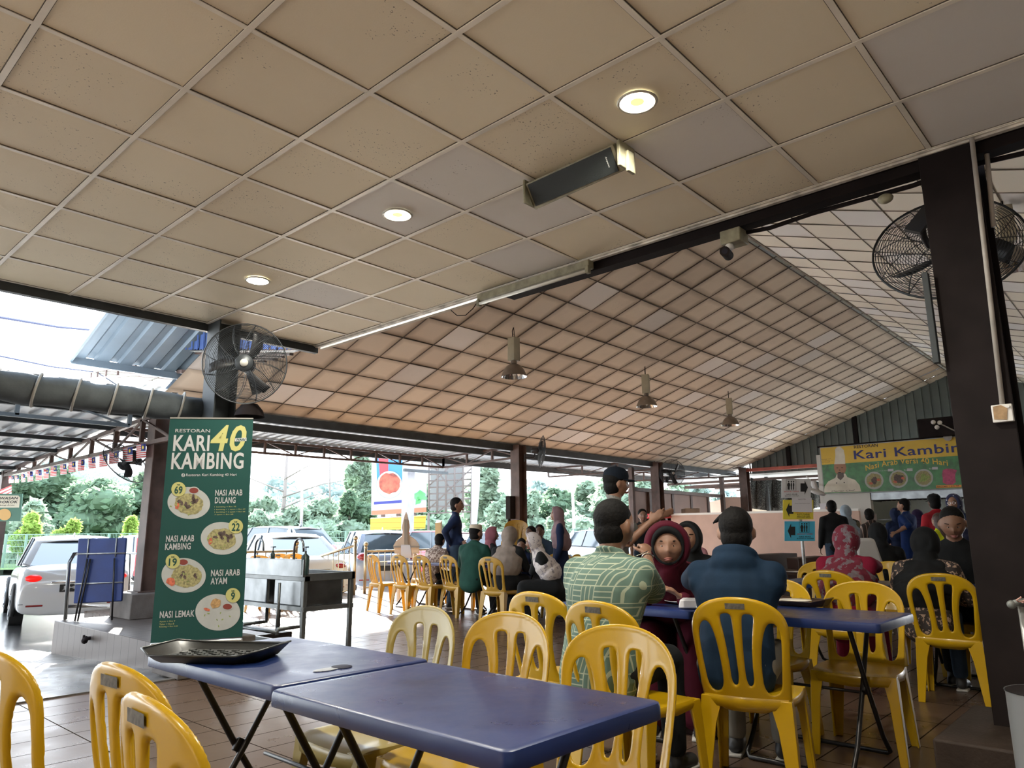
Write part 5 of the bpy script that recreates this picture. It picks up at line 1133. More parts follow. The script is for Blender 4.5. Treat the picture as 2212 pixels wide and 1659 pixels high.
# plywood cutout seen from behind
r = root('plywood_cutout', (9.3, 11.2, 0), 'pale plywood cutout of head and shoulders with a pointed top', 'cutout'); DC = 13.2
ply = mat('plywood', (.55, .44, .33), .7, var=.15, vscale=3)
pts = [(852, 1196), (850, 1178), (856, 1168), (868, 1158), (870, 1148), (868, 1140), (871, 1125), (874, 1113), (877, 1106), (880, 1113), (883, 1126), (885, 1140), (883, 1149), (885, 1158), (897, 1166), (904, 1175), (906, 1196)]
pquad('board', pts, DC, .03, ply, None, None, r); m = MB(); m.bar(atd(877, 1122, DC - .05), atd(877, 1180, DC - .05), .06, .03); m.bar(atd(850, 1181, DC - .05), atd(906, 1181, DC - .05), .05, .03); m.build('batten', mat('batten', (.25, .22, .18), .8), r); m = MB(); a = atd(863, 1196, DC); b = atd(895, 1196, DC); m.bar(a, (a.x, a.y, 0), .05, .05); m.bar(b, (b.x, b.y, 0), .05, .05); m.build('leg', ply, r)
pquad('menu_stand', [(866, 1205), (890, 1205), (886, 1178), (866, 1178)], 11.2, .04, mat('paper', (.62, .6, .62), .6), 'small white framed card stand on the table before the plywood cutout', 'card stand')
pquad('green_frame', [(940, 1180), (952, 1180), (952, 1130), (940, 1130)], 14, .3, mat('frame_tan', (.4, .33, .2), .7), 'tan framed board with green edge left of the standing man in navy', 'board')
# scaffold tower
r = root('scaffold_tower', tuple(gat(970, 30)), 'rusty scaffold tower with grey sheeting right of the billboard', 'scaffold'); D = 30
sc_m = mat('scaffold_pipe', (.10, .085, .08), .6, metal=.3)
for f, dd in ((0, 30), (1, 31.2)):
    m = MB()
    for k in range(6): x = 926 + 18.5 * k; m.tube([atd(x, 1108 if k else 1100, dd), atd(x + 1, 985, dd)], .045, 6)
    for k in range(9): yy = 1108 - 14 * k; m.tube([atd(924, yy + 1, dd), atd(1022, yy - 3, dd)], .035, 6)
    for a, b in (((926, 1100), (1020, 1010)), ((930, 1000), (1010, 1100)), ((926, 1050), (980, 1000)), ((945, 1108), (1020, 1040))): m.tube([atd(*a, dd), atd(*b, dd)], .03, 6)
    m.build('pipe_frame', sc_m, r, True)
pquad('sheeting', [(928, 1104), (1003, 1098), (1003, 985), (930, 985)], 30.7, .05, mat('sheet_grey', (.16, .17, .17), .8, var=.25, vscale=.6), None, None, r)
m = MB()
for x in (926, 1018): a = atd(x, 1108, 30); m.tube([a, (a.x, a.y, -.25)], .05, 6)
m.build('leg', sc_m, r)
pquad('cloth_banner', [(1018, 1135), (1030, 1135), (1036, 1060), (1038, 985), (1019, 985)], 27, .02, mat('cloth_white', (.42, .44, .46), .8, trans=.3), 'tall narrow white banner right of the scaffold', 'banner')
# poles and bare trunks
for n_, a, b, d, rr, m_, l in (('lamp_post', (650, 1160), (652, 940), 24, .06, mat('galvanised', (.4, .41, .4), .4, metal=.6), 'slim steel pole above the glinting white sedan'), ('bare_trunk', (600, 1122), (622, 960), 40, .14, mat('bark_grey', (.16, .14, .13), .9), 'leaning bare tree trunk left of the slim steel pole'), ('bare_trunk', (712, 1140), (712, 960), 42, .07, mat('bark_grey', (.16, .14, .13), .9), 'thin bare trunk right of the slim steel pole'), ('lamp_post', (1238, 1150), (1234, 1010), 30, .08, mat('galvanised', (.4, .41, .4), .4, metal=.6), 'slim grey pole beyond the woman in the pink headscarf')):
    A = atd(*a, d); B_ = atd(*b, d); m = MB(); A.z = -.25; m.tube([A, A.lerp(B_, .5) + Vector((rr, 0, 0)), B_], [rr, rr * .8, rr * .5], 8)
    if n_ == 'bare_trunk' and a[0] == 600:
        for t, dx in ((.45, 1.6), (.6, -1.8), (.7, 1.2), (.55, 2.2)): p = A.lerp(B_, t); m.tube([p, p + Vector((dx * RGT.x, dx * RGT.y, .7)), p + Vector((dx * 1.6 * RGT.x, dx * 1.6 * RGT.y, .9))], [.05, .03, .015], 5)
    tag(m.build(n_, m_, smooth=True), l, 'pole' if n_ == 'lamp_post' else 'tree trunk')
# fence
r = root('wire_fence', tuple(atd(600, 1150, 27)), 'green wire fence running along the far side of the car park', 'fence'); fm = mat('fence_green', (.10, .17, .13), .6)
FA = atd(-200, 1150, 30); FB = atd(1400, 1150, 27); m = MB(); Np = 34
for k in range(Np + 1): q = FA.lerp(FB, k / Np); m.b2((q.x - .04, q.y - .04, -.25), (q.x + .04, q.y + .04, 1.35))
m.build('fence_posts', fm, r); m = MB()
for z in (1.33, 1.1, .85, .6, .35): m.bar((FA.x, FA.y, z), (FB.x, FB.y, z), .025, .025)
for k in range(Np * 14): q = FA.lerp(FB, k / (Np * 14)); m.b2((q.x - .006, q.y - .006, .0), (q.x + .006, q.y + .006, 1.33))
m.build('mesh_panel', fm, r)
m = MB(); o_ = Vector((.6, 1.4, 0)); m.bar(Vector((FA.x, FA.y, .75)) + o_, Vector((FB.x, FB.y, .75)) + o_, .05, .32, (0, 0, 1)); 
for k in range(20): q = FA.lerp(FB, k / 19) + o_; m.b2((q.x - .05, q.y - .05, -.25), (q.x + .05, q.y + .05, .8))
tag(m.build('guard_rail', mat('galvanised_pale', (.42, .45, .45), .5, metal=.3)), 'pale road guard rail behind the wire fence', 'guard rail')
grs = mat('grass', (.10, .17, .05), .9, var=.4, vscale=.5)
m = MB(); m.add([FA + Vector((-30, 12, -1.40)), FB + Vector((60, -20, -1.40)), FB + Vector((120, 90, 1.2)), FA + Vector((-40, 120, 1.2))], [(0, 1, 2, 3)]); struct(m.build('ground', grs))
# ------------------------------------------------------------------ trees
def leafmat(name, c, tr=.45): return mat(name, c, .7, var=.45, vscale=.7, trans=tr, spec=.2)
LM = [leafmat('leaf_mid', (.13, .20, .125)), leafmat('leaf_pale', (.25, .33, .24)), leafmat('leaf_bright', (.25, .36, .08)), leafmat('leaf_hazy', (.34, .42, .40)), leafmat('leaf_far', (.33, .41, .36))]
bark = mat('bark', (.12, .10, .08), .9, var=.3)
def tree(px, py_top, d, wpx, label, m_, seed, n=2600, ls=.28, trunk=True, low=None, blobs=9, group='trees and shrubs beyond the car park fence', name='leafy_tree'):
    rr = random.Random(seed); top = atd(px, py_top, d); base = Vector((top.x, top.y, -.2)); Hh = top.z - base.z; W = wpx / FPX * d / 2 * (1.45 if px != 775 else 1)
    r = root(name, tuple(base), label, 'tree', group); bl = []
    lowz = Hh * (.05 if low is None else low)
    for k in range(blobs):
        t = k / max(1, blobs - 1); zz = lowz + (Hh - lowz) * (.12 + .76 * t); ww = W * (.75 + .3 * math.sin(PI * min(1, t * .8 + .15))) * (.72 if t > .85 else 1)
        a = rr.uniform(0, 2 * PI); rad = ww * rr.uniform(.3, .75) * (0 if k == blobs - 1 else 1)
        bl.append((base + Vector((rad * math.cos(a), rad * math.sin(a), zz)), ww * rr.uniform(.45, .65), (Hh - lowz) * rr.uniform(.13, .2)))
    m = MB()
    for c, a, b in bl: m.sph(c, (a * .8, a * .8, b * .8), 10, 7)
    vs = []; fs = []
    for k in range(n):
        c, a, b = rr.choice(bl); v = Vector((rr.gauss(0, 1), rr.gauss(0, 1), rr.gauss(0, 1))).normalized(); q = rr.uniform(.8, 1.12); p = c + Vector((v.x * a * q, v.y * a * q, v.z * b * q))
        u = Vector((rr.gauss(0, 1), rr.gauss(0, 1), rr.gauss(0, .6))).normalized(); w_ = u.cross(Vector((rr.gauss(0, 1), rr.gauss(0, 1), rr.gauss(0, 1)))).normalized(); s_ = ls * rr.uniform(.5, 1.2); i = len(vs)
        vs += [p - u * s_, p + w_ * s_ * .45, p + u * s_, p - w_ * s_ * .45]; fs.append((i, i + 1, i + 2, i + 3))
    m.add(vs, fs); m.build('foliage', m_, r)
    if trunk: m = MB(); m.tube([base, base + Vector((.1, 0, Hh * .5)), base + Vector((0, .1, Hh * .85))], [.14, .1, .04], 6); m.build('trunk', bark, r)
    return r
TS = [  # px, top, d, width, mat, n, leaf
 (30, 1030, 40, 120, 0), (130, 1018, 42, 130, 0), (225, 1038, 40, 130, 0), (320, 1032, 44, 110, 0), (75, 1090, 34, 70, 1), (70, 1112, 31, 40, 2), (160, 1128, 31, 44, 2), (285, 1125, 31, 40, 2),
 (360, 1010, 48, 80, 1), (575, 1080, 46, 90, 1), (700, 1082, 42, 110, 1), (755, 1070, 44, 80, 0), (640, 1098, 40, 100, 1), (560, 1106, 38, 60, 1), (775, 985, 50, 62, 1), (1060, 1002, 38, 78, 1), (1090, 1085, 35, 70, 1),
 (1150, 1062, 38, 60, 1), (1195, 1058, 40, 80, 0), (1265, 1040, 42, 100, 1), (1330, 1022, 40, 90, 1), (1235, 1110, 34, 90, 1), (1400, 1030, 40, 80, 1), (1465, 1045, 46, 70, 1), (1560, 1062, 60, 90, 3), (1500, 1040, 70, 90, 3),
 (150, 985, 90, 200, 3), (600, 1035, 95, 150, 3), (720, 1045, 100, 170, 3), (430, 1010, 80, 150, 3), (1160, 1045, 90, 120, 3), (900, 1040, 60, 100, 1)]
words = ['left', 'tall', 'wide', 'rounded', 'low', 'small', 'short', 'squat']
for k, (px, ty, d, w_, mi) in enumerate(TS):
    where = 'above the left white sedan' if px < 340 else 'behind the menu banner edge' if px < 500 else 'between the banner and the billboard' if px < 800 else 'near the scaffold and billboard' if px < 1110 else 'between the first two hall posts' if px < 1410 else 'beyond the second hall post'
    kind = ('dense green tree', 'pale green leafy tree', 'bright lime green shrub', 'hazy distant tree')[mi]
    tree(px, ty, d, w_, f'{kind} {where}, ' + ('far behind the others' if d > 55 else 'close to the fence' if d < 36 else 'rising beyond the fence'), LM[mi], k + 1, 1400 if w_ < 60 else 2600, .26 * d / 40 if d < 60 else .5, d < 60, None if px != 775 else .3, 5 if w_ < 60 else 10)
# oil palms
def palm(px, ty, d, label, seed, m_=None):
    rr = random.Random(seed); top = atd(px, ty, d); r = root('oil_palm', (top.x, top.y, -.2), label, 'palm tree', 'palms beyond the car park'); m = MB(); c = Vector((top.x, top.y, top.z - 1.2)); m.tube([(top.x, top.y, -.2), c], [.3, .25], 8); m.build('trunk', bark, r)
    m = MB()
    for k in range(22):
        a = 2 * PI * k / 22 + rr.uniform(-.1, .1); el = rr.uniform(.1, 1.2); L = 2.6; pts = []; dr = Vector((math.cos(a), math.sin(a), 0))
        for i in range(7): t = i / 6; pts.append(c + dr * L * t * math.cos(el * .7) + Vector((0, 0, L * (t * math.sin(el) - .75 * t * t))))
        for i in range(6):
            for sgn in (-1, 1):
                for q in (0, .5): p = pts[i].lerp(pts[i + 1], q); s_ = dr.cross(Vector((0, 0, 1))) * sgn; m.add([p, p + s_ * .45 + Vector((0, 0, -.25)) + dr * .15, p + dr * .08], [(0, 1, 2)])
        m.tube(pts, .03, 4)
    m.build('fronds', m_ or LM[1], r); return r
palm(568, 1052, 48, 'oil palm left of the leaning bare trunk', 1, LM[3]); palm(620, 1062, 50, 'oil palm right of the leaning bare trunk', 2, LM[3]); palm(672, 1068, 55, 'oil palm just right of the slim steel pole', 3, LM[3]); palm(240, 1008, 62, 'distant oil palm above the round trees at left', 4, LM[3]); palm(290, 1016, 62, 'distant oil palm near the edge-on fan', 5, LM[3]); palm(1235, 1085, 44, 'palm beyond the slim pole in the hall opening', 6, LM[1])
# hazy ridge
m = MB(); P = []; N = 60
for k in range(N + 1): t = k / N; q = atd(-500 + 2600 * t, 1100 - 26 * math.sin(t * 9 + 1) - 18 * math.sin(t * 23) - 20, 170); P.append(q)
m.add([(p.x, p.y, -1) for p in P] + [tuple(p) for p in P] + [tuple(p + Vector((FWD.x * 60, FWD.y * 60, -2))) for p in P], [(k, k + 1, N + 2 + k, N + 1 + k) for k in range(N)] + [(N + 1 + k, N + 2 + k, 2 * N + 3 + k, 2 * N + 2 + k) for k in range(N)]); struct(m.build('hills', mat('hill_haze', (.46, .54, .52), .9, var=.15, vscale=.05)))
# overhead cables
for a, b, l in (((-20, 682), (232, 716), 'upper thick power cable crossing the sky opening'), ((-20, 765), (210, 804), 'lower thin power cable crossing the sky opening')):
    m = MB(); A = atd(*a, 22); B_ = atd(*b, 30); m.tube([A + (A - B_) * .5, A, A.lerp(B_, .5) - Vector((0, 0, .08)), B_, B_ + (B_ - A) * .6 - Vector((0, 0, .9))], .045 if 'thick' in l else .028, 6); tag(m.build('power_cable', mat('cable_blue', (.03, .035, .09), .6)), l, 'cable')
# ------------------------------------------------------------------ far end of the hall: partitions, netting, kitchen
pink = mat('panel_pink', (.58, .40, .32), .7, var=.12, vscale=2); brownp = mat('panel_brown', (.26, .17, .14), .7, var=.15, vscale=2); capw = mat('cap_white', (.75, .74, .70), .5); wood_d = mat('bench_dark', (.06, .035, .028), .5, var=.3, vscale=4)
XW = 17.0; a = atX(1442, 1114, XW); b = atX(1775, 1111, XW)
m = MB(); m.b2((XW, b.y - .8, 0), (XW + .1, a.y, a.z)); struct(m.build('wall_far', pink)); m = MB(); m.b2((XW - .02, b.y - .8, a.z), (XW + .14, a.y + .02, a.z + .05)); struct(m.build('trim_16', capw))
m = MB(); m.b2((XW, a.y - .1, 0), (XW + 3.2, a.y, a.z)); struct(m.build('wall_far', pink))
def boxpx(name, x0, x1, yt, d, z0, m_, th=.3, label=None, cat=None, bev=0, dx=None):
    """upright box whose top edge runs between two view columns at distance d"""
    d0, d1 = d if isinstance(d, tuple) else (d, d); A = atd(x0, yt, d0); B = atd(x1, yt if dx is None else dx, d1); n = Vector((B.y - A.y, -(B.x - A.x), 0)).normalized(); n = -n if n.dot(FWD) < 0 else n
    m = MB(); base = [Vector((A.x, A.y, z0)), Vector((B.x, B.y, z0))]; top = [A, B]; m.add([base[0], base[1], base[1] + n * th, base[0] + n * th, A, B, B + n * th, A + n * th], [(0, 3, 2, 1), (4, 5, 6, 7), (0, 1, 5, 4), (1, 2, 6, 5), (2, 3, 7, 6), (3, 0, 4, 7)]); o = m.build(name, m_, bevel=bev)
    if label: tag(o, label, cat)
    return o
boxpx('low_partition', 1478, 1722, 1204, (11.6, 13.0), 0, wood_d, .35, 'dark brown low partition box behind the blue hoodie, left of the sign post', 'partition', .01, 1195)
boxpx('low_partition', 1724, 1786, 1206, (12.4, 12.6), 0, wood_d, .3, 'dark low partition continuing right of the sign post', 'partition', .01, 1201)
r = root('toilet_block', tuple(atd(1450, 1110, 23)), 'brown panelled enclosure with open top behind the second hall post', 'enclosure')
for x0, x1, y0, y1, d0, d1, mm, nm in ((1362, 1526, 1056, 1073, 20.5, 24, brownp, 'wall_panel'), (1527, 1557, 1086, 1079, 27, 26.5, pink, 'pink_panel'), (1563, 1612, 1074, 1073, 24.2, 24.4, pink, 'pink_panel')):
    A = atd(x0, y0, d0); B = atd(x1, y1, d1); m = MB(); m.poly([(A.x, A.y, 0), (B.x, B.y, 0), B, A], .08); m.build(nm, mm, r)
for x, y, d in ((1363, 1010, 20.4), (1401, 1060, 21.2), (1450, 1066, 22.3), (1490, 1070, 23.2), (1527, 1072, 24.1), (1558, 1030, 24.2), (1612, 1060, 24.2)): A = atd(x, y, d); m = MB(); m.b2((A.x - .06, A.y - .06, 0), (A.x + .06, A.y + .06, A.z)); m.build('stud', rust, r)
m = MB(); m.bar(atd(1362, 1056, 20.45), atd(1558, 1072, 24.1), .1, .1); m.build('top_rail', rust, r); m = MB(); m.bar(atd(1480, 1053, 26), atd(1610, 1050, 24.5), .1, .1); m.build('top_rail', rust, r)
boxpx('carton_box', 1480, 1512, 1098, 20.5, 1.1, mat('carton', (.35, .26, .19), .8, var=.2), .5, 'pale carton box behind the pink partition, left of the dark cap', 'box', .02)
m = MB(); q = atX(1432, 1113, XW + .0); m.box((XW - .1, q.y + .1, q.z - .02), (.5, .7, .12)); tag(m.build('red_basket', mat('plastic_red', (.6, .03, .05), .4), bevel=.03), 'red plastic basket on the left end of the pink partition', 'basket')
# netting
net = pattern('netting', (.012, .013, .012), (.07, .075, .07), lambda nt, co: mth(nt, 'GREATER_THAN', noise_t(nt, co, 30, 2), .56), .9)
r = root('shade_netting', tuple(atd(1690, 1080, 25)), 'black shade netting tied between posts left of the kitchen', 'netting')
m = MB(); n = 14
for i in range(n):
    t0, t1 = i / n, (i + 1) / n; f = lambda t: (1622 + 160 * t); g_ = lambda t: 1032 + 10 * t + 2 * math.sin(t * 20); h_ = lambda t: 1098 + 10 * math.sin(t * 3) - 6 * t
    m.poly([atd(f(t0), h_(t0), 25 + .2 * math.sin(i * 2)), atd(f(t1), h_(t1), 25 + .2 * math.sin(i * 2 + 2)), atd(f(t1), g_(t1), 25), atd(f(t0), g_(t0), 25)], .02)
m.build('net', net, r, True); m = MB()
for x in (1655, 1790): A = atd(x, 1030, 25.1); m.b2((A.x - .05, A.y - .05, 0), (A.x + .05, A.y + .05, A.z))
m.build('post', steel, r)
pquad('fence_panel', [(1622, 1117), (1780, 1117), (1780, 1100), (1622, 1098)], 26.5, .1, mat('brick_pale', (.5, .46, .38), .9, var=.3, vscale=5), 'pale low wall strip seen under the black netting', 'wall')
# white round fan hanging left of the shop banner
r = root('white_fan', tuple(atd(1763, 1060, 17)), 'white wall fan left of the chef banner', 'fan'); m = MB(); c = atd(1763, 1062, 17); m.sph(c, (.22, .22, .06), 16, 8, Matrix.Rotation(.4, 3, 'X')); m.build('guard', mat('fan_white', (.55, .55, .55), .5), r, True); m = MB(); m.cyl(c + Vector((0, 0, .0)), c + Vector((-.02, .05, .25)), .07, n=12); m.build('motor', mat('fan_white', (.55, .55, .55), .5), r)
m = MB(); m.bar(atd(1742, 1030, 22), atd(1768, 1056, 17), .03, .03); tag(m.build('fluorescent_lamp', mat('tube_glass', (.8, .8, .74), .2)), 'slanting white lamp tube left of the chef banner', 'lamp')
# kitchen
kt = mat('kitchen_tile', (.48, .55, .53), .35, var=.1, vscale=2); kw = mat('kitchen_white', (.55, .54, .50), .5)
KY0 = atX(1778, 1100, 19.1).y; KY1 = KY0 - 5.0
m = MB(); m.b2((21.4, KY1, 0), (21.5, KY0, 3.1)); struct(m.build('wall_far', kt)); m = MB(); m.b2((19.1, KY0 - .05, 0), (21.4, KY0 + .05, 3.1)); struct(m.build('wall_far', kw))
m = MB(); m.b2((19.1, KY0 - 1.15, 0), (19.3, KY0, zb_)); struct(m.build('wall_far', kw)); m = MB(); m.b2((19.1, KY1, 0), (19.2, KY0 - 1.15, 1.0)); struct(m.build('wall_far', pink))
m = MB(); m.b2((19.12, KY1, zt), (19.3, KY0, zt + .05)); struct(m.build('trim_17', dark))
r = root('kitchen_hood', (19.6, KY0 - 3, 2.0), 'wide stainless extractor hood beneath the shop banner', 'extractor hood')
m = MB(); hy0, hy1 = KY0 - .95, KY1; A = atX(1850, 1063, 19.2).z; m.b2((19.15, hy1, A - .22), (19.2, hy0, zb_ + .02)); m.b2((19.2, hy0 - .04, A - .22), (20.6, hy0, A + .1)); m.b2((19.2, hy1, A + .02), (20.6, hy0, A + .08)); m.build('canopy', inox, r, bevel=.01)
m = MB()
for k in range(34): m.b2((19.4, hy0 - .1 - .12 * k, A - .2), (20.5, hy0 - .16 - .12 * k, A - .02))
m.build('filter', dark, r)
r = root('kitchen_counter', (19.6, KY0 - 3, 0), 'stainless serving counter under the extractor hood', 'counter'); m = MB(); m.b2((19.25, KY1, 0), (20.4, KY0 - 1.2, .9)); m.build('body', inox_d, r); m = MB(); m.b2((19.2, KY1, .9), (20.45, KY0 - 1.2, .95)); m.build('counter_top', inox, r)
m = MB()
for z in (1.15, 1.3, 1.42): m.b2((19.3, KY1, z), (19.34, KY0 - 1.2, z + .03))
m.build('glass_rail', inox, r)
for k, (x, y) in enumerate(((1787, 1102), (1795, 1122))):
    q = atX(x, y, 19.08); m = MB(); m.box(q, (.01, .35, .35)); tag(m.build('paper_notice', mat('paper', (.62, .6, .62), .6)), ('upper' if not k else 'lower') + ' white paper notice on the kitchen wall left of the queue', 'notice')
for px, py in ((1876, 1145), (1888, 1143)): 
    q = atX(px, py, 19.25); m = MB(); m.box((19.22, q.y, 1.5), (.01, .2, .16)); tag(m.build('price_card', mat('paper', (.62, .6, .62), .6)), 'small white card on the kitchen counter front', 'notice', 'price cards on the counter')
# bin with handle at the right edge
r = root('waste_bin', (3.3, .1, 0), 'grey cylindrical bin cut off by the right edge of the photo', 'bin'); q = atd(2222, 1460, 2.6)
m = MB(); m.lathe([(0, .02), (.15, .02), (.15, .60), (.155, .61)], (q.x + .075, q.y - .06, 0), 32); m.build('bin_body', mat('bin_grey', (.32, .34, .35), .4, metal=.3), r, 40); m = MB(); m.lathe([(.15, .61), (.10, .605), (.0, .60)], (q.x + .075, q.y - .06, 0), 32); m.build('bin_lid', dark, r, 40)
r = root('broom_handle', (3.2, .3, 0), 'upright grey handle with round cap beside the right column', 'handle'); A = atd(2203, 1300, 2.9); m = MB(); m.tube([(A.x + .03, A.y, 0), (A.x + .01, A.y, A.z - .02)], .012, 10); m.build('shaft', mat('galvanised', (.4, .41, .4), .4, metal=.6), r, True)
B = atd(2185, 1306, 2.9); m = MB(); m.tube([B, B.lerp(A, .8), atd(2216, 1300, 2.9)], .014, 12); m.sph(B, .017, 12, 8); m.build('grip', mat('grip_grey', (.16, .17, .16), .4), r, True)
m = MB(); [m.tube([atd(2200 + 3 * k, 1300, 2.88), atd(2196 + 7 * k, 1296 + 3 * (k % 3), 2.86), atd(2206 + 5 * k, 1290 + 8 * (k % 2), 2.86)], .003, 5) for k in range(4)]; m.build('string', mat('string_pink', (.6, .35, .3), .8), r)
# ------------------------------------------------------------------ people
def capsule(mb, p0, r0, p1, r1, flat=1.0, side=(0, 1, 0), n=14, m=4):
    p0 = Vector(p0); p1 = Vector(p1); z = p1 - p0; L = z.length
    z = z.normalized() if L > 1e-6 else Vector((0, 0, 1)); x = Vector(side); x = x - z * x.dot(z)
    x = x.normalized() if x.length > 1e-4 else z.orthogonal().normalized(); y = z.cross(x); vs = []; rows = []
    for i in range(m + 1):
        a = PI / 2 * (1 - i / m); rows.append((p0 - z * r0 * math.sin(a) * (.8), r0 * max(.02, math.cos(a))))
    for i in range(m + 1):
        a = PI / 2 * i / m; rows.append((p1 + z * r1 * math.sin(a) * (.8), r1 * max(.02, math.cos(a))))
    for c, r_ in rows:
        for k in range(n): t = 2 * PI * k / n; vs.append(c + x * r_ * math.cos(t) + y * r_ * flat * math.sin(t))
    R = len(rows); fs = [(i * n + k, i * n + (k + 1) % n, (i + 1) * n + (k + 1) % n, (i + 1) * n + k) for i in range(R - 1) for k in range(n)] + [tuple(range(n - 1, -1, -1)), tuple((R - 1) * n + k for k in range(n))]
    mb.add(vs, fs)
def head_mesh(mb, c, R, s=1.0, n=40, m=30, wide=1.0):
    vs = []
    def g(v, a, w): return math.exp(-((v - a) / w) ** 2)
    for i in range(m + 1):
        th = PI * i / m
        for k in range(n):
            a = 2 * PI * k / n; x, y, z = math.sin(th) * math.cos(a), math.sin(th) * math.sin(a), math.cos(th)
            X = x * (.095 if x > 0 else .10); Y = y * .080 * wide; Z = z * .118
            if z < 0: Y *= 1 - .30 * (-z) ** 1.6; X *= 1 - (.12 if x > 0 else .42) * (-z) ** 1.3
            if x > 0:
                fr = max(0, x)
                X += .024 * g(y, 0, .16) * g(z, -.22, .17) + .010 * g(y, 0, .10) * g(z, .02, .2)
                X += .006 * (g(y, .36, .25) + g(y, -.36, .25)) * g(z, .25, .10) * fr
                X -= .010 * (g(y, .38, .17) + g(y, -.38, .17)) * g(z, .07, .11) * fr
                X += .006 * (g(y, .45, .2) + g(y, -.45, .2)) * g(z, -.25, .2) * fr
                X += .009 * g(y, 0, .26) * g(z, -.50, .055) * fr + .009 * g(y, 0, .24) * g(z, -.60, .055) * fr - .004 * g(y, 0, .25) * g(z, -.55, .02)
                X += .012 * g(y, 0, .3) * g(z, -.86, .13)
            vs.append(c + R @ Vector((X, Y, Z)) * s)
    fs = [(i * n + k, (i + 1) * n + k, (i + 1) * n + (k + 1) % n, i * n + (k + 1) % n) for i in range(m) for k in range(n)]
    mb.add(vs, fs)
def hand_mesh(mb, w, d, palm, s=1.0, curl=.5, thumb=1):
    """w wrist, d hand direction, palm = palm normal; thumb = +1/-1 side"""
    d = Vector(d).normalized(); pn = Vector(palm); pn = (pn - d * pn.dot(d)).normalized(); sd = d.cross(pn) * thumb
    capsule(mb, w, .026 * s, w + d * .075 * s, .034 * s, .42, sd)
    for k, (o, L) in enumerate(((.030, .072), (.010, .082), (-.010, .076), (-.029, .058))):
        b = w + d * .082 * s + sd * o * s; e1 = b + (d * math.cos(curl * .8) + pn * math.sin(curl * .8)) * L * .5 * s; e2 = e1 + (d * math.cos(curl * 2.0) + pn * math.sin(curl * 2.0)) * L * .5 * s
        capsule(mb, b - d * .01, .0095 * s, e1, .0088 * s, n=8, m=2); capsule(mb, e1, .0088 * s, e2, .0075 * s, n=8, m=2)
    b = w + d * .03 * s + sd * .026 * s; e1 = b + (d * .6 + sd * .75 + pn * .25).normalized() * .04 * s; e2 = e1 + (d * .85 + sd * .2 + pn * .5 * curl).normalized() * .032 * s
    capsule(mb, b, .012 * s, e1, .0105 * s, n=8, m=2); capsule(mb, e1, .0105 * s, e2, .009 * s, n=8, m=2)
def blobify(o, vox, it=3, fac=.5):
    md = o.modifiers.new('skin', 'REMESH'); md.mode = 'VOXEL'; md.voxel_size = vox; md.use_smooth_shade = True
    if it: s_ = o.modifiers.new('smooth', 'SMOOTH'); s_.factor = fac; s_.iterations = it
def ik(a, t, l1, l2, hint):
    a = Vector(a); t = Vector(t); v = t - a; d = min(v.length, (l1 + l2) * .985); v = v.normalized(); t = a + v * d
    c = (l1 * l1 + d * d - l2 * l2) / (2 * l1 * d); h = Vector(hint); h = (h - v * h.dot(v)).normalized(); e = a + v * (l1 * c) + h * (l1 * math.sqrt(max(0, 1 - c * c))); return e, t
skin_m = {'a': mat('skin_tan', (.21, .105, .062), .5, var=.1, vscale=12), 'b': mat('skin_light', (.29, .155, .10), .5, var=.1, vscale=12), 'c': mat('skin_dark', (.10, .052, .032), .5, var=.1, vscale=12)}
hairm = mat('hair_black', (.006, .0055, .0055), .7, bump=.5, bscale=60, spec=.15); eye_w = mat('eye_white', (.34, .31, .28), .2); eye_k = mat('eye_iris', (.015, .008, .005), .1); lipm = mat('lips', (.30, .10, .08), .45); sole_m = mat('sole_white', (.5, .48, .45), .6)
def cloth(name, c, var=.18, vs_=9): return mat('cloth_' + name, c, .85, var=var, vscale=vs_, bump=.35, bscale=14, spec=.2)
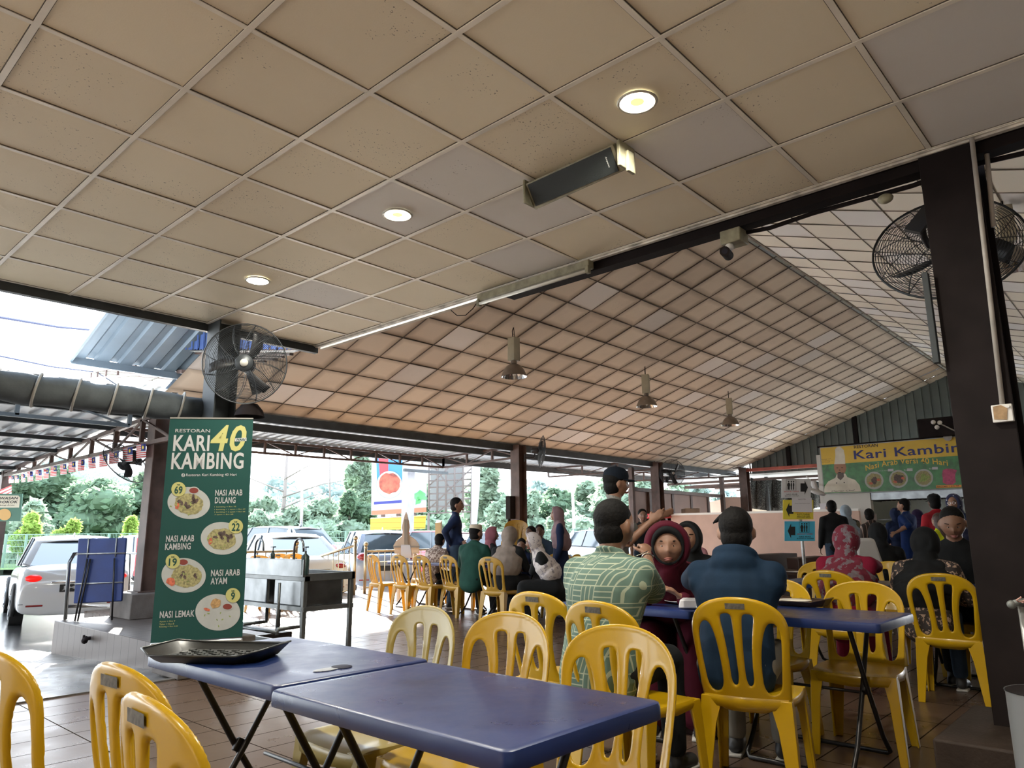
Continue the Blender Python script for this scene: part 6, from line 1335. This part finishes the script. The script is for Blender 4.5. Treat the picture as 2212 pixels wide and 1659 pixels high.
def person(px, d, rz, label, pose='stand', h=1.66, skin='a', top=None, sleeve='long', bottom=None, hair='short', scarf=None, cap=None, dress=False, lean=0, yaw=0, pitch=0, roll=0, rh=None, lh=None, shoe=None, vox=.016, fat=1.0, xy=None, glasses=False, zoff=0, rhint=None, lhint=None, hoodie=False, curl=.5, long_hair=None, face=True, headfwd=0, group=None):
    if xy: x, y = xy
    else: q = atd(px, 1150, d); x, y = q.x, q.y
    s = h / 1.7; sit = pose == 'sit'
    r = root('person', (x, y, 0), label, 'person', group, rz=math.radians(rz), world=False)
    Rz = Matrix.Rotation(-math.radians(rz), 3, 'Z')
    def W(p): return Rz @ (Vector(p) - Vector((x, y, 0)))
    L = math.radians(lean); up = Vector((math.sin(L), 0, math.cos(L))); fw = Vector((math.cos(L), 0, -math.sin(L)))
    pel = Vector((0, 0, .535 if sit else .93 * s)); 
    if sit: pel.z = .46 + .085 * s + zoff
    che = pel + up * .33 * s; nb = pel + up * .50 * s + fw * .015; hc = nb + (up * .6 + Vector((0, 0, .4))).normalized() * .150 * s + Vector((.030 + headfwd, 0, 0))
    sh = {k: pel + up * .435 * s + Vector((0, k * .168 * s * (1 + (fat - 1) * .6), 0)) for k in (1, -1)}
    hip = {k: pel + Vector((0, k * .09 * s, -.02)) for k in (1, -1)}
    if sit: kn = {k: pel + Vector((.42 * s, k * .12 * s, .0)) for k in (1, -1)}; an = {k: Vector((.43 * s, k * .12 * s, .08)) for k in (1, -1)}
    else: kn = {k: Vector((.02, k * .10 * s, .48 * s)) for k in (1, -1)}; an = {k: Vector((-.03 + (.06 * k), k * .10 * s, .07)) for k in (1, -1)}
    HR = Euler((math.radians(roll), math.radians(pitch), math.radians(yaw))).to_matrix()
    tg = {1: W(lh) if lh is not None else None, -1: W(rh) if rh is not None else None}; el = {}; wr = {}
    for k in (1, -1):
        t = tg[k]
        if t is None: t = sh[k] + (Vector((.30, -.04 * k, -.27)) if sit else Vector((.08, .07 * k, -.52))) * s
        hint = (rhint if k < 0 else lhint) or ((-.1, k * .5, -.8) if sit else (-.6, k * .35, -.3)); el[k], wr[k] = ik(sh[k], t, .285 * s, .25 * s, hint)
    # body: one continuous skin
    mb = MB(); head_mesh(mb, hc, HR, s * 1.0, wide=1 + (fat - 1) * .6)
    for k in (1, -1): mb.sph(hc + HR @ Vector((-.005, k * .084 * (1 + (fat - 1) * .6), -.005)) * s, Vector((.018, .011, .032)) * s, 8, 6, HR @ Matrix.Rotation(k * .3, 3, 'Z'))
    capsule(mb, nb - up * .03, .062 * s, hc - HR @ Vector((.02, 0, .05)) * s, .055 * s)
    capsule(mb, pel, .10 * s, che, .12 * s, .7); capsule(mb, che, .12 * s, nb - up * .06, .08 * s, .7); capsule(mb, sh[1], .045 * s, sh[-1], .045 * s)
    for k in (1, -1):
        capsule(mb, sh[k], .045 * s, el[k], .038 * s); capsule(mb, el[k], .038 * s * fat, wr[k], .025 * s); dr = (wr[k] - el[k]).normalized()
        hand_mesh(mb, wr[k] - dr * .01, dr, (0, -k, -.35) if not sit else (0, -k * .4, -1), s * .95, curl, thumb=-k)
        capsule(mb, hip[k], .06 * s, kn[k], .045 * s); capsule(mb, kn[k], .042 * s, an[k], .032 * s)
    o = mb.build('body', skin_m[skin], r); blobify(o, vox if vox < .012 else .012, 1, .4)
    o.name = 'body'
    # top
    rt = {'long': 1.0, 'short': .0, 'elbow': .25}[sleeve]; mb = MB(); f = fat
    capsule(mb, pel - up * (.05 if not dress else .08), .168 * s * f, pel + up * .18 * s, .158 * s * f, .76); capsule(mb, pel + up * .15 * s, .152 * s * f, che + up * .0 * s, (.190 if not scarf else .172) * s * f, .62); capsule(mb, che, (.188 if not scarf else .170) * s * f, nb - up * .10 * s, .135 * s * f, .60); capsule(mb, sh[1] - up * .035 * s, .070 * s, sh[-1] - up * .035 * s, .070 * s, .95, (1, 0, 0)); capsule(mb, che + up * .05 * s, .13 * s, nb + up * .012 * s, .068 * s, .85)
    for k in (1, -1): capsule(mb, nb - up * .02 * s + Vector((-.01, k * .03, 0)), .058 * s, sh[k] - up * .005 * s, .064 * s); capsule(mb, sh[k] - up * .05 * s, .070 * s, che + Vector((0, k * .10 * s * f, 0)), .085 * s)
    if hoodie: mb.tube([nb + Vector((.07 * math.cos(t) - .02, .090 * math.sin(t), .035 - .03 * math.cos(t))) for t in [2 * PI * q / 16 for q in range(16)]], .034, 8, closed=True); mb.sph(nb + Vector((-.075, 0, -.015)), Vector((.075, .125, .085)), 16, 10, Matrix.Rotation(-.5, 3, 'Y')); capsule(mb, nb + Vector((-.09, 0, -.03)), .085, nb + Vector((-.125, 0, -.17)), .04, .7)
    elif not scarf: mb.tube([nb + Vector((.058 * math.cos(t) - .005, .070 * math.sin(t), .035 - .022 * math.cos(t))) * 1.0 for t in [2 * PI * q / 16 for q in range(16)]], .013, 6, closed=True)
    for k in (1, -1):
        capsule(mb, sh[k], .066 * s * (f ** .5), sh[k].lerp(el[k], .95 if rt else .88), (.056 if rt else .066) * s * (f ** .5))
        if rt == 1.0: capsule(mb, el[k], .056 * s, el[k].lerp(wr[k], .93), .043 * s)
        elif rt: capsule(mb, el[k], .058 * s, el[k].lerp(wr[k], .2), .055 * s)
    if dress:
        if sit:
            for k in (1, -1): capsule(mb, hip[k], .14 * s, kn[k], .10 * s, .85); capsule(mb, kn[k], .10 * s, an[k] + Vector((0, 0, .03)), .11 * s)
        else: capsule(mb, pel, .165 * s * f, Vector((0, 0, .14)), .24 * s, .8)
    o = mb.build('shirt' if not dress else 'robe', top, r); blobify(o, max(vox, .011), 10)
    if not dress:
        mb = MB(); capsule(mb, hip[1], .105 * s * f, hip[-1], .105 * s * f, 1)
        for k in (1, -1): capsule(mb, hip[k], .10 * s * f ** .5, kn[k], .070 * s); capsule(mb, kn[k], .070 * s, an[k] + Vector((0, 0, .035)), .056 * s)
        o = mb.build('trousers', bottom or cloth('charcoal', (.03, .03, .035)), r); blobify(o, max(vox, .012), 4)
    for k in (1, -1):
        mb = MB(); a = an[k]; capsule(mb, (a.x - .03, a.y, .045), .040 * s, (a.x + .13 * s, a.y + .01 * k, .036), .038 * s, .9, (0, 1, 0)); capsule(mb, (a.x - .02, a.y, .05), .042 * s, (a.x, a.y, .085), .04 * s)
        o = mb.build('shoe', shoe or mat('shoe_black', (.02, .02, .022), .5), r, True); blobify(o, .009, 2)
        mb = MB(); mb.box((a.x + .045, a.y + .005 * k, .008), (.25 * s, .085 * s, .016)); mb.build('sole', sole_m if shoe is None else shoe, o, bevel=.006)
    if face:
        for k in (1, -1):
            e = hc + HR @ Vector((.0755, k * .030, .004)) * s; mb = MB(); mb.sph(e, Vector((.0115, .013, .0060)) * s, 12, 8, HR); eo = mb.build('eye', eye_w, r, True); mb = MB(); mb.sph(e + HR @ Vector((.0072, 0, -.0005)) * s, Vector((.0052, .0062, .0060)) * s, 10, 6, HR); mb.build('iris', eye_k, eo, True)
            mb = MB(); mb.tube([hc + HR @ Vector((.0925 - .022 * abs(t), k * (.030 + .024 * t), .027 + .004 * (1 - t * t) + .003 * t)) * s for t in (-.9, -.4, .1, .6, 1)], .0034 * s, 6); mb.build('eyebrow', hairm, r, True)
        mb = MB(); mb.tube([hc + HR @ Vector((.100 - .3 * t * t * .07 - .012 * t * t, .026 * t, -.0615 - .0045 * t * t)) * s for t in (-1, -.5, 0, .5, 1)], [.002 * s, .0045 * s, .005 * s, .0045 * s, .002 * s], 8); mb.tube([hc + HR @ Vector((.099 - .033 * t * t, .022 * t, -.070 - .004 * t * t)) * s for t in (-1, -.5, 0, .5, 1)], [.002 * s, .0048 * s, .0058 * s, .0048 * s, .002 * s], 8); mb.build('lips', lipm, r, True)
        if glasses:
            mb = MB()
            for k in (1, -1): mb.tube([hc + HR @ Vector((.098, k * .032 + .022 * math.cos(t), .004 + .018 * math.sin(t))) * s for t in [2 * PI * q / 16 for q in range(16)]], .0018, 5, closed=True); mb.tube([hc + HR @ Vector((.096, k * .054, .006)) * s, hc + HR @ Vector((.0, k * .083, .01)) * s], .0018, 5)
            mb.tube([hc + HR @ Vector((.099, -.01, .006)) * s, hc + HR @ Vector((.099, .01, .006)) * s], .0018, 5); mb.build('glasses', chrome, r, True)
    if scarf:
        mb = MB(); w_ = 1 + (fat - 1) * .7
        def arc(t): return HR @ Vector((math.cos(t), 0, math.sin(t)))
        # hood: thick rings framing the face and closing at the back
        for q in range(9):
            bx = .048 - .018 * q; k_ = math.sqrt(max(0.02, 1 - ((bx - .0) / .125) ** 2))
            mb.tube([hc + HR @ Vector((bx + .010 * math.cos(t), (.084 * w_) * k_ * math.sin(t) * 1.04, .004 + .122 * k_ * math.cos(t))) * s for t in [2 * PI * z / 24 for z in range(24)]], .020 * s, 8, closed=True)
        mb.sph(hc + HR @ Vector((-.03, 0, .01)) * s, Vector((.098, .084 * w_, .118)) * s, 16, 12, HR)
        capsule(mb, hc + HR @ Vector((-.035, 0, -.07)) * s, .078 * s * w_, nb + up * .0 - fw * .01, .10 * s, .95); capsule(mb, nb - up * .02, .11 * s, che + up * -.02, .222 * s * f, .74)
        capsule(mb, sh[1] * .80 + sh[-1] * .20 - up * .02, .088 * s, sh[1] * .20 + sh[-1] * .80 - up * .02, .088 * s); capsule(mb, nb - up * .1, .12 * s, che - up * .12 * s - fw * .02, .222 * s * f, .76); capsule(mb, hc + HR @ Vector((.02, 0, -.135)) * s, .045 * s, che + fw * .09 * s + up * .04, .09 * s, .7)
        if scarf.get('cape'): capsule(mb, nb - up * .1, .14 * s, pel + up * .12, .19 * s * f, .78); [capsule(mb, sh[k] - up * .02, .10 * s, sh[k].lerp(el[k], .8), .085 * s) for k in (1, -1)]
        if scarf.get('inner'):
            m9 = MB(); m9.tube([hc + HR @ Vector((.074 + .002 * math.cos(t), .064 * w_ * math.sin(t), .0 + .094 * math.cos(t))) * s for t in [2 * PI * z / 28 for z in range(28)]], [(.007 + .013 * max(0, math.cos(2 * PI * z / 28))) * s for z in range(28)], 8, closed=True); i9 = m9.build('under_scarf', scarf['inner'], r, True); i9['label'] = 'black under-scarf framing the face'
        o = mb.build('headscarf', scarf['m'], r); blobify(o, max(.009, vox * .8), 3)
    elif hair != 'none':
        mb = MB(); mb.sph(hc + HR @ Vector((-.024, 0, .038)) * s, Vector((.101, .089, .098)) * s, 20, 14, HR); mb.sph(hc + HR @ Vector((-.036, 0, -.026)) * s, Vector((.078, .082, .082)) * s, 16, 12, HR)
        if hair == 'tuft': [capsule(mb, hc + HR @ Vector((.03, .035 + .018 * q, .105 - .008 * q)) * s, .018 * s, hc + HR @ Vector((.075, .075 + .024 * q, .105 - .022 * q)) * s, .007 * s) for q in (-2, -1, 0, 1, 2)]
        if long_hair: capsule(mb, hc + HR @ Vector((-.03, 0, .0)) * s, .10 * s, nb - fw * .06 - up * .14, .10 * s, .8)
        o = mb.build('hair', long_hair or hairm, r); blobify(o, max(.008, vox * .6), 1)
        # hairline: remove hair from the face side
        bo = MB(); 
    if cap:
        mb = MB(); Rr = HR @ Matrix.Rotation(math.radians(-8), 3, 'Y')
        if cap[1] == 'kopiah': mb.lathe([(.088, .045), (.092, .09), (.085, .125), (.06, .137), (0, .14)], hc + HR @ Vector((-.012, 0, .0)), 28, HR @ Matrix.Diagonal((1.12, .96, 1)).to_3x3()); o = mb.build('skullcap', cap[0], r, 50)
        else:
            mb.lathe([(.094, .035), (.097, .07), (.09, .105), (.06, .135), (.02, .147), (0, .148)], hc + HR @ Vector((-.01, 0, .0)), 28, HR @ Matrix.Diagonal((1.15, .95, 1)).to_3x3()); mb.sph(hc + HR @ Vector((-.01, 0, .148)), .008, 8, 6); o = mb.build('cap', cap[0], r, 50)
            vs = []; bm2 = MB(); N = 12
            for q in range(N + 1):
                t = -1.15 + 2.3 * q / N
                for w2, zz in ((0, .038), (.045, .042), (.082, .034)): vs.append(hc + HR @ Vector((-.01 + (.105 + w2 * (1 - .35 * (t / 1.15) ** 2)) * math.cos(t), (.088 + w2 * .25) * math.sin(t), zz - .006 * t * t)))
            bm2.add(vs, [(q * 3 + j, q * 3 + j + 1, q * 3 + j + 4, q * 3 + j + 3) for q in range(N) for j in (0, 1)]); o2 = bm2.build('brim', cap[0], o, True); md = o2.modifiers.new('s', 'SOLIDIFY'); md.thickness = .004
    return r, dict(wr=wr, el=el, hc=hc, HR=HR, s=s)
def maze(nt, co):
    s3 = sepxyz(nt, co); u = mth(nt, 'ADD', s3[1], mth(nt, 'MULTIPLY', s3[0], .8)); v = s3[2]; C = .078
    cu = mth(nt, 'FLOOR', mth(nt, 'DIVIDE', u, C)); cv = mth(nt, 'FLOOR', mth(nt, 'DIVIDE', v, C)); cb = nt.nodes.new('ShaderNodeCombineXYZ'); nt.links.new(cu, cb.inputs[0]); nt.links.new(cv, cb.inputs[1])
    wn_ = nt.nodes.new('ShaderNodeTexWhiteNoise'); nt.links.new(cb.outputs[0], wn_.inputs[0]); rv = wn_.outputs[0]
    fu = mth(nt, 'PINGPONG', u, C / 2); fv = mth(nt, 'PINGPONG', v, C / 2); box_ = mth(nt, 'MINIMUM', fu, fv)
    a = mth(nt, 'LESS_THAN', mth(nt, 'ABSOLUTE', mth(nt, 'SUBTRACT', box_, .019)), .0031); lu = mth(nt, 'LESS_THAN', mth(nt, 'PINGPONG', u, C / 6), .0031); lv = mth(nt, 'LESS_THAN', mth(nt, 'PINGPONG', v, C / 6), .0031)
    m1 = mth(nt, 'LESS_THAN', rv, .36); m2 = mth(nt, 'GREATER_THAN', rv, .68); mid = mth(nt, 'SUBTRACT', 1, mth(nt, 'ADD', m1, m2))
    edge = mth(nt, 'LESS_THAN', box_, .0025)
    return mth(nt, 'MAXIMUM', edge, mth(nt, 'ADD', mth(nt, 'ADD', mth(nt, 'MULTIPLY', a, mid), mth(nt, 'MULTIPLY', lu, m1)), mth(nt, 'MULTIPLY', lv, m2)))
maze_m = pattern('cloth_maze', (.085, .145, .115), (.31, .35, .255), maze)
floral = pattern('cloth_red_floral', (.15, .012, .03), (.20, .26, .28), lambda nt, co: mth(nt, 'MULTIPLY', mth(nt, 'GREATER_THAN', noise_t(nt, co, 16, 3, .6), .53), noise_t(nt, co, 50, 2)))
wfloral = pattern('cloth_white_floral', (.55, .50, .48), (.25, .22, .24), lambda nt, co: mth(nt, 'GREATER_THAN', noise_t(nt, co, 22, 4, .7), .56))
batik = pattern('cloth_batik', (.03, .022, .02), (.38, .26, .19), lambda nt, co: mth(nt, 'MULTIPLY', mth(nt, 'GREATER_THAN', noise_t(nt, co, 45, 2, .6), .54), mth(nt, 'GREATER_THAN', mth(nt, 'PINGPONG', sepxyz(nt, co)[2], .05), .012)))
batik2 = pattern('cloth_batik_brown', (.16, .11, .09), (.45, .38, .33), lambda nt, co: mth(nt, 'GREATER_THAN', noise_t(nt, co, 30, 2, .6), .52))
camo = pattern('cloth_camo', (.05, .05, .035), (.16, .14, .09), lambda nt, co: mth(nt, 'GREATER_THAN', noise_t(nt, co, 12, 2, .6), .5))
dots = pattern('cloth_navy_dots', (.02, .025, .07), (.4, .4, .45), lambda nt, co: mth(nt, 'LESS_THAN', voro(nt, co, 22), .18))
stripe = pattern('cloth_dark_stripe', (.03, .022, .02), (.28, .2, .17), lambda nt, co: mth(nt, 'LESS_THAN', mth(nt, 'PINGPONG', sepxyz(nt, co)[1], .035), .006))
navy = cloth('navy', (.012, .022, .06)); navyb = cloth('navy_blue', (.007, .022, .048)); blackc = cloth('black', (.010, .011, .012)); maroon = cloth('maroon', (.075, .006, .017)); magenta = cloth('crimson', (.20, .008, .03)); greenc = cloth('green', (.014, .055, .04)); beige = cloth('beige', (.24, .195, .16)); rose = cloth('rose', (.25, .09, .11)); mauve = cloth('mauve', (.24, .16, .17)); greyt = cloth('grey', (.22, .22, .21)); khaki = cloth('khaki', (.2, .185, .155)); pinkc = cloth('pink', (.45, .22, .25)); ltblue = cloth('light_blue', (.30, .38, .45)); redc = cloth('red', (.35, .02, .03)); lime = cloth('lime', (.62, .68, .02)); purple = cloth('purple', (.03, .02, .06)); royal = cloth('royal_blue', (.01, .03, .12)); kop = cloth('kopiah', (.55, .47, .36)); denim = cloth('denim', (.03, .05, .08)); olive = cloth('olive', (.03, .05, .03))
P1, I1 = person(0, 0, 0, 'person from behind in a pale green shirt with white maze pattern, raising a spoon', 'sit', 1.80, 'a', maze_m, 'short', blackc, xy=(3.02, 2.20), lean=13, yaw=-12, pitch=8, rh=atd(1398, 1200, 4.0), lh=atz(1330, 1300, .79), rhint=(.1, -.2, -1), vox=.009, fat=1.18, curl=.9)
P2, I2 = person(0, 0, 14, 'person from behind in a dark blue hoodie with tousled short hair', 'sit', 1.74, 'b', navyb, 'long', khaki, 'tuft', xy=(3.58, 1.76), lean=17, yaw=8, pitch=6, rh=atz(1640, 1290, .80), lh=atz(1500, 1275, .80), rhint=(-.2, -1, -.2), lhint=(-.2, 1, -.3), vox=.010, fat=1.14, hoodie=True)
P3, I3 = person(0, 0, 207, 'person facing us in a maroon headscarf and robe, frowning across the table', 'sit', 1.88, 'b', maroon, 'long', None, scarf={'m': maroon, 'cape': True, 'inner': blackc}, dress=True, xy=(4.56, 2.66), lean=42, yaw=6, pitch=2, rh=atz(1402, 1288, .80), lh=atz(1470, 1290, .80), vox=.009, fat=1.42, headfwd=.06)
person(1325, 6.1, -44, 'person standing in dark cap and pale grey T-shirt, arms reaching forward', 'stand', 1.72, 'b', greyt, 'short', denim, 'short', cap=(cloth('cap_navy', (.006, .010, .018)), 'cap'), yaw=4, pitch=4, rh=atd(1405, 1128, 5.9), lh=atd(1425, 1118, 6.3), rhint=(0, 0, -1), lhint=(0, 0, -1), vox=.012, curl=.15)
person(982, 12.2, -35, 'person standing in navy long-sleeved shirt, looking right', 'stand', 1.79, 'a', navy, 'long', denim, yaw=-20, lh=atd(1000, 1170, 12.0), rh=atd(972, 1175, 12.0), vox=.016, fat=1.05)
person(1018, 10.7, 14, 'person from behind in cream skullcap and green shirt', 'sit', 1.72, 'a', greenc, 'long', blackc, cap=(kop, 'kopiah'), lean=10, yaw=-22, fat=1.15)
person(1058, 11.7, -22, 'person in a rose pink headscarf turned to the right', 'sit', 1.64, 'a', blackc, 'long', scarf={'m': rose}, dress=True, yaw=-25)
person(1090, 10.15, 20, 'person from behind in a long beige headscarf over black', 'sit', 1.66, 'a', blackc, 'long', scarf={'m': beige}, dress=True, lean=14, fat=1.12, yaw=-15)
person(1128, 11.0, 215, 'child facing us drinking through a straw', 'sit', 1.30, 'a', navy, 'short', navy, lh=atd(1118, 1196, 10.7), lean=8, pitch=10)
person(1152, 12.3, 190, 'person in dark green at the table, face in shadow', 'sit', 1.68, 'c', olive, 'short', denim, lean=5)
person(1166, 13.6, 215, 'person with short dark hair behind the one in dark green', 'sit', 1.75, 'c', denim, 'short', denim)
person(1210, 10.9, 128, 'person standing in a mauve headscarf and navy top, in left profile', 'stand', 1.57, 'b', navy, 'long', scarf={'m': mauve}, dress=True, yaw=5)
person(1196, 9.2, 130, 'person leaning left in a white flowered headscarf and black sleeves', 'sit', 1.55, 'a', blackc, 'long', scarf={'m': wfloral}, dress=True, lean=24, lh=atd(1150, 1196, 9.4), rh=atd(1160, 1198, 9.2), pitch=12)
person(1372, 6.9, 160, 'person in a pale grey headscarf, head bowed behind the raised spoon', 'sit', 1.55, 'a', blackc, 'long', scarf={'m': cloth('pale_grey', (.42, .38, .38))}, dress=True, lean=22, pitch=18)
person(1389, 12.5, 222, 'person with short hair looking toward us from beside the second post', 'stand', 1.58, 'b', blackc, 'short', denim)
person(1498, 5.9, 196, 'person in a black headscarf right behind the maroon one', 'sit', 1.62, 'b', blackc, 'long', scarf={'m': blackc, 'cape': True}, dress=True, lean=14, fat=1.15)
person(1488, 9.2, 200, 'person in a pink headscarf, only the top showing before the pink partition', 'sit', 1.58, 'a', pinkc, 'long', scarf={'m': pinkc}, dress=True)
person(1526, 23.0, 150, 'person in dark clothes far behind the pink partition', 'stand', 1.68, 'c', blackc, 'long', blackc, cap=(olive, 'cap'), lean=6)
person(0, 0, 4, 'person from behind in a red flowered headscarf and crimson robe', 'sit', 1.56, 'a', magenta, 'long', scarf={'m': floral}, dress=True, xy=(6.2, 2.08), lean=16, fat=1.18, rh=atz(1900, 1232, .80), lh=atz(1790, 1236, .80), rhint=(-.2, -1, -.2), vox=.011)
person(0, 0, 4, 'person from behind in black headscarf and brown batik, seated beside the column', 'sit', 1.56, 'a', batik, 'long', scarf={'m': blackc}, bottom=denim, xy=(6.17, 1.50), lean=24, fat=1.15, vox=.011)
person(0, 0, 192, 'person in black looking down, half hidden by the broad right column', 'sit', 1.84, 'a', blackc, 'long', blackc, xy=(7.34, 1.50), lean=14, pitch=20, fat=1.2, vox=.011)
person(1803, 13.5, 40, 'person from behind in a black shirt, leftmost in the kitchen queue', 'stand', 1.74, 'a', blackc, 'long', denim, fat=1.15, yaw=-10)
person(1833, 13.9, 35, 'person from behind in light blue headscarf and camouflage top', 'stand', 1.66, 'a', camo, 'long', scarf={'m': ltblue}, dress=True)
person(1885, 12.8, 48, 'person from behind in a dark striped jersey with lettering', 'stand', 1.56, 'b', stripe, 'short', denim, yaw=-30)
person(1940, 14.8, 35, 'person from behind in a navy headscarf at the counter', 'stand', 1.62, 'a', navy, 'long', scarf={'m': navy}, dress=True)
person(1963, 13.0, 75, 'person in long royal blue shirt reaching left with a wristwatch', 'stand', 1.74, 'b', royal, 'elbow', royal, yaw=15, lh=atd(1936, 1150, 12.7), rh=atd(1945, 1148, 12.5), curl=.7, fat=1.05)
person(1988, 13.9, 30, 'person from behind in a dark purple headscarf, right of the royal blue shirt', 'stand', 1.56, 'a', purple, 'long', scarf={'m': purple}, dress=True, fat=1.15)
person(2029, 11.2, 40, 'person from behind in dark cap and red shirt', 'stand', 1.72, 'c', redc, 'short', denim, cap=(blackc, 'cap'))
person(2035, 9.6, 60, 'child from behind with long brown hair and lime yellow shirt', 'stand', 1.40, 'b', lime, 'short', denim, long_hair=mat('hair_brown', (.045, .02, .014), .5, bump=.5, bscale=60))
person(2074, 10.0, 160, 'person in glasses and a navy dotted headscarf, looking left', 'stand', 1.66, 'b', navy, 'long', scarf={'m': dots}, dress=True, glasses=True, yaw=10)
person(1903, 8.4, 38, 'person from behind in a black headscarf, low in front of the queue', 'sit', 1.60, 'a', blackc, 'long', scarf={'m': blackc, 'cape': True}, dress=True, lean=5)
person(1932, 8.9, 60, 'person from behind bent low in a beige headscarf', 'sit', 1.38, 'a', beige, 'long', scarf={'m': beige, 'cape': True}, dress=True, lean=26)
person(930, 12.0, 10, 'person in brown batik shirt bent low left of the one standing in navy', 'sit', 1.55, 'a', batik2, 'long', blackc, lean=24, fat=1.1)
# things held or carried
Mx = P1.matrix_basis if False else Matrix.LocRotScale(P1.location, P1.rotation_euler, P1.scale)
hw = Mx @ I1['wr'][-1]; r = root('spoon', tuple(hw), 'metal spoon heaped with yellow rice held up by the patterned shirt', 'spoon')
m = MB(); g0 = atd(1400, 1190, 3.95); g1 = atd(1362, 1207, 3.95); m.tube([g0, g1], .003, 6); m.sph(g1, (.024, .018, .008), 12, 8, Matrix.Rotation(.8, 3, 'Z')); m.build('spoon_body', chrome, r, True)
m = MB(); rr = random.Random(2); [m.sph(atd(1357 + rr.uniform(-13, 12), 1203 + rr.uniform(-6, 5), 3.95), (.007, .009, .006), 6, 5) for _ in range(16)]; m.build('rice_heap', fd, r, True)
m = MB(); Mw_ = Mx; c = hw; d_ = (Mx @ I1['wr'][-1] - Mx @ I1['el'][-1]).normalized(); m.tube([c - d_ * .015 + (d_.orthogonal().normalized() * math.cos(t) + d_.cross(d_.orthogonal().normalized()) * math.sin(t)) * .030 for t in [2 * PI * q / 20 for q in range(20)]], .004, 6, closed=True); tag(m.build('bracelet', chrome, smooth=True), 'thin metal bracelet on the raised wrist of the patterned shirt', 'bracelet')
m = MB(); q = atd(1871, 1192, 8.0); m.box(q, (.12, .34, .30), (0, 0, .8), .6); tag(m.build('white_bag', mat('bag_white', (.55, .55, .56), .7, bump=.4, bscale=8), bevel=.04), 'white cloth bag beside the black headscarf in front of the queue', 'bag')
# ------------------------------------------------------------------ small last things
tb = [o for o in bpy.data.objects if o.get('label', '').startswith('blue folding table carrying the empty black tray')][0]; off = Vector(tb.location)
m = MB(); c = atz(738, 1440, .7462) - off; m.lathe([(0, .0015), (.034, .0015), (.036, 0)], c, 28); m.build('round_cap', mat('cap_navy', (.006, .008, .03), .6, spec=.2), tb, 40)
m = MB(); c = atz(705, 1446, .7462) - off; m.lathe([(0, .0008), (.03, .0008), (.031, 0)], c, 24, Matrix.Diagonal((1.6, .8, 1)).to_3x3()); m.build('pale_patch', mat('patch_pale', (.30, .32, .36), .5), tb, 40)  # flat pale oval on the tabletop beside the dark cap
for o in bpy.data.objects:
    if '_w' in o: del o['_w']
